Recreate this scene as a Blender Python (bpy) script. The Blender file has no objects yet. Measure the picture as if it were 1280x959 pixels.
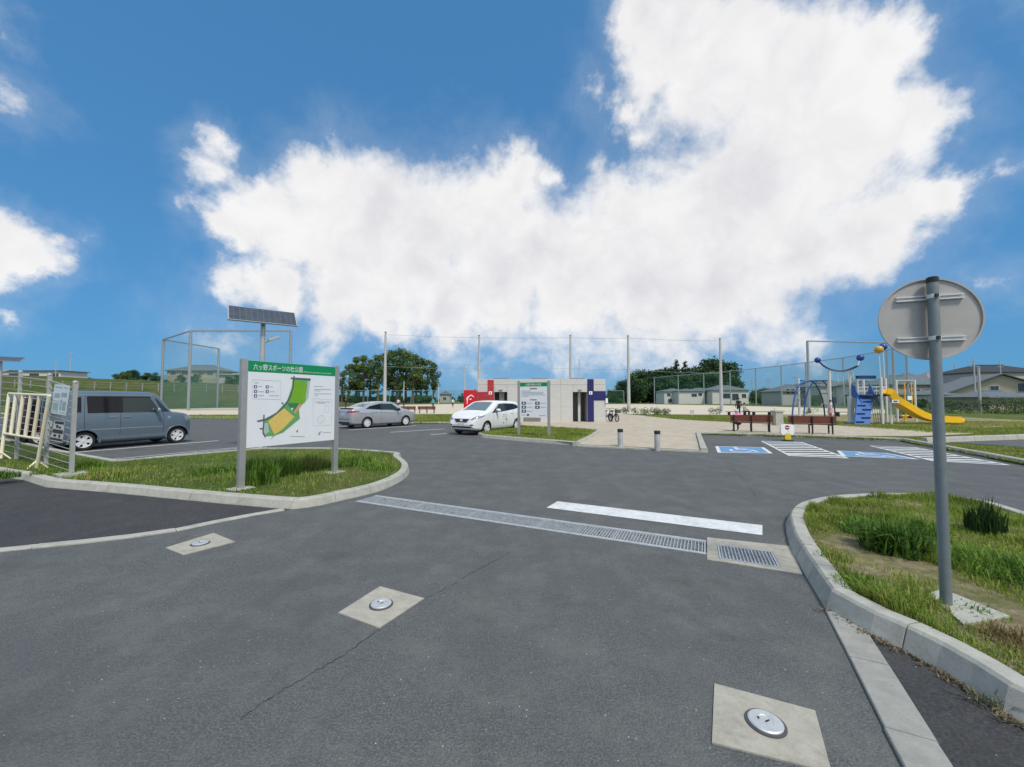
import bpy, bmesh, math, random
import numpy as np
from mathutils import Vector, Matrix
from mathutils.bvhtree import BVHTree
from mathutils.geometry import tessellate_polygon
R = math.radians
SC = bpy.context.scene
COL = SC.collection
# ------------------------------------------------------------------ camera
CAMH, FPX, CX, CY = 1.55, 500.0, 640.0, 479.5
PITCH = math.atan(20.5 / FPX)
cam = bpy.data.cameras.new('camera')
cam.sensor_width = 36.0
cam.lens = FPX / 1280.0 * 36.0
cam.clip_start, cam.clip_end = 0.05, 6000
camo = bpy.data.objects.new('camera', cam)
COL.objects.link(camo)
camo.location = (0, 0, CAMH)
camo.rotation_euler = (R(90) + PITCH, 0, 0)
SC.camera = camo
# ------------------------------------------------------------------ view, exposure
SC.view_settings.view_transform = 'Standard'
SC.view_settings.look = 'None'
SC.view_settings.gamma = 1
SC.view_settings.exposure = 0.5
SC.cycles.use_denoising = True
SC.cycles.max_bounces = 6
SC.cycles.transparent_max_bounces = 24
def raydir(px, py):
    c, s = math.cos(PITCH), math.sin(PITCH)
    a, b = (px - CX) / FPX, (CY - py) / FPX
    return Vector((a, c - b * s, s + b * c))
def at(px, py, z=0.0):                      # a pixel and the height it lies at -> place
    d = raydir(px, py); t = (z - CAMH) / d.z
    return Vector((d.x * t, d.y * t, z))
def deep(px, py, Y):                        # a pixel and its depth -> place
    d = raydir(px, py); t = Y / d.y
    return Vector((d.x * t, Y, CAMH + d.z * t))
# ------------------------------------------------------------------ sun
SUN_EL, SUN_AZ = R(56), R(150)              # azimuth clockwise from +Y
to_sun = Vector((math.sin(SUN_AZ) * math.cos(SUN_EL), math.cos(SUN_AZ) * math.cos(SUN_EL), math.sin(SUN_EL)))
sl = bpy.data.lights.new('sun', 'SUN')
sl.energy = 2.3; sl.angle = R(9); sl.color = (1.0, 0.94, 0.84)
so = bpy.data.objects.new('sun', sl); COL.objects.link(so)
so.rotation_euler = (-to_sun).to_track_quat('-Z', 'Y').to_euler()
so.location = (20, -20, 40)
# ------------------------------------------------------------------ world: sky and clouds
W = bpy.data.worlds.new('World'); SC.world = W; W.use_nodes = True
nt = W.node_tree; N = nt.nodes; L = nt.links
for n in list(N): N.remove(n)
def nn(t, **kw):
    n = N.new(t)
    for k, v in kw.items(): setattr(n, k, v)
    return n
def plug(sock, v):
    if hasattr(v, 'links') or isinstance(v, bpy.types.NodeSocket): L.new(v, sock)
    else: sock.default_value = v
def mth(op, a, b=None, c=None, clamp=False):
    n = nn('ShaderNodeMath', operation=op, use_clamp=clamp)
    plug(n.inputs[0], a)
    if b is not None: plug(n.inputs[1], b)
    if c is not None: plug(n.inputs[2], c)
    return n.outputs[0]
def vmth(op, a, b=None, scale=None):
    n = nn('ShaderNodeVectorMath', operation=op)
    plug(n.inputs[0], a)
    if b is not None: plug(n.inputs[1], b)
    if scale is not None: plug(n.inputs[3], scale)
    return n
out = nn('ShaderNodeOutputWorld'); bg = nn('ShaderNodeBackground')
bg.inputs[1].default_value = 0.1
L.new(bg.outputs[0], out.inputs[0])
sky = nn('ShaderNodeTexSky', sky_type='NISHITA')
sky.sun_disc = False; sky.sun_elevation = SUN_EL; sky.sun_rotation = SUN_AZ
sky.altitude = 0; sky.air_density = 1.0; sky.dust_density = 0.6; sky.ozone_density = 3.0
hs = nn('ShaderNodeHueSaturation'); hs.inputs['Saturation'].default_value = 1.12; hs.inputs['Value'].default_value = 1.0
hs.inputs['Saturation'].default_value = 1.0
gm = nn('ShaderNodeGamma'); gm.inputs[1].default_value = 0.33     # even, deep blue of the photograph
L.new(sky.outputs[0], gm.inputs[0])
ml = nn('ShaderNodeMix', data_type='RGBA', blend_type='MULTIPLY'); ml.inputs[0].default_value = 1.0
ml.inputs[7].default_value = (0.51, 1.42, 2.46, 1); L.new(gm.outputs[0], ml.inputs[6])
L.new(ml.outputs[2], hs.inputs['Color'])
tc = nn('ShaderNodeTexCoord'); D0 = tc.outputs['Generated']
def noise(vec, scale, detail, rough=0.55, lac=2.0, dist=0.0):
    n = nn('ShaderNodeTexNoise'); n.inputs['Scale'].default_value = scale
    n.inputs['Detail'].default_value = detail; n.inputs['Roughness'].default_value = rough
    n.inputs['Lacunarity'].default_value = lac; n.inputs['Distortion'].default_value = dist
    plug(n.inputs['Vector'], vec); return n
w1 = noise(D0, 5.0, 3.0, 0.6)
wv = vmth('SUBTRACT', w1.outputs['Color'], (0.5, 0.5, 0.5)).outputs[0]
w2 = noise(D0, 21.0, 5.0, 0.62)
wv2 = vmth('SUBTRACT', w2.outputs['Color'], (0.5, 0.5, 0.5)).outputs[0]
D = vmth('ADD', vmth('ADD', D0, vmth('SCALE', wv, scale=0.09).outputs[0]).outputs[0], vmth('SCALE', wv2, scale=0.075).outputs[0]).outputs[0]
# cumulus banks: direction (taken from a pixel) and radius in pixels
BLOBS = [(300,272,46),(335,258,52),(400,240,66),(460,275,85),(540,275,80),(610,275,78),(370,300,62),(430,325,75),(520,340,90),
 (620,345,98),(700,330,95),(800,300,105),(880,265,115),(960,220,125),(1050,205,118),(1085,125,85),(1010,110,115),
 (900,95,115),(830,55,85),(800,25,60),(1110,60,62),(1095,290,85),(1165,250,45),(1000,310,90),(900,340,90),(790,365,80),(710,370,70),
 (1130,165,72),(890,385,55,.7),(830,395,60,.7),(660,200,34,.7),(690,228,34,.7),(650,230,36),(750,215,18,.35),
 (265,205,34,.6),(275,172,26,.55),(248,238,24,.5),(295,355,36,.7),(340,360,45),(420,370,52),(640,395,45,.6),(960,385,45,.6),(950,420,40,.35),(480,385,50),(560,390,55),
 (30,310,52),(78,300,28,.6),(0,300,60),(-30,320,60),(15,130,22,.3),(-8,20,30,.6),(1250,222,20,.35),(0,405,18,.35),(740,115,20,.3),(775,150,34,.6),(810,175,26,.5),
 (1240,350,14,.2),(420,415,32,.3),(290,425,30,.25),(1030,60,75),(960,60,70),(720,420,50,.3),(860,425,50,.3),(780,440,40,.2),(1000,420,30,.25),(640,440,40,.2),
 (-160,250,80),(1420,150,80),(1500,330,70),(-250,380,60),(1400,-120,110),(700,-260,80),(200,-150,60)]
F = None
for bl in BLOBS:
    x, y, r = bl[:3]; pk = bl[3] if len(bl) > 3 else 1.0
    c = raydir(x, y).normalized()
    t = raydir(x, y - r).normalized(); s_ = raydir(x + r, y).normalized()
    rad = 0.5 * ((t - c).length + (s_ - c).length)
    dd = vmth('DISTANCE', D, tuple(c)).outputs['Value']
    f = mth('MULTIPLY_ADD', dd, -pk / rad, pk)
    F = f if F is None else mth('SMOOTH_MAX', F, f, 0.45)
# the same kind of broken cumulus over the rest of the sky, behind and above
gn = noise(D0, 2.1, 4.0, 0.5).outputs['Fac']
sep = nn('ShaderNodeSeparateXYZ'); L.new(D0, sep.inputs[0])
back = nn('ShaderNodeMapRange'); plug(back.inputs[0], sep.outputs['Y']); back.inputs[1].default_value = 0.25; back.inputs[2].default_value = 0.0
back.inputs[3].default_value = 0.0; back.inputs[4].default_value = 1.0
gf = mth('MULTIPLY_ADD', gn, 5.0, -2.35)
gf = mth('ADD', mth('MULTIPLY', gf, back.outputs[0]), mth('MULTIPLY_ADD', back.outputs[0], 2.0, -2.0))
F = mth('MAXIMUM', F, gf)
n1 = noise(D0, 7.0, 11.0, 0.6, 2.1, 0.3).outputs['Fac']
n2 = noise(D0, 24.0, 8.0, 0.62).outputs['Fac']
fr = mth('ADD', mth('MULTIPLY_ADD', n1, 1.25, -0.62), mth('MULTIPLY_ADD', n2, 0.30, -0.15))
FF = mth('ADD', F, fr)
dens = nn('ShaderNodeMapRange', interpolation_type='SMOOTHSTEP'); plug(dens.inputs[0], FF)
dens.inputs[1].default_value = -0.15; dens.inputs[2].default_value = 0.50
# thin veil around the banks
veil = nn('ShaderNodeMapRange', interpolation_type='SMOOTHSTEP'); plug(veil.inputs[0], mth('ADD', F, mth('MULTIPLY_ADD', n1, 1.6, -0.8)))
veil.inputs[1].default_value = -0.75; veil.inputs[2].default_value = 0.5; veil.inputs[4].default_value = 0.18
alpha = mth('MAXIMUM', dens.outputs[0], veil.outputs[0])
alpha = mth('MULTIPLY', alpha, 0.985)
# cloud brightness: thick parts a little greyer, mottled
n3 = noise(D0, 4.2, 5.0, 0.5).outputs['Fac']
thick = nn('ShaderNodeMapRange', interpolation_type='SMOOTHSTEP'); plug(thick.inputs[0], mth('ADD', FF, mth('MULTIPLY_ADD', n3, 3.4, -1.7)))
thick.inputs[1].default_value = 0.25; thick.inputs[2].default_value = 2.1
mixc = nn('ShaderNodeMix', data_type='RGBA')
plug(mixc.inputs[0], thick.outputs[0])
CB = 6.5
mixc.inputs[6].default_value = (1.0 * CB, 0.995 * CB, 1.0 * CB, 1)
mixc.inputs[7].default_value = (0.75 * CB, 0.75 * CB, 0.81 * CB, 1)
fin = nn('ShaderNodeMix', data_type='RGBA')
plug(fin.inputs[0], alpha); L.new(hs.outputs[0], fin.inputs[6])
# billows: lobes catch more light than the creases between them
bil = nn('ShaderNodeMapRange'); plug(bil.inputs[0], mth('ABSOLUTE', mth('SUBTRACT', noise(D0, 9.0, 6.0, 0.55, 2.0, 0.4).outputs['Fac'], 0.5)))
bil.inputs[1].default_value = 0.0; bil.inputs[2].default_value = 0.16; bil.inputs[3].default_value = 0.95; bil.inputs[4].default_value = 1.02
bl_ = vmth('SCALE', mixc.outputs[2], scale=bil.outputs[0]).outputs[0]
L.new(bl_, fin.inputs[7])
L.new(fin.outputs[2], bg.inputs[0])
W.cycles.sampling_method = 'MANUAL'; W.cycles.sample_map_resolution = 512

# ------------------------------------------------------------------ materials
MATS = {}
class NT:
    def __init__(s, name):
        s.m = bpy.data.materials.new(name); s.m.use_nodes = True
        s.t = s.m.node_tree; s.b = s.t.nodes['Principled BSDF']; s.geo = None
    def n(s, t, **kw):
        n = s.t.nodes.new(t)
        for k, v in kw.items(): setattr(n, k, v)
        return n
    def l(s, a, b): s.t.links.new(a, b)
    def pos(s, obj=False):
        if obj: return s.n('ShaderNodeTexCoord').outputs['Object']
        if s.geo is None: s.geo = s.n('ShaderNodeNewGeometry')
        return s.geo.outputs['Position']
    def noise(s, scale, detail=4, rough=.6, obj=False, vec=None):
        n = s.n('ShaderNodeTexNoise'); n.inputs['Scale'].default_value = scale
        n.inputs['Detail'].default_value = detail; n.inputs['Roughness'].default_value = rough
        s.l(vec if vec is not None else s.pos(obj), n.inputs['Vector']); return n.outputs['Fac']
    def ramp(s, fac, stops):
        n = s.n('ShaderNodeValToRGB'); e = n.color_ramp.elements
        while len(e) < len(stops): e.new(0.5)
        for i, (p, c) in enumerate(stops):
            e[i].position = p; e[i].color = (c[0], c[1], c[2], 1) if hasattr(c, '__len__') else (c, c, c, 1)
        s.l(fac, n.inputs[0]); return n.outputs[0]
    def mix(s, fac, a, b, mode='MIX'):
        n = s.n('ShaderNodeMix', data_type='RGBA', blend_type=mode)
        for i, v in ((0, fac), (6, a), (7, b)):
            if isinstance(v, bpy.types.NodeSocket): s.l(v, n.inputs[i])
            elif i == 0: n.inputs[0].default_value = v
            else: n.inputs[i].default_value = (v[0], v[1], v[2], 1)
        return n.outputs[2]
    def bump(s, h, strength, dist=0.01):
        n = s.n('ShaderNodeBump'); n.inputs['Strength'].default_value = strength; n.inputs['Distance'].default_value = dist
        s.l(h, n.inputs['Height']); s.l(n.outputs[0], s.b.inputs['Normal'])
def pm(name, col, rough=.6, metal=0, var=.12, scale=6, bump=0, bscale=60, coat=0, obj=True, spec=.5, dirt=None):
    if name in MATS: return MATS[name]
    t = NT(name); b = t.b
    b.inputs['Roughness'].default_value = rough; b.inputs['Metallic'].default_value = metal
    b.inputs['Specular IOR Level'].default_value = spec
    if coat: b.inputs['Coat Weight'].default_value = coat; b.inputs['Coat Roughness'].default_value = .04
    lo = [max(0, c * (1 - var)) for c in col]; hi = [min(1, c * (1 + var)) for c in col]
    c = t.ramp(t.noise(scale, 5, .65, obj), [(.3, lo), (.7, hi)])
    if dirt:
        c = t.mix(t.ramp(t.noise(scale * .35, 6, .7, obj), [(.52, 0), (.72, dirt[1])]), c, dirt[0])
    t.l(c, b.inputs['Base Color'])
    if bump: t.bump(t.noise(bscale, 4, .6, obj), bump)
    MATS[name] = t.m; return t.m
# ------------------------------------------------------------------ mesh builder
class MB:
    def __init__(s): s.v, s.f, s.mi, s.m = [], [], [], 0
    def add(s, vs, fs):
        o = len(s.v); s.v += [tuple(v) for v in vs]
        s.f += [tuple(i + o for i in f) for f in fs]; s.mi += [s.m] * len(fs); return s
    def box(s, x0, x1, y0, y1, z0, z1, M=None):
        vs = [Vector((x, y, z)) for z in (z0, z1) for y in (y0, y1) for x in (x0, x1)]
        if M is not None: vs = [M @ v for v in vs]
        return s.add(vs, [(0, 2, 3, 1), (4, 5, 7, 6), (0, 1, 5, 4), (2, 6, 7, 3), (0, 4, 6, 2), (1, 3, 7, 5)])
    def cbox(s, c, d, rz=0):
        M = Matrix.Translation(c) @ Matrix.Rotation(rz, 4, 'Z')
        return s.box(-d[0] / 2, d[0] / 2, -d[1] / 2, d[1] / 2, -d[2] / 2, d[2] / 2, M)
    def prism(s, poly, z0, z1):
        n = len(poly); p = [(q[0], q[1]) for q in poly]
        if sum(p[i][0] * p[(i + 1) % n][1] - p[(i + 1) % n][0] * p[i][1] for i in range(n)) < 0: p = p[::-1]
        vs = [(x, y, z0) for x, y in p] + [(x, y, z1) for x, y in p]
        tri = tessellate_polygon([[Vector((x, y, 0)) for x, y in p]])
        return s.add(vs, [tuple(a + n for a in t) for t in tri] + [t[::-1] for t in tri] + [(i, (i + 1) % n, (i + 1) % n + n, i + n) for i in range(n)])
    def sheet(s, poly, z, holes=()):
        loops = [[Vector((q[0], q[1], 0)) for q in poly]] + [[Vector((q[0], q[1], 0)) for q in h] for h in holes]
        vs = [(q.x, q.y, z) for l in loops for q in l]
        fs = []
        for t in tessellate_polygon(loops):
            a, b, c = (Vector(vs[i]) for i in t)
            fs.append(tuple(t) if (b - a).cross(c - a).z > 0 else tuple(t)[::-1])
        return s.add(vs, fs)
    def tube(s, pts, rad, n=8, cap=True):
        pts = [Vector(p) for p in pts]; k = len(pts)
        rad = rad if hasattr(rad, '__len__') else [rad] * k
        vs, fs = [], []; ref = None
        for i, p in enumerate(pts):
            d = (pts[min(i + 1, k - 1)] - pts[max(i - 1, 0)]).normalized()
            if ref is None: ref = Vector((0, 0, 1)) if abs(d.z) < .9 else Vector((1, 0, 0))
            u = d.cross(ref).normalized(); w = u.cross(d).normalized(); ref = w
            for j in range(n):
                a = 2 * math.pi * (j + .5) / n
                vs.append(p + (u * math.cos(a) + w * math.sin(a)) * rad[i])
        for i in range(k - 1):
            for j in range(n):
                a, b = i * n + j, i * n + (j + 1) % n
                fs.append((a, b, b + n, a + n))
        if cap: fs += [tuple(range(n))[::-1], tuple(range((k - 1) * n, k * n))]
        return s.add(vs, fs)
    def lathe(s, prof, n=24, M=None, caps=True):          # profile (r, z) round z
        vs, fs = [], []
        for r, z in prof:
            for j in range(n):
                a = 2 * math.pi * j / n
                v = Vector((r * math.cos(a), r * math.sin(a), z)); vs.append(M @ v if M is not None else v)
        for i in range(len(prof) - 1):
            for j in range(n):
                a, b = i * n + j, i * n + (j + 1) % n
                fs.append((a, b, b + n, a + n))
        if caps and prof[0][0] > 1e-6: fs.append(tuple(range(n))[::-1])
        if caps and prof[-1][0] > 1e-6: fs.append(tuple(range((len(prof) - 1) * n, len(prof) * n)))
        return s.add(vs, fs)
    def ball(s, c, r, n=12, sz=1.0):
        M = Matrix.Translation(c)
        return s.lathe([(r * math.sin(math.pi * i / 8), -r * sz * math.cos(math.pi * i / 8)) for i in range(9)], n, M)
    def mesh(s, name, mats, smooth=None, fix=True):
        me = bpy.data.meshes.new(name); me.from_pydata(s.v, [], s.f)
        if not isinstance(mats, (list, tuple)): mats = [mats]
        for m in mats: me.materials.append(m)
        if any(s.mi): me.polygons.foreach_set('material_index', s.mi)
        if fix:
            bm = bmesh.new(); bm.from_mesh(me); bmesh.ops.remove_doubles(bm, verts=bm.verts, dist=1e-5)
            bmesh.ops.recalc_face_normals(bm, faces=bm.faces); bm.to_mesh(me); bm.free()
        if smooth:
            me.polygons.foreach_set('use_smooth', [True] * len(me.polygons))
            me.set_sharp_from_angle(angle=R(smooth))
        me.update(); return me
    def build(s, name, mats, parent=None, smooth=None, fix=True, loc=None):
        return link(name, s.mesh(name, mats, smooth, fix), parent, loc)
def link(name, me, parent=None, loc=None, rz=None):
    o = bpy.data.objects.new(name, me); COL.objects.link(o)
    if parent is not None: o.parent = parent
    if loc is not None: o.location = loc
    if rz is not None: o.rotation_euler = (0, 0, rz)
    return o
def tag(o, label=None, cat=None, group=None, kind=None):
    if label: o['label'] = label
    if cat: o['category'] = cat
    if group: o['group'] = group
    if kind: o['kind'] = kind
    return o
def thing(name, label, cat, loc=(0, 0, 0), rz=0, group=None):
    o = link(name, None, None, loc, rz); o.empty_display_size = .2
    return tag(o, label, cat, group)
def structure(name, label=None):
    o = link(name, None); o['kind'] = 'structure'
    if label: o['label'] = label
    return o
KIDS = {}
def copy_tree(o, parent=None):
    c = o.copy(); COL.objects.link(c); c.parent = parent
    for ch in list(o.children): copy_tree(ch, c)
    return c
def catmull(pts, m=6):
    P_ = [Vector(p) for p in pts]; o = []
    for i in range(len(P_) - 1):
        a, b, c, d = P_[max(i - 1, 0)], P_[i], P_[i + 1], P_[min(i + 2, len(P_) - 1)]
        for k in range(m):
            t = k / m
            o.append(.5 * (2 * b + (c - a) * t + (2 * a - 5 * b + 4 * c - d) * t * t + (3 * b - a - 3 * c + d) * t ** 3))
    o.append(P_[-1]); return o
def text_mesh(body, size, align='LEFT'):
    cu = bpy.data.curves.new('lettering', 'FONT'); cu.body = body; cu.size = size; cu.align_x = align
    cu.resolution_u = 2
    o = bpy.data.objects.new('lettering', cu); COL.objects.link(o)
    bpy.context.view_layer.update()
    me = bpy.data.meshes.new_from_object(o.evaluated_get(bpy.context.evaluated_depsgraph_get()))
    bpy.data.objects.remove(o); bpy.data.curves.remove(cu); return me
# ------------------------------------------------------------------ ground materials
def asphalt_mat(name, base, coarse, speck):
    t = NT(name); b = t.b
    b.inputs['Roughness'].default_value = .82; b.inputs['Specular IOR Level'].default_value = .35
    big = t.noise(.35, 5, .6); mid = t.noise(2.2, 6, .7); fine = t.noise(coarse, 3, .7)
    c = t.ramp(fine, [(.32, [x * .38 for x in base]), (.5, base), (.68, [x * 1.8 for x in base])])
    c = t.mix(t.ramp(t.noise(coarse * .32, 4, .75), [(.45, 0), (.62, .55)]), c, [x * .55 for x in base])
    c = t.mix(t.ramp(big, [(.38, 0), (.62, .55)]), c, [base[0] * .78, base[1] * .80, base[2] * .84])
    c = t.mix(t.ramp(mid, [(.46, 0), (.68, .5)]), c, [base[0] * 1.5, base[1] * 1.45, base[2] * 1.38])
    mp = t.n('ShaderNodeMapping'); mp.inputs['Rotation'].default_value = (0, 0, R(24)); mp.inputs['Scale'].default_value = (2.6, .22, 1); t.l(t.pos(), mp.inputs['Vector'])
    c = t.mix(t.ramp(t.noise(1.0, 5, .6, vec=mp.outputs[0]), [(.50, 0), (.74, .32)]), c, [base[0] * .62, base[1] * .62, base[2] * .63])
    stain = t.noise(.9, 7, .75)
    c = t.mix(t.ramp(stain, [(.54, 0), (.66, .5)]), c, [base[0] * .6, base[1] * .58, base[2] * .58])
    v = t.n('ShaderNodeTexVoronoi'); v.inputs['Scale'].default_value = 26; t.l(t.pos(), v.inputs['Vector'])
    v2 = t.n('ShaderNodeSeparateColor'); t.l(v.outputs['Color'], v2.inputs[0])
    keep = t.ramp(v2.outputs[0], [(.80, 0), (.805, 1)])
    dot = t.ramp(v.outputs['Distance'], [(.05, 1), (.11, 0)])
    mm = t.n('ShaderNodeMath', operation='MULTIPLY'); t.l(keep, mm.inputs[0]); t.l(dot, mm.inputs[1])
    m2 = t.n('ShaderNodeMath', operation='MULTIPLY'); t.l(mm.outputs[0], m2.inputs[0]); m2.inputs[1].default_value = speck
    c = t.mix(m2.outputs[0], c, (.55, .54, .52))
    t.l(c, b.inputs['Base Color'])
    vb = t.n('ShaderNodeTexVoronoi'); vb.inputs['Scale'].default_value = coarse * .9; t.l(t.pos(), vb.inputs['Vector'])
    t.bump(vb.outputs['Distance'], .55, .006)
    return t.m
M_ASPH = asphalt_mat('asphalt', (.106, .114, .113), 95, .9)
M_ASPH2 = asphalt_mat('dark_asphalt', (.052, .0535, .055), 70, .9)
def concrete_mat(name, base, dirtcol, amt=.5, bs=70):
    t = NT(name); b = t.b; b.inputs['Roughness'].default_value = .85; b.inputs['Specular IOR Level'].default_value = .3
    c = t.ramp(t.noise(9, 6, .7), [(.3, [x * .82 for x in base]), (.7, [x * 1.1 for x in base])])
    c = t.mix(t.ramp(t.noise(3.2, 8, .78), [(.5, 0), (.72, amt)]), c, dirtcol)
    c = t.mix(t.ramp(t.noise(70, 3, .6), [(.28, .45), (.42, 0)]), c, [x * .55 for x in base])
    t.l(c, b.inputs['Base Color']); t.bump(t.noise(bs, 5, .7), .35, .006); return t.m
M_KERB = concrete_mat('kerb_concrete', (.42, .42, .375), (.21, .22, .175), .65)
M_STRIP = concrete_mat('strip_concrete', (.32, .325, .30), (.17, .172, .155), .55)
M_SLAB = concrete_mat('slab_concrete', (.40, .385, .325), (.20, .19, .155), .8)
M_PAINT = concrete_mat('road_paint', (.66, .68, .69), (.30, .31, .32), .6, 120)
M_BLUEPAINT = concrete_mat('blue_road_paint', (.12, .29, .52), (.20, .27, .36), .6, 120)
def lawn_mat():
    t = NT('lawn'); b = t.b; b.inputs['Roughness'].default_value = .95; b.inputs['Specular IOR Level'].default_value = .1
    c = t.ramp(t.noise(7, 6, .75), [(.25, (.045, .085, .018)), (.5, (.10, .155, .035)), (.75, (.17, .20, .065))])
    c = t.mix(t.ramp(t.noise(.45, 6, .7), [(.46, 0), (.66, .8)]), c, (.22, .19, .085))
    c = t.mix(t.ramp(t.noise(.13, 5, .6), [(.4, 0), (.7, .4)]), c, (.055, .11, .022))
    t.l(c, b.inputs['Base Color']); t.bump(t.noise(18, 6, .75), 1.0, .08); return t.m
M_LAWN = lawn_mat()
def soil_mat():
    t = NT('soil'); b = t.b; b.inputs['Roughness'].default_value = .95; b.inputs['Specular IOR Level'].default_value = .1
    c = t.ramp(t.noise(11, 7, .75), [(.28, (.17, .135, .07)), (.5, (.33, .275, .17)), (.72, (.50, .43, .31))])
    c = t.mix(t.ramp(t.noise(2.6, 6, .7), [(.42, 0), (.62, .85)]), c, (.13, .17, .045))
    t.l(c, b.inputs['Base Color']); t.bump(t.noise(30, 7, .8), 1.0, .03); return t.m
M_SOIL = soil_mat()
M_SAND = concrete_mat('sand', (.60, .535, .42), (.50, .43, .32), .45, 25)
def paver_mat():
    t = NT('pavers'); b = t.b; b.inputs['Roughness'].default_value = .85; b.inputs['Specular IOR Level'].default_value = .3
    mp = t.n('ShaderNodeMapping'); mp.inputs['Rotation'].default_value = (0, 0, R(-28)); t.l(t.pos(), mp.inputs['Vector'])
    br = t.n('ShaderNodeTexBrick'); t.l(mp.outputs[0], br.inputs['Vector']); br.inputs['Scale'].default_value = 1
    br.inputs['Brick Width'].default_value = .30; br.inputs['Row Height'].default_value = .30; br.inputs['Mortar Size'].default_value = .012
    br.offset = 0.0
    br.inputs['Color1'].default_value = (.42, .36, .275, 1); br.inputs['Color2'].default_value = (.505, .445, .345, 1); br.inputs['Mortar'].default_value = (.24, .20, .155, 1)
    c = t.mix(t.ramp(t.noise(.8, 6, .7), [(.4, 0), (.75, .5)]), br.outputs[0], (.54, .485, .40))
    t.l(c, b.inputs['Base Color']); t.bump(br.outputs['Fac'], -.5, .004); return t.m
M_PAVE = paver_mat()
M_DARK = pm('dark_gap', (.012, .012, .012), .9)
M_GALV = pm('galvanised_steel', (.42, .46, .48), .42, .75, .15, 25)
M_GALVL = pm('galvanised_grating', (.50, .54, .56), .5, .55, .2, 18, dirt=((.2, .19, .16), .5))

P2 = lambda pts, z=0: [at(x, y, z) for x, y in pts]
# ------------------------------------------------------------------ terrain, lots, lawn, field
g = MB(); g.sheet([(-2500, -400), (2500, -400), (2500, 3000), (-2500, 3000)], -.30)
tag(g.build('ground', M_LAWN), kind='structure')
# drain openings, left open in the asphalt
ch_nl, ch_nr, ch_fl, ch_fr = at(446, 626.5), at(883, 692), at(474, 619.5), at(883, 676.6)
u = (ch_nr - ch_nl).normalized(); w = Vector((-u.y, u.x, 0))
CH_W = .37; CH_L = (ch_nr - ch_nl).length
CH_O = ch_nl.copy()
def ch(a, b, z=0): return CH_O + u * a + w * b + Vector((0, 0, z))
chan = [ch(0, 0), ch(CH_L, 0), ch(CH_L, CH_W), ch(0, CH_W)]
gr = P2([(899, 699), (975, 710), (968, 686), (899, 676)])
gu = (gr[1] - gr[0]).normalized(); gl = ((gr[1] - gr[0]).length + (gr[2] - gr[3]).length) / 2
gw = Vector((-gu.y, gu.x, 0)); gd = .42
G_O = gr[0]
def gp(a, b, z=0): return G_O + gu * a + gw * b + Vector((0, 0, z))
basin = [gp(0, 0), gp(gl, 0), gp(gl, gd), gp(0, gd)]
lot_far_px = [(240, 523), (300, 523), (425, 530), (517, 530), (565, 530), (597, 530), (655, 535), (750, 541.5), (722, 557.5), (885, 565.5), (876, 543.5), (1000, 547), (1125, 552), (1280, 582), (1440, 613)]
lot_far = P2(lot_far_px)
lot_poly = [Vector((-70, -14, 0)), Vector((70, -14, 0)), Vector((70, 3, 0))] + lot_far[::-1] + [Vector((-62, 33, 0)), Vector((-70, 33, 0))]
a = MB(); a.sheet(lot_poly, 0, [chan, basin])
asph = tag(a.build('car_park_asphalt', M_ASPH, fix=False), kind='structure')
# lawn behind the lot
lawn_poly = [Vector((-62, 33, 0))] + lot_far + [Vector((70, 3, 0)), Vector((600, 3, 0)), Vector((600, 900, 0)), Vector((-600, 900, 0)), Vector((-600, 33, 0))]
a = MB(); a.prism(lawn_poly, -.32, .05); tag(a.build('lawn', M_LAWN, fix=False), kind='structure')
sand_poly = [(-57, 43), (-32, 40), (-14, 42), (12, 43), (22, 40), (24, 41), (34, 41), (41, 44), (58, 62), (58, 110), (48, 138), (-20, 150), (-52, 90), (-55, 76)]
a = MB(); a.sheet(sand_poly, .056); tag(a.build('sports_field', M_SAND, fix=False), kind='structure')
plaza_px = [(722, 557.5), (885, 565.5), (876, 543.5), (900, 541), (1000, 544), (1060, 546.3), (1145, 547), (1222, 543.3), (1180, 541), (1040, 532.8), (900, 528.3), (850, 525.5), (805, 520.5), (770, 517.5), (597, 517), (597, 530), (655, 535), (750, 541.5)]
a = MB(); a.prism(P2(plaza_px), -.1, .060); tag(a.build('paved_plaza', M_PAVE, fix=False), kind='structure')
a = MB(); a.prism([at(722, 558.6), at(885, 566.6), at(885, 565.6), at(722, 557.6)], -.1, .045)
tag(a.build('plaza_edge_strip', M_KERB, fix=False), kind='structure')
# a second lot beyond the lawn at the right
side_px = [(1185, 555), (1300, 549.5), (1700, 540), (1700, 580), (1300, 563)]
a = MB(); a.sheet(P2(side_px), .062); tag(a.build('side_lot_asphalt', M_ASPH, fix=False), kind='structure')
# play area dirt
a = MB(); a.sheet([(23, 21.5), (31, 22), (37, 27), (40, 38), (36, 41), (26, 40), (21, 34)], .058); tag(a.build('play_area_ground', M_SOIL, fix=False), kind='structure')
# darker pavements beside the entrance
kerbL_px = [(-150, 570), (-60, 583), (0, 596), (30, 600.6), (57, 609.6), (134, 616), (207, 623), (276, 630), (350, 636.4), (364, 637)]
kerbL2_px = [(364, 637), (396, 633), (431, 625), (472, 615), (500, 602.7), (511, 592.5), (510, 584), (500, 576)]
stripL_px = [(-200, 706), (0, 690), (122, 678), (219, 665), (285, 651), (356, 638.5)]
STRIP_L = [Vector((-26, .6, 0)), Vector((-14, 2.35, 0))] + P2(stripL_px)
a = MB(); a.sheet([Vector((-30, 15.5, 0))] + P2(kerbL_px) + STRIP_L[::-1], .004)
tag(a.build('left_pavement_asphalt', M_ASPH2, fix=False), kind='structure')
stripR_l = [(1032, 766), (1063.6, 828), (1107, 916), (1130, 959), (1190, 1075)]
stripR_r = [(1068, 783), (1105, 837), (1161, 930), (1182, 959), (1252, 1060)]
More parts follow.
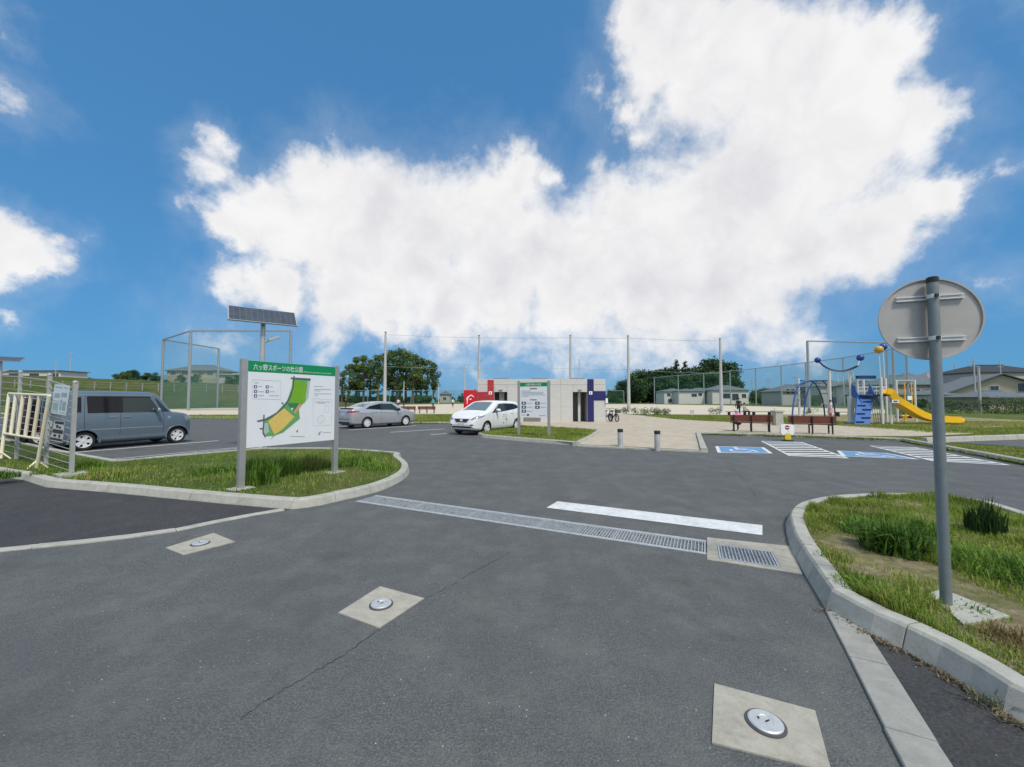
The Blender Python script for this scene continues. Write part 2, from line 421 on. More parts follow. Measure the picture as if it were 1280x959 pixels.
kerbR_px = [(1500, 1010), (1280, 909), (1236, 880), (1186, 847), (1136, 818), (1095, 799), (1070, 785), (1032, 762)]
kerbR2_px = [(1032, 762), (1016, 735), (1001, 710), (987, 681), (982, 660), (986, 648), (999, 639.5), (1024, 633), (1053, 629.5), (1095, 627.5), (1140, 628), (1200, 633), (1245, 641), (1290, 655), (1360, 680)]
a = MB(); a.sheet(P2([(1066, 783)] + stripR_r[1:]) + [Vector((3.2, .45, 0))] + P2(kerbR_px)[:7], .004)
tag(a.build('right_pavement_asphalt', M_ASPH2, fix=False), kind='structure')
# ------------------------------------------------------------------ kerbs, stone by stone
def arclen(path):
    s = [0.0]
    for i in range(1, len(path)): s.append(s[-1] + (path[i] - path[i - 1]).length)
    return s
def sample(path, s, d):
    d = max(0, min(d, s[-1]))
    for i in range(1, len(s)):
        if s[i] >= d: break
    t = (d - s[i - 1]) / max(1e-9, s[i] - s[i - 1]); p = path[i - 1].lerp(path[i], t)
    a, b = path[max(0, i - 2)], path[min(len(path) - 1, i + 1)]
    return p, (b - a).normalized()
def kerb_run(parent, path, side, width=.17, height=.13, seg=.6, mat=M_KERB, name='kerb_stone', sub=3, slope=.03, z0=-.05, ch_=.018, rnd=None):
    """stones along the road-side foot line; side=+1 puts the body to the left of the path"""
    s = arclen(path); n = max(1, round(s[-1] / seg)); rnd = rnd or random.Random(3)
    prof = [(0, z0), (0, .01), (slope, height - ch_), (slope + ch_, height), (width - .008, height), (width, height - .008), (width, z0)]
    for k in range(n):
        a0, a1 = s[-1] * k / n + .004, s[-1] * (k + 1) / n - .004
        vs, fs = [], []; m = len(prof); dz = rnd.uniform(-.004, .004); dy = rnd.uniform(-.004, .004)
        for q in range(sub + 1):
            p, d = sample(path, s, a0 + (a1 - a0) * q / sub)
            nrm = Vector((-d.y, d.x, 0)) * side
            for (o_, z) in prof: vs.append(p + nrm * (o_ + dy) + Vector((0, 0, z + dz)))
        for q in range(sub):
            for j in range(m - 1): fs.append((q * m + j, q * m + j + 1, (q + 1) * m + j + 1, (q + 1) * m + j))
        fs += [tuple(range(m)), tuple(range(sub * m, sub * m + m))[::-1]]
        b = MB(); b.add(vs, fs); b.build(name, mat, parent)
def inner(path, side, dist):
    o = []
    for i, p in enumerate(path):
        d = (path[min(i + 1, len(path) - 1)] - path[max(i - 1, 0)]).normalized()
        o.append(p + Vector((-d.y, d.x, 0)) * side * dist)
    return o
kl1 = [Vector((-30, 15.5, 0))] + P2(kerbL_px); kl2 = catmull(P2(kerbL2_px), 5)
# back of the left island, along the parking bays
kl3 = [kl2[-1]] + catmull([kl2[-1] + Vector((-.15, .5, 0)), Vector((-3.2, 11.1, 0)), Vector((-5.2, 12.0, 0)), Vector((-7.5, 12.0, 0))], 3) + [Vector((-9.35, 9.6, 0)), Vector((-13.0, 11.6, 0)), Vector((-18, 14.5, 0)), Vector((-30, 20.5, 0))]
k = structure('left_island_kerb')
kerb_run(k, kl1, 1, seg=.95); kerb_run(k, kl2, 1, seg=.62); kerb_run(k, kl3, 1, seg=.62)
kr1 = catmull(P2(kerbR_px), 2); kr2 = catmull(P2(kerbR2_px), 5)
k = structure('right_island_kerb')
kerb_run(k, kr1, -1, seg=.58, width=.18, height=.15, slope=.05); kerb_run(k, kr2, -1, seg=.55, width=.18, height=.15, slope=.05)
isl2 = P2([(597, 545), (602, 547.5), (660, 552.5), (722, 558)])
isl2b = P2([(722, 558), (738, 550), (750, 541.6)])
k = structure('small_island_kerb'); kerb_run(k, isl2, 1, seg=.8, height=.14); kerb_run(k, isl2b, 1, seg=.8, height=.14)
k = structure('parking_bay_kerb')
kerb_run(k, P2([(885, 565.8), (880, 553), (876, 543.5)]), 1, seg=.8, height=.13, width=.2)
kerb_run(k, P2([(876, 543.5), (1000, 547), (1125, 552), (1280, 582), (1440, 613)]), 1, seg=.8, height=.13, width=.18)
k = structure('side_lot_kerb'); kerb_run(k, P2([(1160, 554), (1300, 548.5), (1500, 543)], .06), 1, seg=1.2, height=.18, width=.18)
k = structure('far_lot_kerb'); kerb_run(k, [Vector((-62, 33, 0))] + P2([(240, 523), (300, 523), (425, 530), (597, 530)]), 1, seg=2.0, height=.12)
k = structure('left_pavement_strip')
kerb_run(k, catmull(STRIP_L, 3), 1, width=.12, height=.018, seg=1.2, slope=0, ch_=.006, z0=-.05)
k = structure('right_pavement_strip')
kerb_run(k, P2(stripR_l), 1, width=.185, height=.02, seg=.56, mat=M_STRIP, slope=0, ch_=.005, z0=-.05, name='kerb_stone', sub=1)
# islands' earth
a = MB(); a.prism(inner(kl1 + kl2 + kl3, 1, .10), -.05, .10)
tag(a.build('left_island_soil', M_LAWN, fix=False), kind='structure')
ISL_L = inner(kl1 + kl2 + kl3, 1, .16)
right_poly = inner(kr1 + kr2, -1, .12) + [Vector((7.5, 2.6, 0)), Vector((6.5, .3, 0))]
a = MB(); a.prism(right_poly, -.05, .125); tag(a.build('right_island_soil', M_SOIL, fix=False), kind='structure')
ISL_R = inner(kr1 + kr2, -1, .19) + [Vector((7.0, 2.5, 0)), Vector((6.3, .4, 0))]
a = MB(); isl2_poly = inner(isl2 + isl2b, 1, .1) + P2([(655, 535.5), (640, 536.5)]); a.prism(isl2_poly, -.05, .11)
tag(a.build('small_island_lawn', M_LAWN, fix=False), kind='structure')
# ------------------------------------------------------------------ paint on the road
def paint(name, px, mat=M_PAINT, z=.0045, label=None, cat='road marking', group=None, world=None):
    b = MB(); b.sheet(world or P2(px), z); o = b.build(name, mat, fix=False)
    return tag(o, label, cat, group)
paint('stop_line', [(683, 635), (697, 627), (953, 657), (953, 669.5)], label='wide white stop line painted behind the long drain grating', cat='road marking')
def stroke(px0, px1, wd):
    p, q = at(*px0), at(*px1); d = (q - p).normalized(); nn_ = Vector((-d.y, d.x, 0)) * wd / 2
    return [p - nn_, q - nn_, q + nn_, p + nn_]
paint('bay_line', None, world=stroke((60, 568.5), (273, 551), .13), label='white parking bay line running alongside the grey van', group='parking bay lines')
b = MB()
for o_ in (0, 1): b.sheet(stroke((120, 578.5 - 2.3 * o_), (312, 559.3 - 1.2 * o_), .07), .0045)
tag(b.build('double_bay_line', M_PAINT, fix=False), 'double white parking bay line beside the grassy left island', 'road marking', 'parking bay lines')
paint('bay_line', None, world=stroke((436, 537.5), (520, 532.3), .14), label='white parking bay line under the silver sedan', group='parking bay lines')
paint('bay_line', None, world=stroke((488, 540.6), (556, 536.2), .14), label='white parking bay line in front of the silver sedan', group='parking bay lines')
paint('bay_line', None, world=stroke((538, 543.6), (575, 540.8), .14), label='white parking bay line beneath the nose of the white hatchback', group='parking bay lines')
paint('bay_line', None, world=stroke((410, 534.3), (436, 532.6), .14), label='white parking bay line behind the silver sedan', group='parking bay lines')
# accessible bays: blue field with the wheelchair symbol
def bay(quad, label):
    q = P2(quad)
    o = thing('accessible_bay_marking', label, 'road marking', q[0])
    loc = lambda s, t, z: (q[0].lerp(q[1], s).lerp(q[3].lerp(q[2], s), t) - q[0]) + Vector((0, 0, z))
    b = MB(); b.add([loc(0, 0, .0045), loc(1, 0, .0045), loc(1, 1, .0045), loc(0, 1, .0045)], [(0, 1, 2, 3)]); b.build('border', M_PAINT, o, fix=False)
    b = MB(); b.add([loc(.07, .06, .008), loc(.93, .06, .008), loc(.93, .94, .008), loc(.07, .94, .008)], [(0, 1, 2, 3)]); b.build('blue_field', M_BLUEPAINT, o, fix=False)
    b = MB()
    def seg(pts, wd):
        for (s0, t0), (s1, t1) in zip(pts, pts[1:]):
            d = Vector((s1 - s0, t1 - t0)); n_ = Vector((-d.y, d.x)).normalized() * wd / 2
            b.add([loc(s0 - n_.x, t0 - n_.y, .0115), loc(s1 - n_.x, t1 - n_.y, .0115), loc(s1 + n_.x, t1 + n_.y, .0115), loc(s0 + n_.x, t0 + n_.y, .0115)], [(0, 1, 2, 3)])
    seg([(.40, .80), (.42, .45), (.66, .45), (.76, .18)], .075)
    seg([(.42, .62), (.62, .62)], .06)
    seg([(.5 + .2 * math.cos(t) - .03, .36 + .24 * math.sin(t)) for t in [R(150 + 12 * i) for i in range(16)]], .06)
    b.add([loc(.40 + .055 * math.cos(i), .885 + .05 * math.sin(i), .0115) for i in [R(36 * j) for j in range(10)]], [tuple(range(10))])
    b.build('wheelchair_symbol', M_PAINT, o, fix=False)
bay([(897, 566), (966, 567), (955, 559.5), (894, 558)], 'blue wheelchair symbol painted on the bay beside the paved plaza')
bay([(1052, 570.5), (1150, 574.5), (1108, 566.5), (1046, 563.5)], 'blue wheelchair symbol painted between the two striped hatchings')
def hatch(quad, n, label):
    q = P2(quad); o = thing('hatched_marking', label, 'road marking', q[0])
    loc = lambda s, t: (q[0].lerp(q[1], s).lerp(q[3].lerp(q[2], s), t) - q[0]) + Vector((0, 0, .0045))
    e = .05
    for (s0, s1, t0, t1) in ((0, e, 0, 1), (1 - e, 1, 0, 1)):
        b = MB(); b.add([loc(s0, t0), loc(s1, t0), loc(s1, t1), loc(s0, t1)], [(0, 1, 2, 3)]); b.build('edge_line', M_PAINT, o, fix=False)
    for (t0, t1) in ((0, .03), (.97, 1)):
        b = MB(); b.add([loc(e, t0), loc(1 - e, t0), loc(1 - e, t1), loc(e, t1)], [(0, 1, 2, 3)]); b.build('edge_line', M_PAINT, o, fix=False)
    for i in range(n):
        t0 = (i + .15) / n * .94 + .03
        b = MB(); b.add([loc(e, t0 - .06 if i else t0), loc(1 - e, t0 + .03), loc(1 - e, t0 + .03 + .05), loc(e, t0 + .05 - (.06 if i else 0))], [(0, 1, 2, 3)]); b.build('stripe', M_PAINT, o, fix=False)
hatch([(986, 570), (1062, 573.3), (1003, 553), (951, 551.5)], 8, 'white striped hatching painted behind the yellow-footed sign')
hatch([(1165, 576.5), (1265, 582), (1145, 559.5), (1086, 557.3)], 8, 'white striped hatching painted by the angled kerb on the right')
# cracks in the asphalt
rc = random.Random(8)
def crack(px, wd, seed):
    rc.seed(seed); pts = catmull(P2(px), 9); b = MB(); vs, fs = [], []
    for i, p in enumerate(pts):
        d = (pts[min(i + 1, len(pts) - 1)] - pts[max(i - 1, 0)]).normalized(); n_ = Vector((-d.y, d.x, 0))
        c = p + n_ * rc.uniform(-.010, .010); h = wd * rc.uniform(.1, 1.0) / 2
        vs += [c - n_ * h + Vector((0, 0, .003)), c + n_ * h + Vector((0, 0, .003))]
        if i: fs.append((2 * i - 2, 2 * i - 1, 2 * i + 1, 2 * i))
    b.add(vs, fs); b.build('crack', pm('crack_dirt', (.035, .036, .036), .95), asph, fix=False)
crack([(300, 900), (345, 868), (390, 842), (425, 822), (474, 787)], .0085, 1)
crack([(530, 749), (560, 735), (585, 719), (610, 706), (640, 690)], .006, 2)
crack([(905, 568), (915, 585), (930, 600), (945, 622)], .006, 3)
# ------------------------------------------------------------------ drains
tr = MB()
dpt = -.35
for (A, B, C_, D_) in ((chan), (basin)):
    for p, q in ((A, B), (B, C_), (C_, D_), (D_, A)):
        tr.add([p, q, q + Vector((0, 0, dpt)), p + Vector((0, 0, dpt))], [(0, 1, 2, 3)])
    tr.add([p + Vector((0, 0, dpt)) for p in (A, B, C_, D_)], [(0, 1, 2, 3)])
tag(tr.build('drain_channel', pm('drain_concrete', (.10, .10, .09), .9), fix=False), kind='structure')
fr = MB()
for (b0, b1) in ((-.035, .012), (CH_W - .012, CH_W + .035)):
    fr.add([ch(0, b0, .006), ch(CH_L, b0, .006), ch(CH_L, b1, .006), ch(0, b1, .006), ch(0, b0, -.03), ch(CH_L, b0, -.03), ch(CH_L, b1, -.03), ch(0, b1, -.03)],
           [(0, 1, 2, 3), (0, 4, 5, 1), (3, 2, 6, 7)])
tag(fr.build('channel_edge', M_GALVL, fix=False), kind='structure')
cuts_px = [446, 523, 591, 677, 770, 883]
def ch_a(px):                                  # distance along the channel where the far lip crosses this column
    best = min(range(0, 1001), key=lambda i: abs((lambda p: CX + FPX * p.x / (p.y * math.cos(PITCH) - CAMH * math.sin(PITCH)))(ch(CH_L * i / 1000, CH_W / 2)) - px))
    return CH_L * best / 1000
cuts = [0] + [ch_a(x) for x in cuts_px[1:-1]] + [CH_L]
names_ = ['beside the left island kerb', 'second from the left island kerb', 'in the middle of the drain', 'second from the concrete catch basin', 'butting the concrete catch basin']
for i in range(5):
    a0, a1 = cuts[i] + .006, cuts[i + 1] - .006
    o = thing('drain_grating', 'galvanised drain grating panel ' + names_[i], 'drain grate', ch(a0, 0), math.atan2(u.y, u.x), 'grating panels of the long drain')
    ln = a1 - a0
    b = MB(); e = .014
    for (x0, x1, y0, y1) in ((0, ln, e, .03), (0, ln, CH_W - .03, CH_W - e), (0, .014, .031, CH_W - .031), (ln - .014, ln, .031, CH_W - .031)): b.box(x0, x1, y0, y1, -.04, .003)
    b.build('frame', M_GALVL, o)
    b = MB(); nb = max(6, round(ln / .034))
    for j in range(1, nb): b.box(ln * j / nb - .0045, ln * j / nb + .0045, .031, CH_W - .031, -.035, .001)
    for y in (.12, .185, .25): b.box(.015, ln - .015, y - .003, y + .003, -.03, -.004)
    tag(b.build('bars', M_GALVL, o), kind='stuff')
    b = MB()
    rr = random.Random(i)
    for j in range(26 if i < 2 else 5):
        x, y = rr.uniform(.05, ln - .05), rr.uniform(.05, CH_W - .05); s_ = rr.uniform(.006, .02)
        b.ball((x, y, -.002), s_, 5, .4)
    tag(b.build('caught_grit', M_SOIL, o), kind='stuff')
# catch basin: concrete collar with a grate
o = thing('catch_basin', 'square steel catch basin grate in a concrete collar beside the right kerb', 'drain grate', G_O, math.atan2(gu.y, gu.x))
b = MB(); outer = [at(884, 700), at(1003, 718.5), at(989, 683.5), at(884, 672.3)]
loc = [Matrix.Rotation(-math.atan2(gu.y, gu.x), 4, 'Z') @ (p - G_O) for p in outer]
hole = [Vector((0, 0, 0)), Vector((gl, 0, 0)), Vector((gl, gd, 0)), Vector((0, gd, 0))]
b.sheet(loc, .006, [hole]); n_ = 4
b.add([p + Vector((0, 0, .006)) for p in loc] + [p + Vector((0, 0, -.05)) for p in loc], [(i, (i + 1) % 4, (i + 1) % 4 + 4, i + 4) for i in range(4)])
b.build('collar', M_SLAB, o, fix=False)
b = MB()
for (x0, x1, y0, y1) in ((.004, gl - .004, .004, .02), (.004, gl - .004, gd - .02, gd - .004), (.004, .02, .021, gd - .021), (gl - .02, gl - .004, .021, gd - .021)): b.box(x0, x1, y0, y1, -.05, .008)
b.build('frame', M_GALVL, o)
for j in range(15):
    b = MB(); x = .02 + (gl - .04) * (j + .5) / 15; b.box(x - .005, x + .005, .021, gd - .021, -.04, .005); b.build('bar', M_GALVL, o)
b = MB()
for j in range(10):
    y = .02 + (gd - .04) * (j + .5) / 10; b.box(.021, gl - .021, y - .003, y + .003, -.035, -.002)
tag(b.build('cross_bars', M_GALVL, o), kind='stuff')
# ------------------------------------------------------------------ handhole covers
M_LID = pm('brushed_lid', (.58, .60, .61), .45, .5, .10, 30)
def handhole(quad, label):
    q = P2(quad); c = sum(q, Vector()) / 4
    o = thing('handhole_cover', label, 'manhole cover', c, 0, 'round covers in concrete squares')
    b = MB(); b.prism([p - c for p in q], -.06, .008); b.build('concrete_collar', M_SLAB, o)
    r = .075
    b = MB(); b.lathe([(r + .012, .0085), (r + .012, .014), (r + .002, .015), (r + .002, .0085)], 40); b.build('rim', pm('lid_rim', (.10, .10, .10), .6, .4), o, 30)
    b = MB(); b.lathe([(r - .006, .008), (r - .006, .013), (r, .014), (r, .020), (r - .006, .024), (.034, .0255), (.032, .0235), (.0, .0235)], 40); ld = b.build('lid', M_LID, o, 30)
    b = MB(); b.cbox((.006, -.004, .0240), (.026, .006, .003), .4); b.build('key_slot', M_DARK, ld)
    b = MB(); b.lathe([(.005, .0), (.005, .004), (0, .0045)], 10, Matrix.Translation((-.026, .014, .0245))); b.build('bolt', M_DARK, ld)
handhole([(207, 685.5), (267, 667), (294, 678), (229, 694.5)], 'round metal cover in a concrete square next to the thin left kerb strip')
handhole([(423, 767), (475, 734), (530, 749), (474, 786)], 'round metal cover in a concrete square where the asphalt crack passes')
handhole([(893, 856), (1019, 890), (1040, 968), (890, 930)], 'round metal cover in a stained concrete square by the broad right strip')
# ------------------------------------------------------------------ round sign seen from behind
M_POST = pm('grey_post_paint', (.20, .24, .25), .45, .35, .1, 14)
M_SIGNBACK = pm('sign_back_aluminium', (.44, .43, .405), .5, .35, .07, 7)
M_BLACK = pm('black_plastic', (.015, .015, .016), .45)
M_BRKT = pm('bracket_aluminium', (.68, .69, .69), .4, .2, .1, 20)
base = at(1183, 757, .125)
o = thing('round_road_sign', 'round traffic sign seen from its bare grey back on a steel post', 'road sign', base)
PT = 2.30
b = MB(); b.tube([(0, 0, -.1), (0, 0, PT - .03)], .0315, 20); pst = b.build('post', M_POST, o, 40)
b = MB(); b.lathe([(.0335, PT - .035), (.0335, PT), (.025, PT + .006), (0, PT + .007)], 20); b.build('post_cap', M_BLACK, o, 40)
psi = R(20); dx = Vector((math.cos(psi), -math.sin(psi), 0)); dn = Vector((math.sin(psi), math.cos(psi), 0))
SR, SZ = .298, 2.012
Msg = Matrix(((dx.x, 0, dn.x, dn.x * .055), (dx.y, 0, dn.y, dn.y * .055), (0, 1, 0, SZ), (0, 0, 0, 1)))
b = MB(); b.lathe([(0, -.001), (SR - .012, -.001), (SR - .010, -.012), (SR, -.012), (SR, .0), (0, .0015)], 64, Msg); b.build('disc', M_SIGNBACK, o, 30)
b = MB(); b.lathe([(0, .0018), (SR - .006, .0018), (SR - .006, .003), (0, .003)], 64, Msg)
b.build('red_face', pm('sign_red', (.55, .03, .035), .35), o, 30)
b = MB(); b.box(-.18, .18, -.045, .045, .0032, .005, Msg); b.build('white_bar', pm('sign_white', (.8, .8, .8), .35), o)
for dz in (.152, -.148):
    b = MB()
    b.box(-.19, .19, dz - .018, dz + .020, -.006, -.0015, Msg)
    b.box(-.19, .19, dz + .013, dz + .018, -.022, -.0062, Msg); b.box(-.19, .19, dz - .016, dz - .011, -.022, -.0062, Msg)
    b.box(-.19, .19, dz + .009, dz + .0128, -.022, -.018, Msg); b.box(-.19, .19, dz - .0108, dz - .007, -.022, -.018, Msg)
    br_ = b.build('rail_bracket', M_BRKT, o)
    b = MB(); b.lathe([(.0345, -.014), (.0345, .014), (.0315, .0145), (.0315, -.0145), (.0345, -.014)], 20, Matrix.Translation((0, 0, SZ + dz)), False); b.build('clamp', M_BRKT, o, 40)
    b = MB(); b.cbox((-.012, -.037, SZ + dz), (.022, .012, .024)); b.build('bolt', M_BLACK, o)
fb = MB(); q = [at(1160, 744, .125), at(1178, 738, .125), at(1262, 772, .125), at(1205, 783, .125)]
FOOT_Q = list(q); c = base; fb.prism([p - c for p in q], -.1, .012); fb.build('footing', M_KERB, o)
# ------------------------------------------------------------------ park map sign
M_ALU = pm('anodised_aluminium', (.43, .43, .42), .42, .55, .06, 9)
M_PANEL = pm('sign_panel_white', (.74, .77, .80), .32, 0, .03, 3)
M_GREEN = pm('sign_green', (.0, .245, .085), .35, 0, .03, 3)
M_WHITE = pm('sign_lettering', (.82, .84, .84), .4, 0, .02, 3)
M_INK = pm('ink_grey', (.10, .115, .14), .5, 0, .03, 3)
M_INKL = pm('ink_pale', (.38, .41, .45), .5, 0, .03, 3)
def flat_col(n, c): return pm(n, c, .4, 0, .06, 8)
SL, SRt = at(301, 611, .10), at(418.5, 590.5, .10)
sx = (SRt - SL).normalized(); sy = Vector((-sx.y, sx.x, 0)); SW = (SRt - SL).length
def on_panel(px, py, off=-.02):               # where the sight line meets the board's face, in the sign's own frame
    d = raydir(px, py); org = Vector((0, 0, CAMH)); p0 = SL + sy * off
    t = (p0 - org).dot(sy) / d.dot(sy); p = org + d * t - SL
    return Vector((p.dot(sx), p.z))
o = thing('park_map_sign', 'large park map board with green header standing on the grassy left island', 'sign', SL, math.atan2(sx.y, sx.x))
PZ1 = 2.11; PZ0 = .655
for x in (0, SW):
    b = MB(); b.box(x - .047, x + .047, -.03, .05, -.12, PZ1 + .02); b.build('post', M_ALU, o)
    b = MB(); b.box(x - .16, x + .16, -.13, .15, -.1, .012); b.build('footing', M_KERB, o)
b = MB(); b.box(.046, SW - .046, -.02, .03, PZ0, PZ1); panel = b.build('panel', M_PANEL, o)
def decal(name, mat, pts, z, par=panel):
    b = MB(); b.add([(p[0], -.02 - z, p[1]) for p in pts], [tuple(range(len(pts)))] if len(pts) <= 4 else [tuple(t) for t in tessellate_polygon([[Vector((p[0], p[1], 0)) for p in pts]])])
    return b.build(name, mat, par)
def zp(zx, zy): return on_panel(295 + zx / 8.34, 445 + zy / 8.34)
hz = PZ1 - .185
decal('header_band', M_GREEN, [(.049, hz), (SW - .049, hz), (SW - .049, PZ1 - .002), (.049, PZ1 - .002)], .002)
def place_text(body, x0, x1, z, h, mat, par, depth):
    me = text_mesh(body, 1.0); xs = [v.co.x for v in me.vertices]; ys = [v.co.y for v in me.vertices]
    sx_, sz_ = (x1 - x0) / (max(xs) - min(xs)), h / (max(ys) - min(ys)); mx, my = min(xs), min(ys)
    for v in me.vertices: v.co = ((v.co.x - mx) * sx_ + x0, -.02 - depth, (v.co.y - my) * sz_ + z)
    me.materials.clear(); me.materials.append(mat); return link('lettering', me, par)
p0, p1 = zp(180, 120), zp(692, 160)
place_text('六ッ野スポーツの杜公園', p0.x, p1.x, hz + .032, .105, M_WHITE, panel, .004)
p0, p1 = zp(705, 190), zp(992, 200)
place_text('Mutsuno sports-no-mori park', p0.x, p1.x, hz + .03, .032, M_WHITE, panel, .004)
def mp_(name, col, pts, z): return decal(name, flat_col(*col), [zp(*p) for p in pts], z)
mp_('map_green_area', ('map_green', (.13, .36, .13)), [(590, 238), (775, 248), (752, 440), (655, 548), (665, 655), (490, 800), (400, 832), (355, 880), (385, 835), (310, 838), (288, 700), (292, 660), (420, 590), (530, 470), (580, 330)], .002)
mp_('map_lawn', ('map_bright_green', (.17, .40, .02)), [(603, 245), (745, 292), (716, 492), (550, 482), (585, 380)], .0035)
mp_('map_car_park', ('map_grey', (.40, .50, .48)), [(742, 265), (772, 262), (752, 435), (722, 478)], .0035)
mp_('map_car_park', ('map_grey', (.40, .50, .48)), [(293, 700), (335, 700), (345, 790), (310, 815), (290, 800)], .0035)
mp_('map_grove', ('map_dark_green', (.035, .20, .075)), [(535, 495), (640, 492), (660, 512), (600, 575), (565, 545)], .0035)
mp_('map_field', ('map_yellow', (.68, .50, .13)), [(332, 682), (498, 545), (608, 636), (478, 770), (398, 822)], .005)
mp_('map_play_area', ('map_orange', (.60, .33, .14)), [(598, 585), (645, 515), (665, 500), (690, 505), (655, 550), (615, 605)], .005)
mp_('map_building', ('map_pale', (.65, .72, .74)), [(570, 545), (595, 540), (592, 562), (575, 566)], .0065)
def mline(name, col, pts, wz, z, par=panel):
    b = MB(); P_ = [zp(*p) for p in pts]; vs, fs = [], []
    for i, p in enumerate(P_):
        d = (P_[min(i + 1, len(P_) - 1)] - P_[max(i - 1, 0)]).normalized(); n_ = Vector((-d.y, d.x)) * wz / 2
        vs += [(p.x - n_.x, -.02 - z, p.y - n_.y), (p.x + n_.x, -.02 - z, p.y + n_.y)]
        if i: fs.append((2 * i - 2, 2 * i, 2 * i + 1, 2 * i - 1))
    b.add(vs, fs); return b.build(name, col, par)
mline('map_road', M_INK, [(604, 208), (592, 330), (566, 420), (530, 482), (490, 530), (430, 590), (370, 630), (300, 662), (220, 680)], .024, .008)
mline('map_road', M_INK, [(568, 230), (776, 242)], .022, .0095)
mline('map_road', M_INK, [(289, 613), (286, 700), (279, 800), (306, 842)], .022, .0095)
mline('map_road', M_INK, [(245, 755), (278, 757)], .016, .0095); mline('map_road', M_INK, [(473, 484), (492, 500)], .016, .0095)
def frame_line(pts, wz): mline('box_outline', M_INKL, pts + [pts[0]], wz, .002)
frame_line([(170, 248), (466, 262), (463, 455), (168, 446)], .005)
frame_line([(805, 442), (1000, 460), (995, 724), (803, 730)], .005)
for (x, y) in ((203, 321), (203, 370), (203, 416), (325, 323), (325, 371)):
    c = zp(x, y); h = .026; decal('pictogram', flat_col('icon_blue', (.075, .095, .16)), [(c.x - h, c.y - h), (c.x + h, c.y - h), (c.x + h, c.y + h), (c.x - h, c.y + h)], .002)
    decal('pictogram_mark', M_WHITE, [(c.x - h * .5, c.y - h * .5), (c.x + h * .3, c.y - h * .6), (c.x + h * .5, c.y + h * .1), (c.x - h * .1, c.y + h * .6)], .0035)
for (x0, x1, y) in ((190, 235, 280), (230, 275, 318), (230, 290, 372), (230, 288, 413), (350, 385, 322), (350, 405, 373), (345, 445, 414), (812, 905, 317), (812, 992, 348), (820, 880, 364), (812, 992, 393), (820, 858, 410), (825, 980, 478), (850, 930, 492), (565, 715, 838), (903, 990, 797)):
    mline('text_line', M_INKL, [(x0, y), (x1, y + (x1 - x0) * .02)], .012, .002)
mline('inset_outline', M_INKL, [(930, 515), (968, 520), (965, 585), (918, 590), (930, 515)], .005, .0035)
mline('inset_outline', M_INKL, [(850, 650), (880, 622), (915, 625), (920, 660), (880, 705), (848, 680), (850, 650)], .005, .0035)
mp_('north_arrow', ('icon_black', (.03, .03, .035)), [(622, 795), (648, 765), (640, 802), (634, 790)], .002)
mp_('town_emblem', ('emblem_grey', (.30, .36, .36)), [(852, 822), (868, 790), (894, 785), (882, 800), (872, 826)], .002)
# ------------------------------------------------------------------ park rules sign
QL, QR = at(648.6, 545.4, .11), at(686.2, 546.6, .11)
qx = (QR - QL).normalized(); QW = (QR - QL).length
o = thing('park_rules_sign', 'white park rules notice with green header on the small grass island', 'sign', QL, math.atan2(qx.y, qx.x))
for x in (0, QW):
    b = MB(); b.box(x - .05, x + .05, -.03, .04, -.1, 2.19); b.build('post', M_ALU, o)
b = MB(); b.box(QW - .3, QW + .3, -.25, .25, -.1, .015); b.build('footing', M_KERB, o)
b = MB(); b.box(.052, QW - .052, -.02, .02, .75, 2.13); pan = b.build('panel', M_PANEL, o)
pw = QW - .11; px0 = .055
def dec2(name, mat, u0, u1, v0, v1, z=.003): decal(name, mat, [(px0 + pw * u0, 2.13 - 1.38 * v1), (px0 + pw * u1, 2.13 - 1.38 * v1), (px0 + pw * u1, 2.13 - 1.38 * v0), (px0 + pw * u0, 2.13 - 1.38 * v0)], z, pan)
dec2('header_band', M_GREEN, .002, .998, .002, .115)
place_text('公園利用者の注意', px0 + pw * .2, px0 + pw * .78, 2.13 - 1.38 * .095, .09, M_WHITE, pan, .006)
dec2('text_line', M_INK, .36, .63, .165, .195); dec2('text_line', M_INK, .37, .62, .485, .51)
for i, (u0, u1) in enumerate(((.08, .4), (.1, .88), (.1, .85), (.1, .93), (.1, .32))): dec2('text_line', M_INKL, u0, u1, .235 + .038 * i, .252 + .038 * i)
dec2('text_line', M_INKL, .055, .07, .235, .405, .004)
for (u_, v_) in ((.06, .55), (.06, .665), (.06, .78), (.56, .55), (.56, .665)):
    dec2('pictogram', flat_col('icon_blue', (.03, .035, .06)), u_, u_ + .165, v_, v_ + .085)
    dec2('pictogram_mark', M_WHITE, u_ + .06, u_ + .105, v_ + .02, v_ + .065, .0045)
    dec2('text_line', M_INKL, u_ + .19, min(.95, u_ + .40), v_ + .035, v_ + .052)
dec2('pictogram', M_INK, .25, .34, .90, .955); dec2('text_line', M_INKL, .06, .2, .92, .94); dec2('text_line', M_INKL, .7, .93, .93, .95)
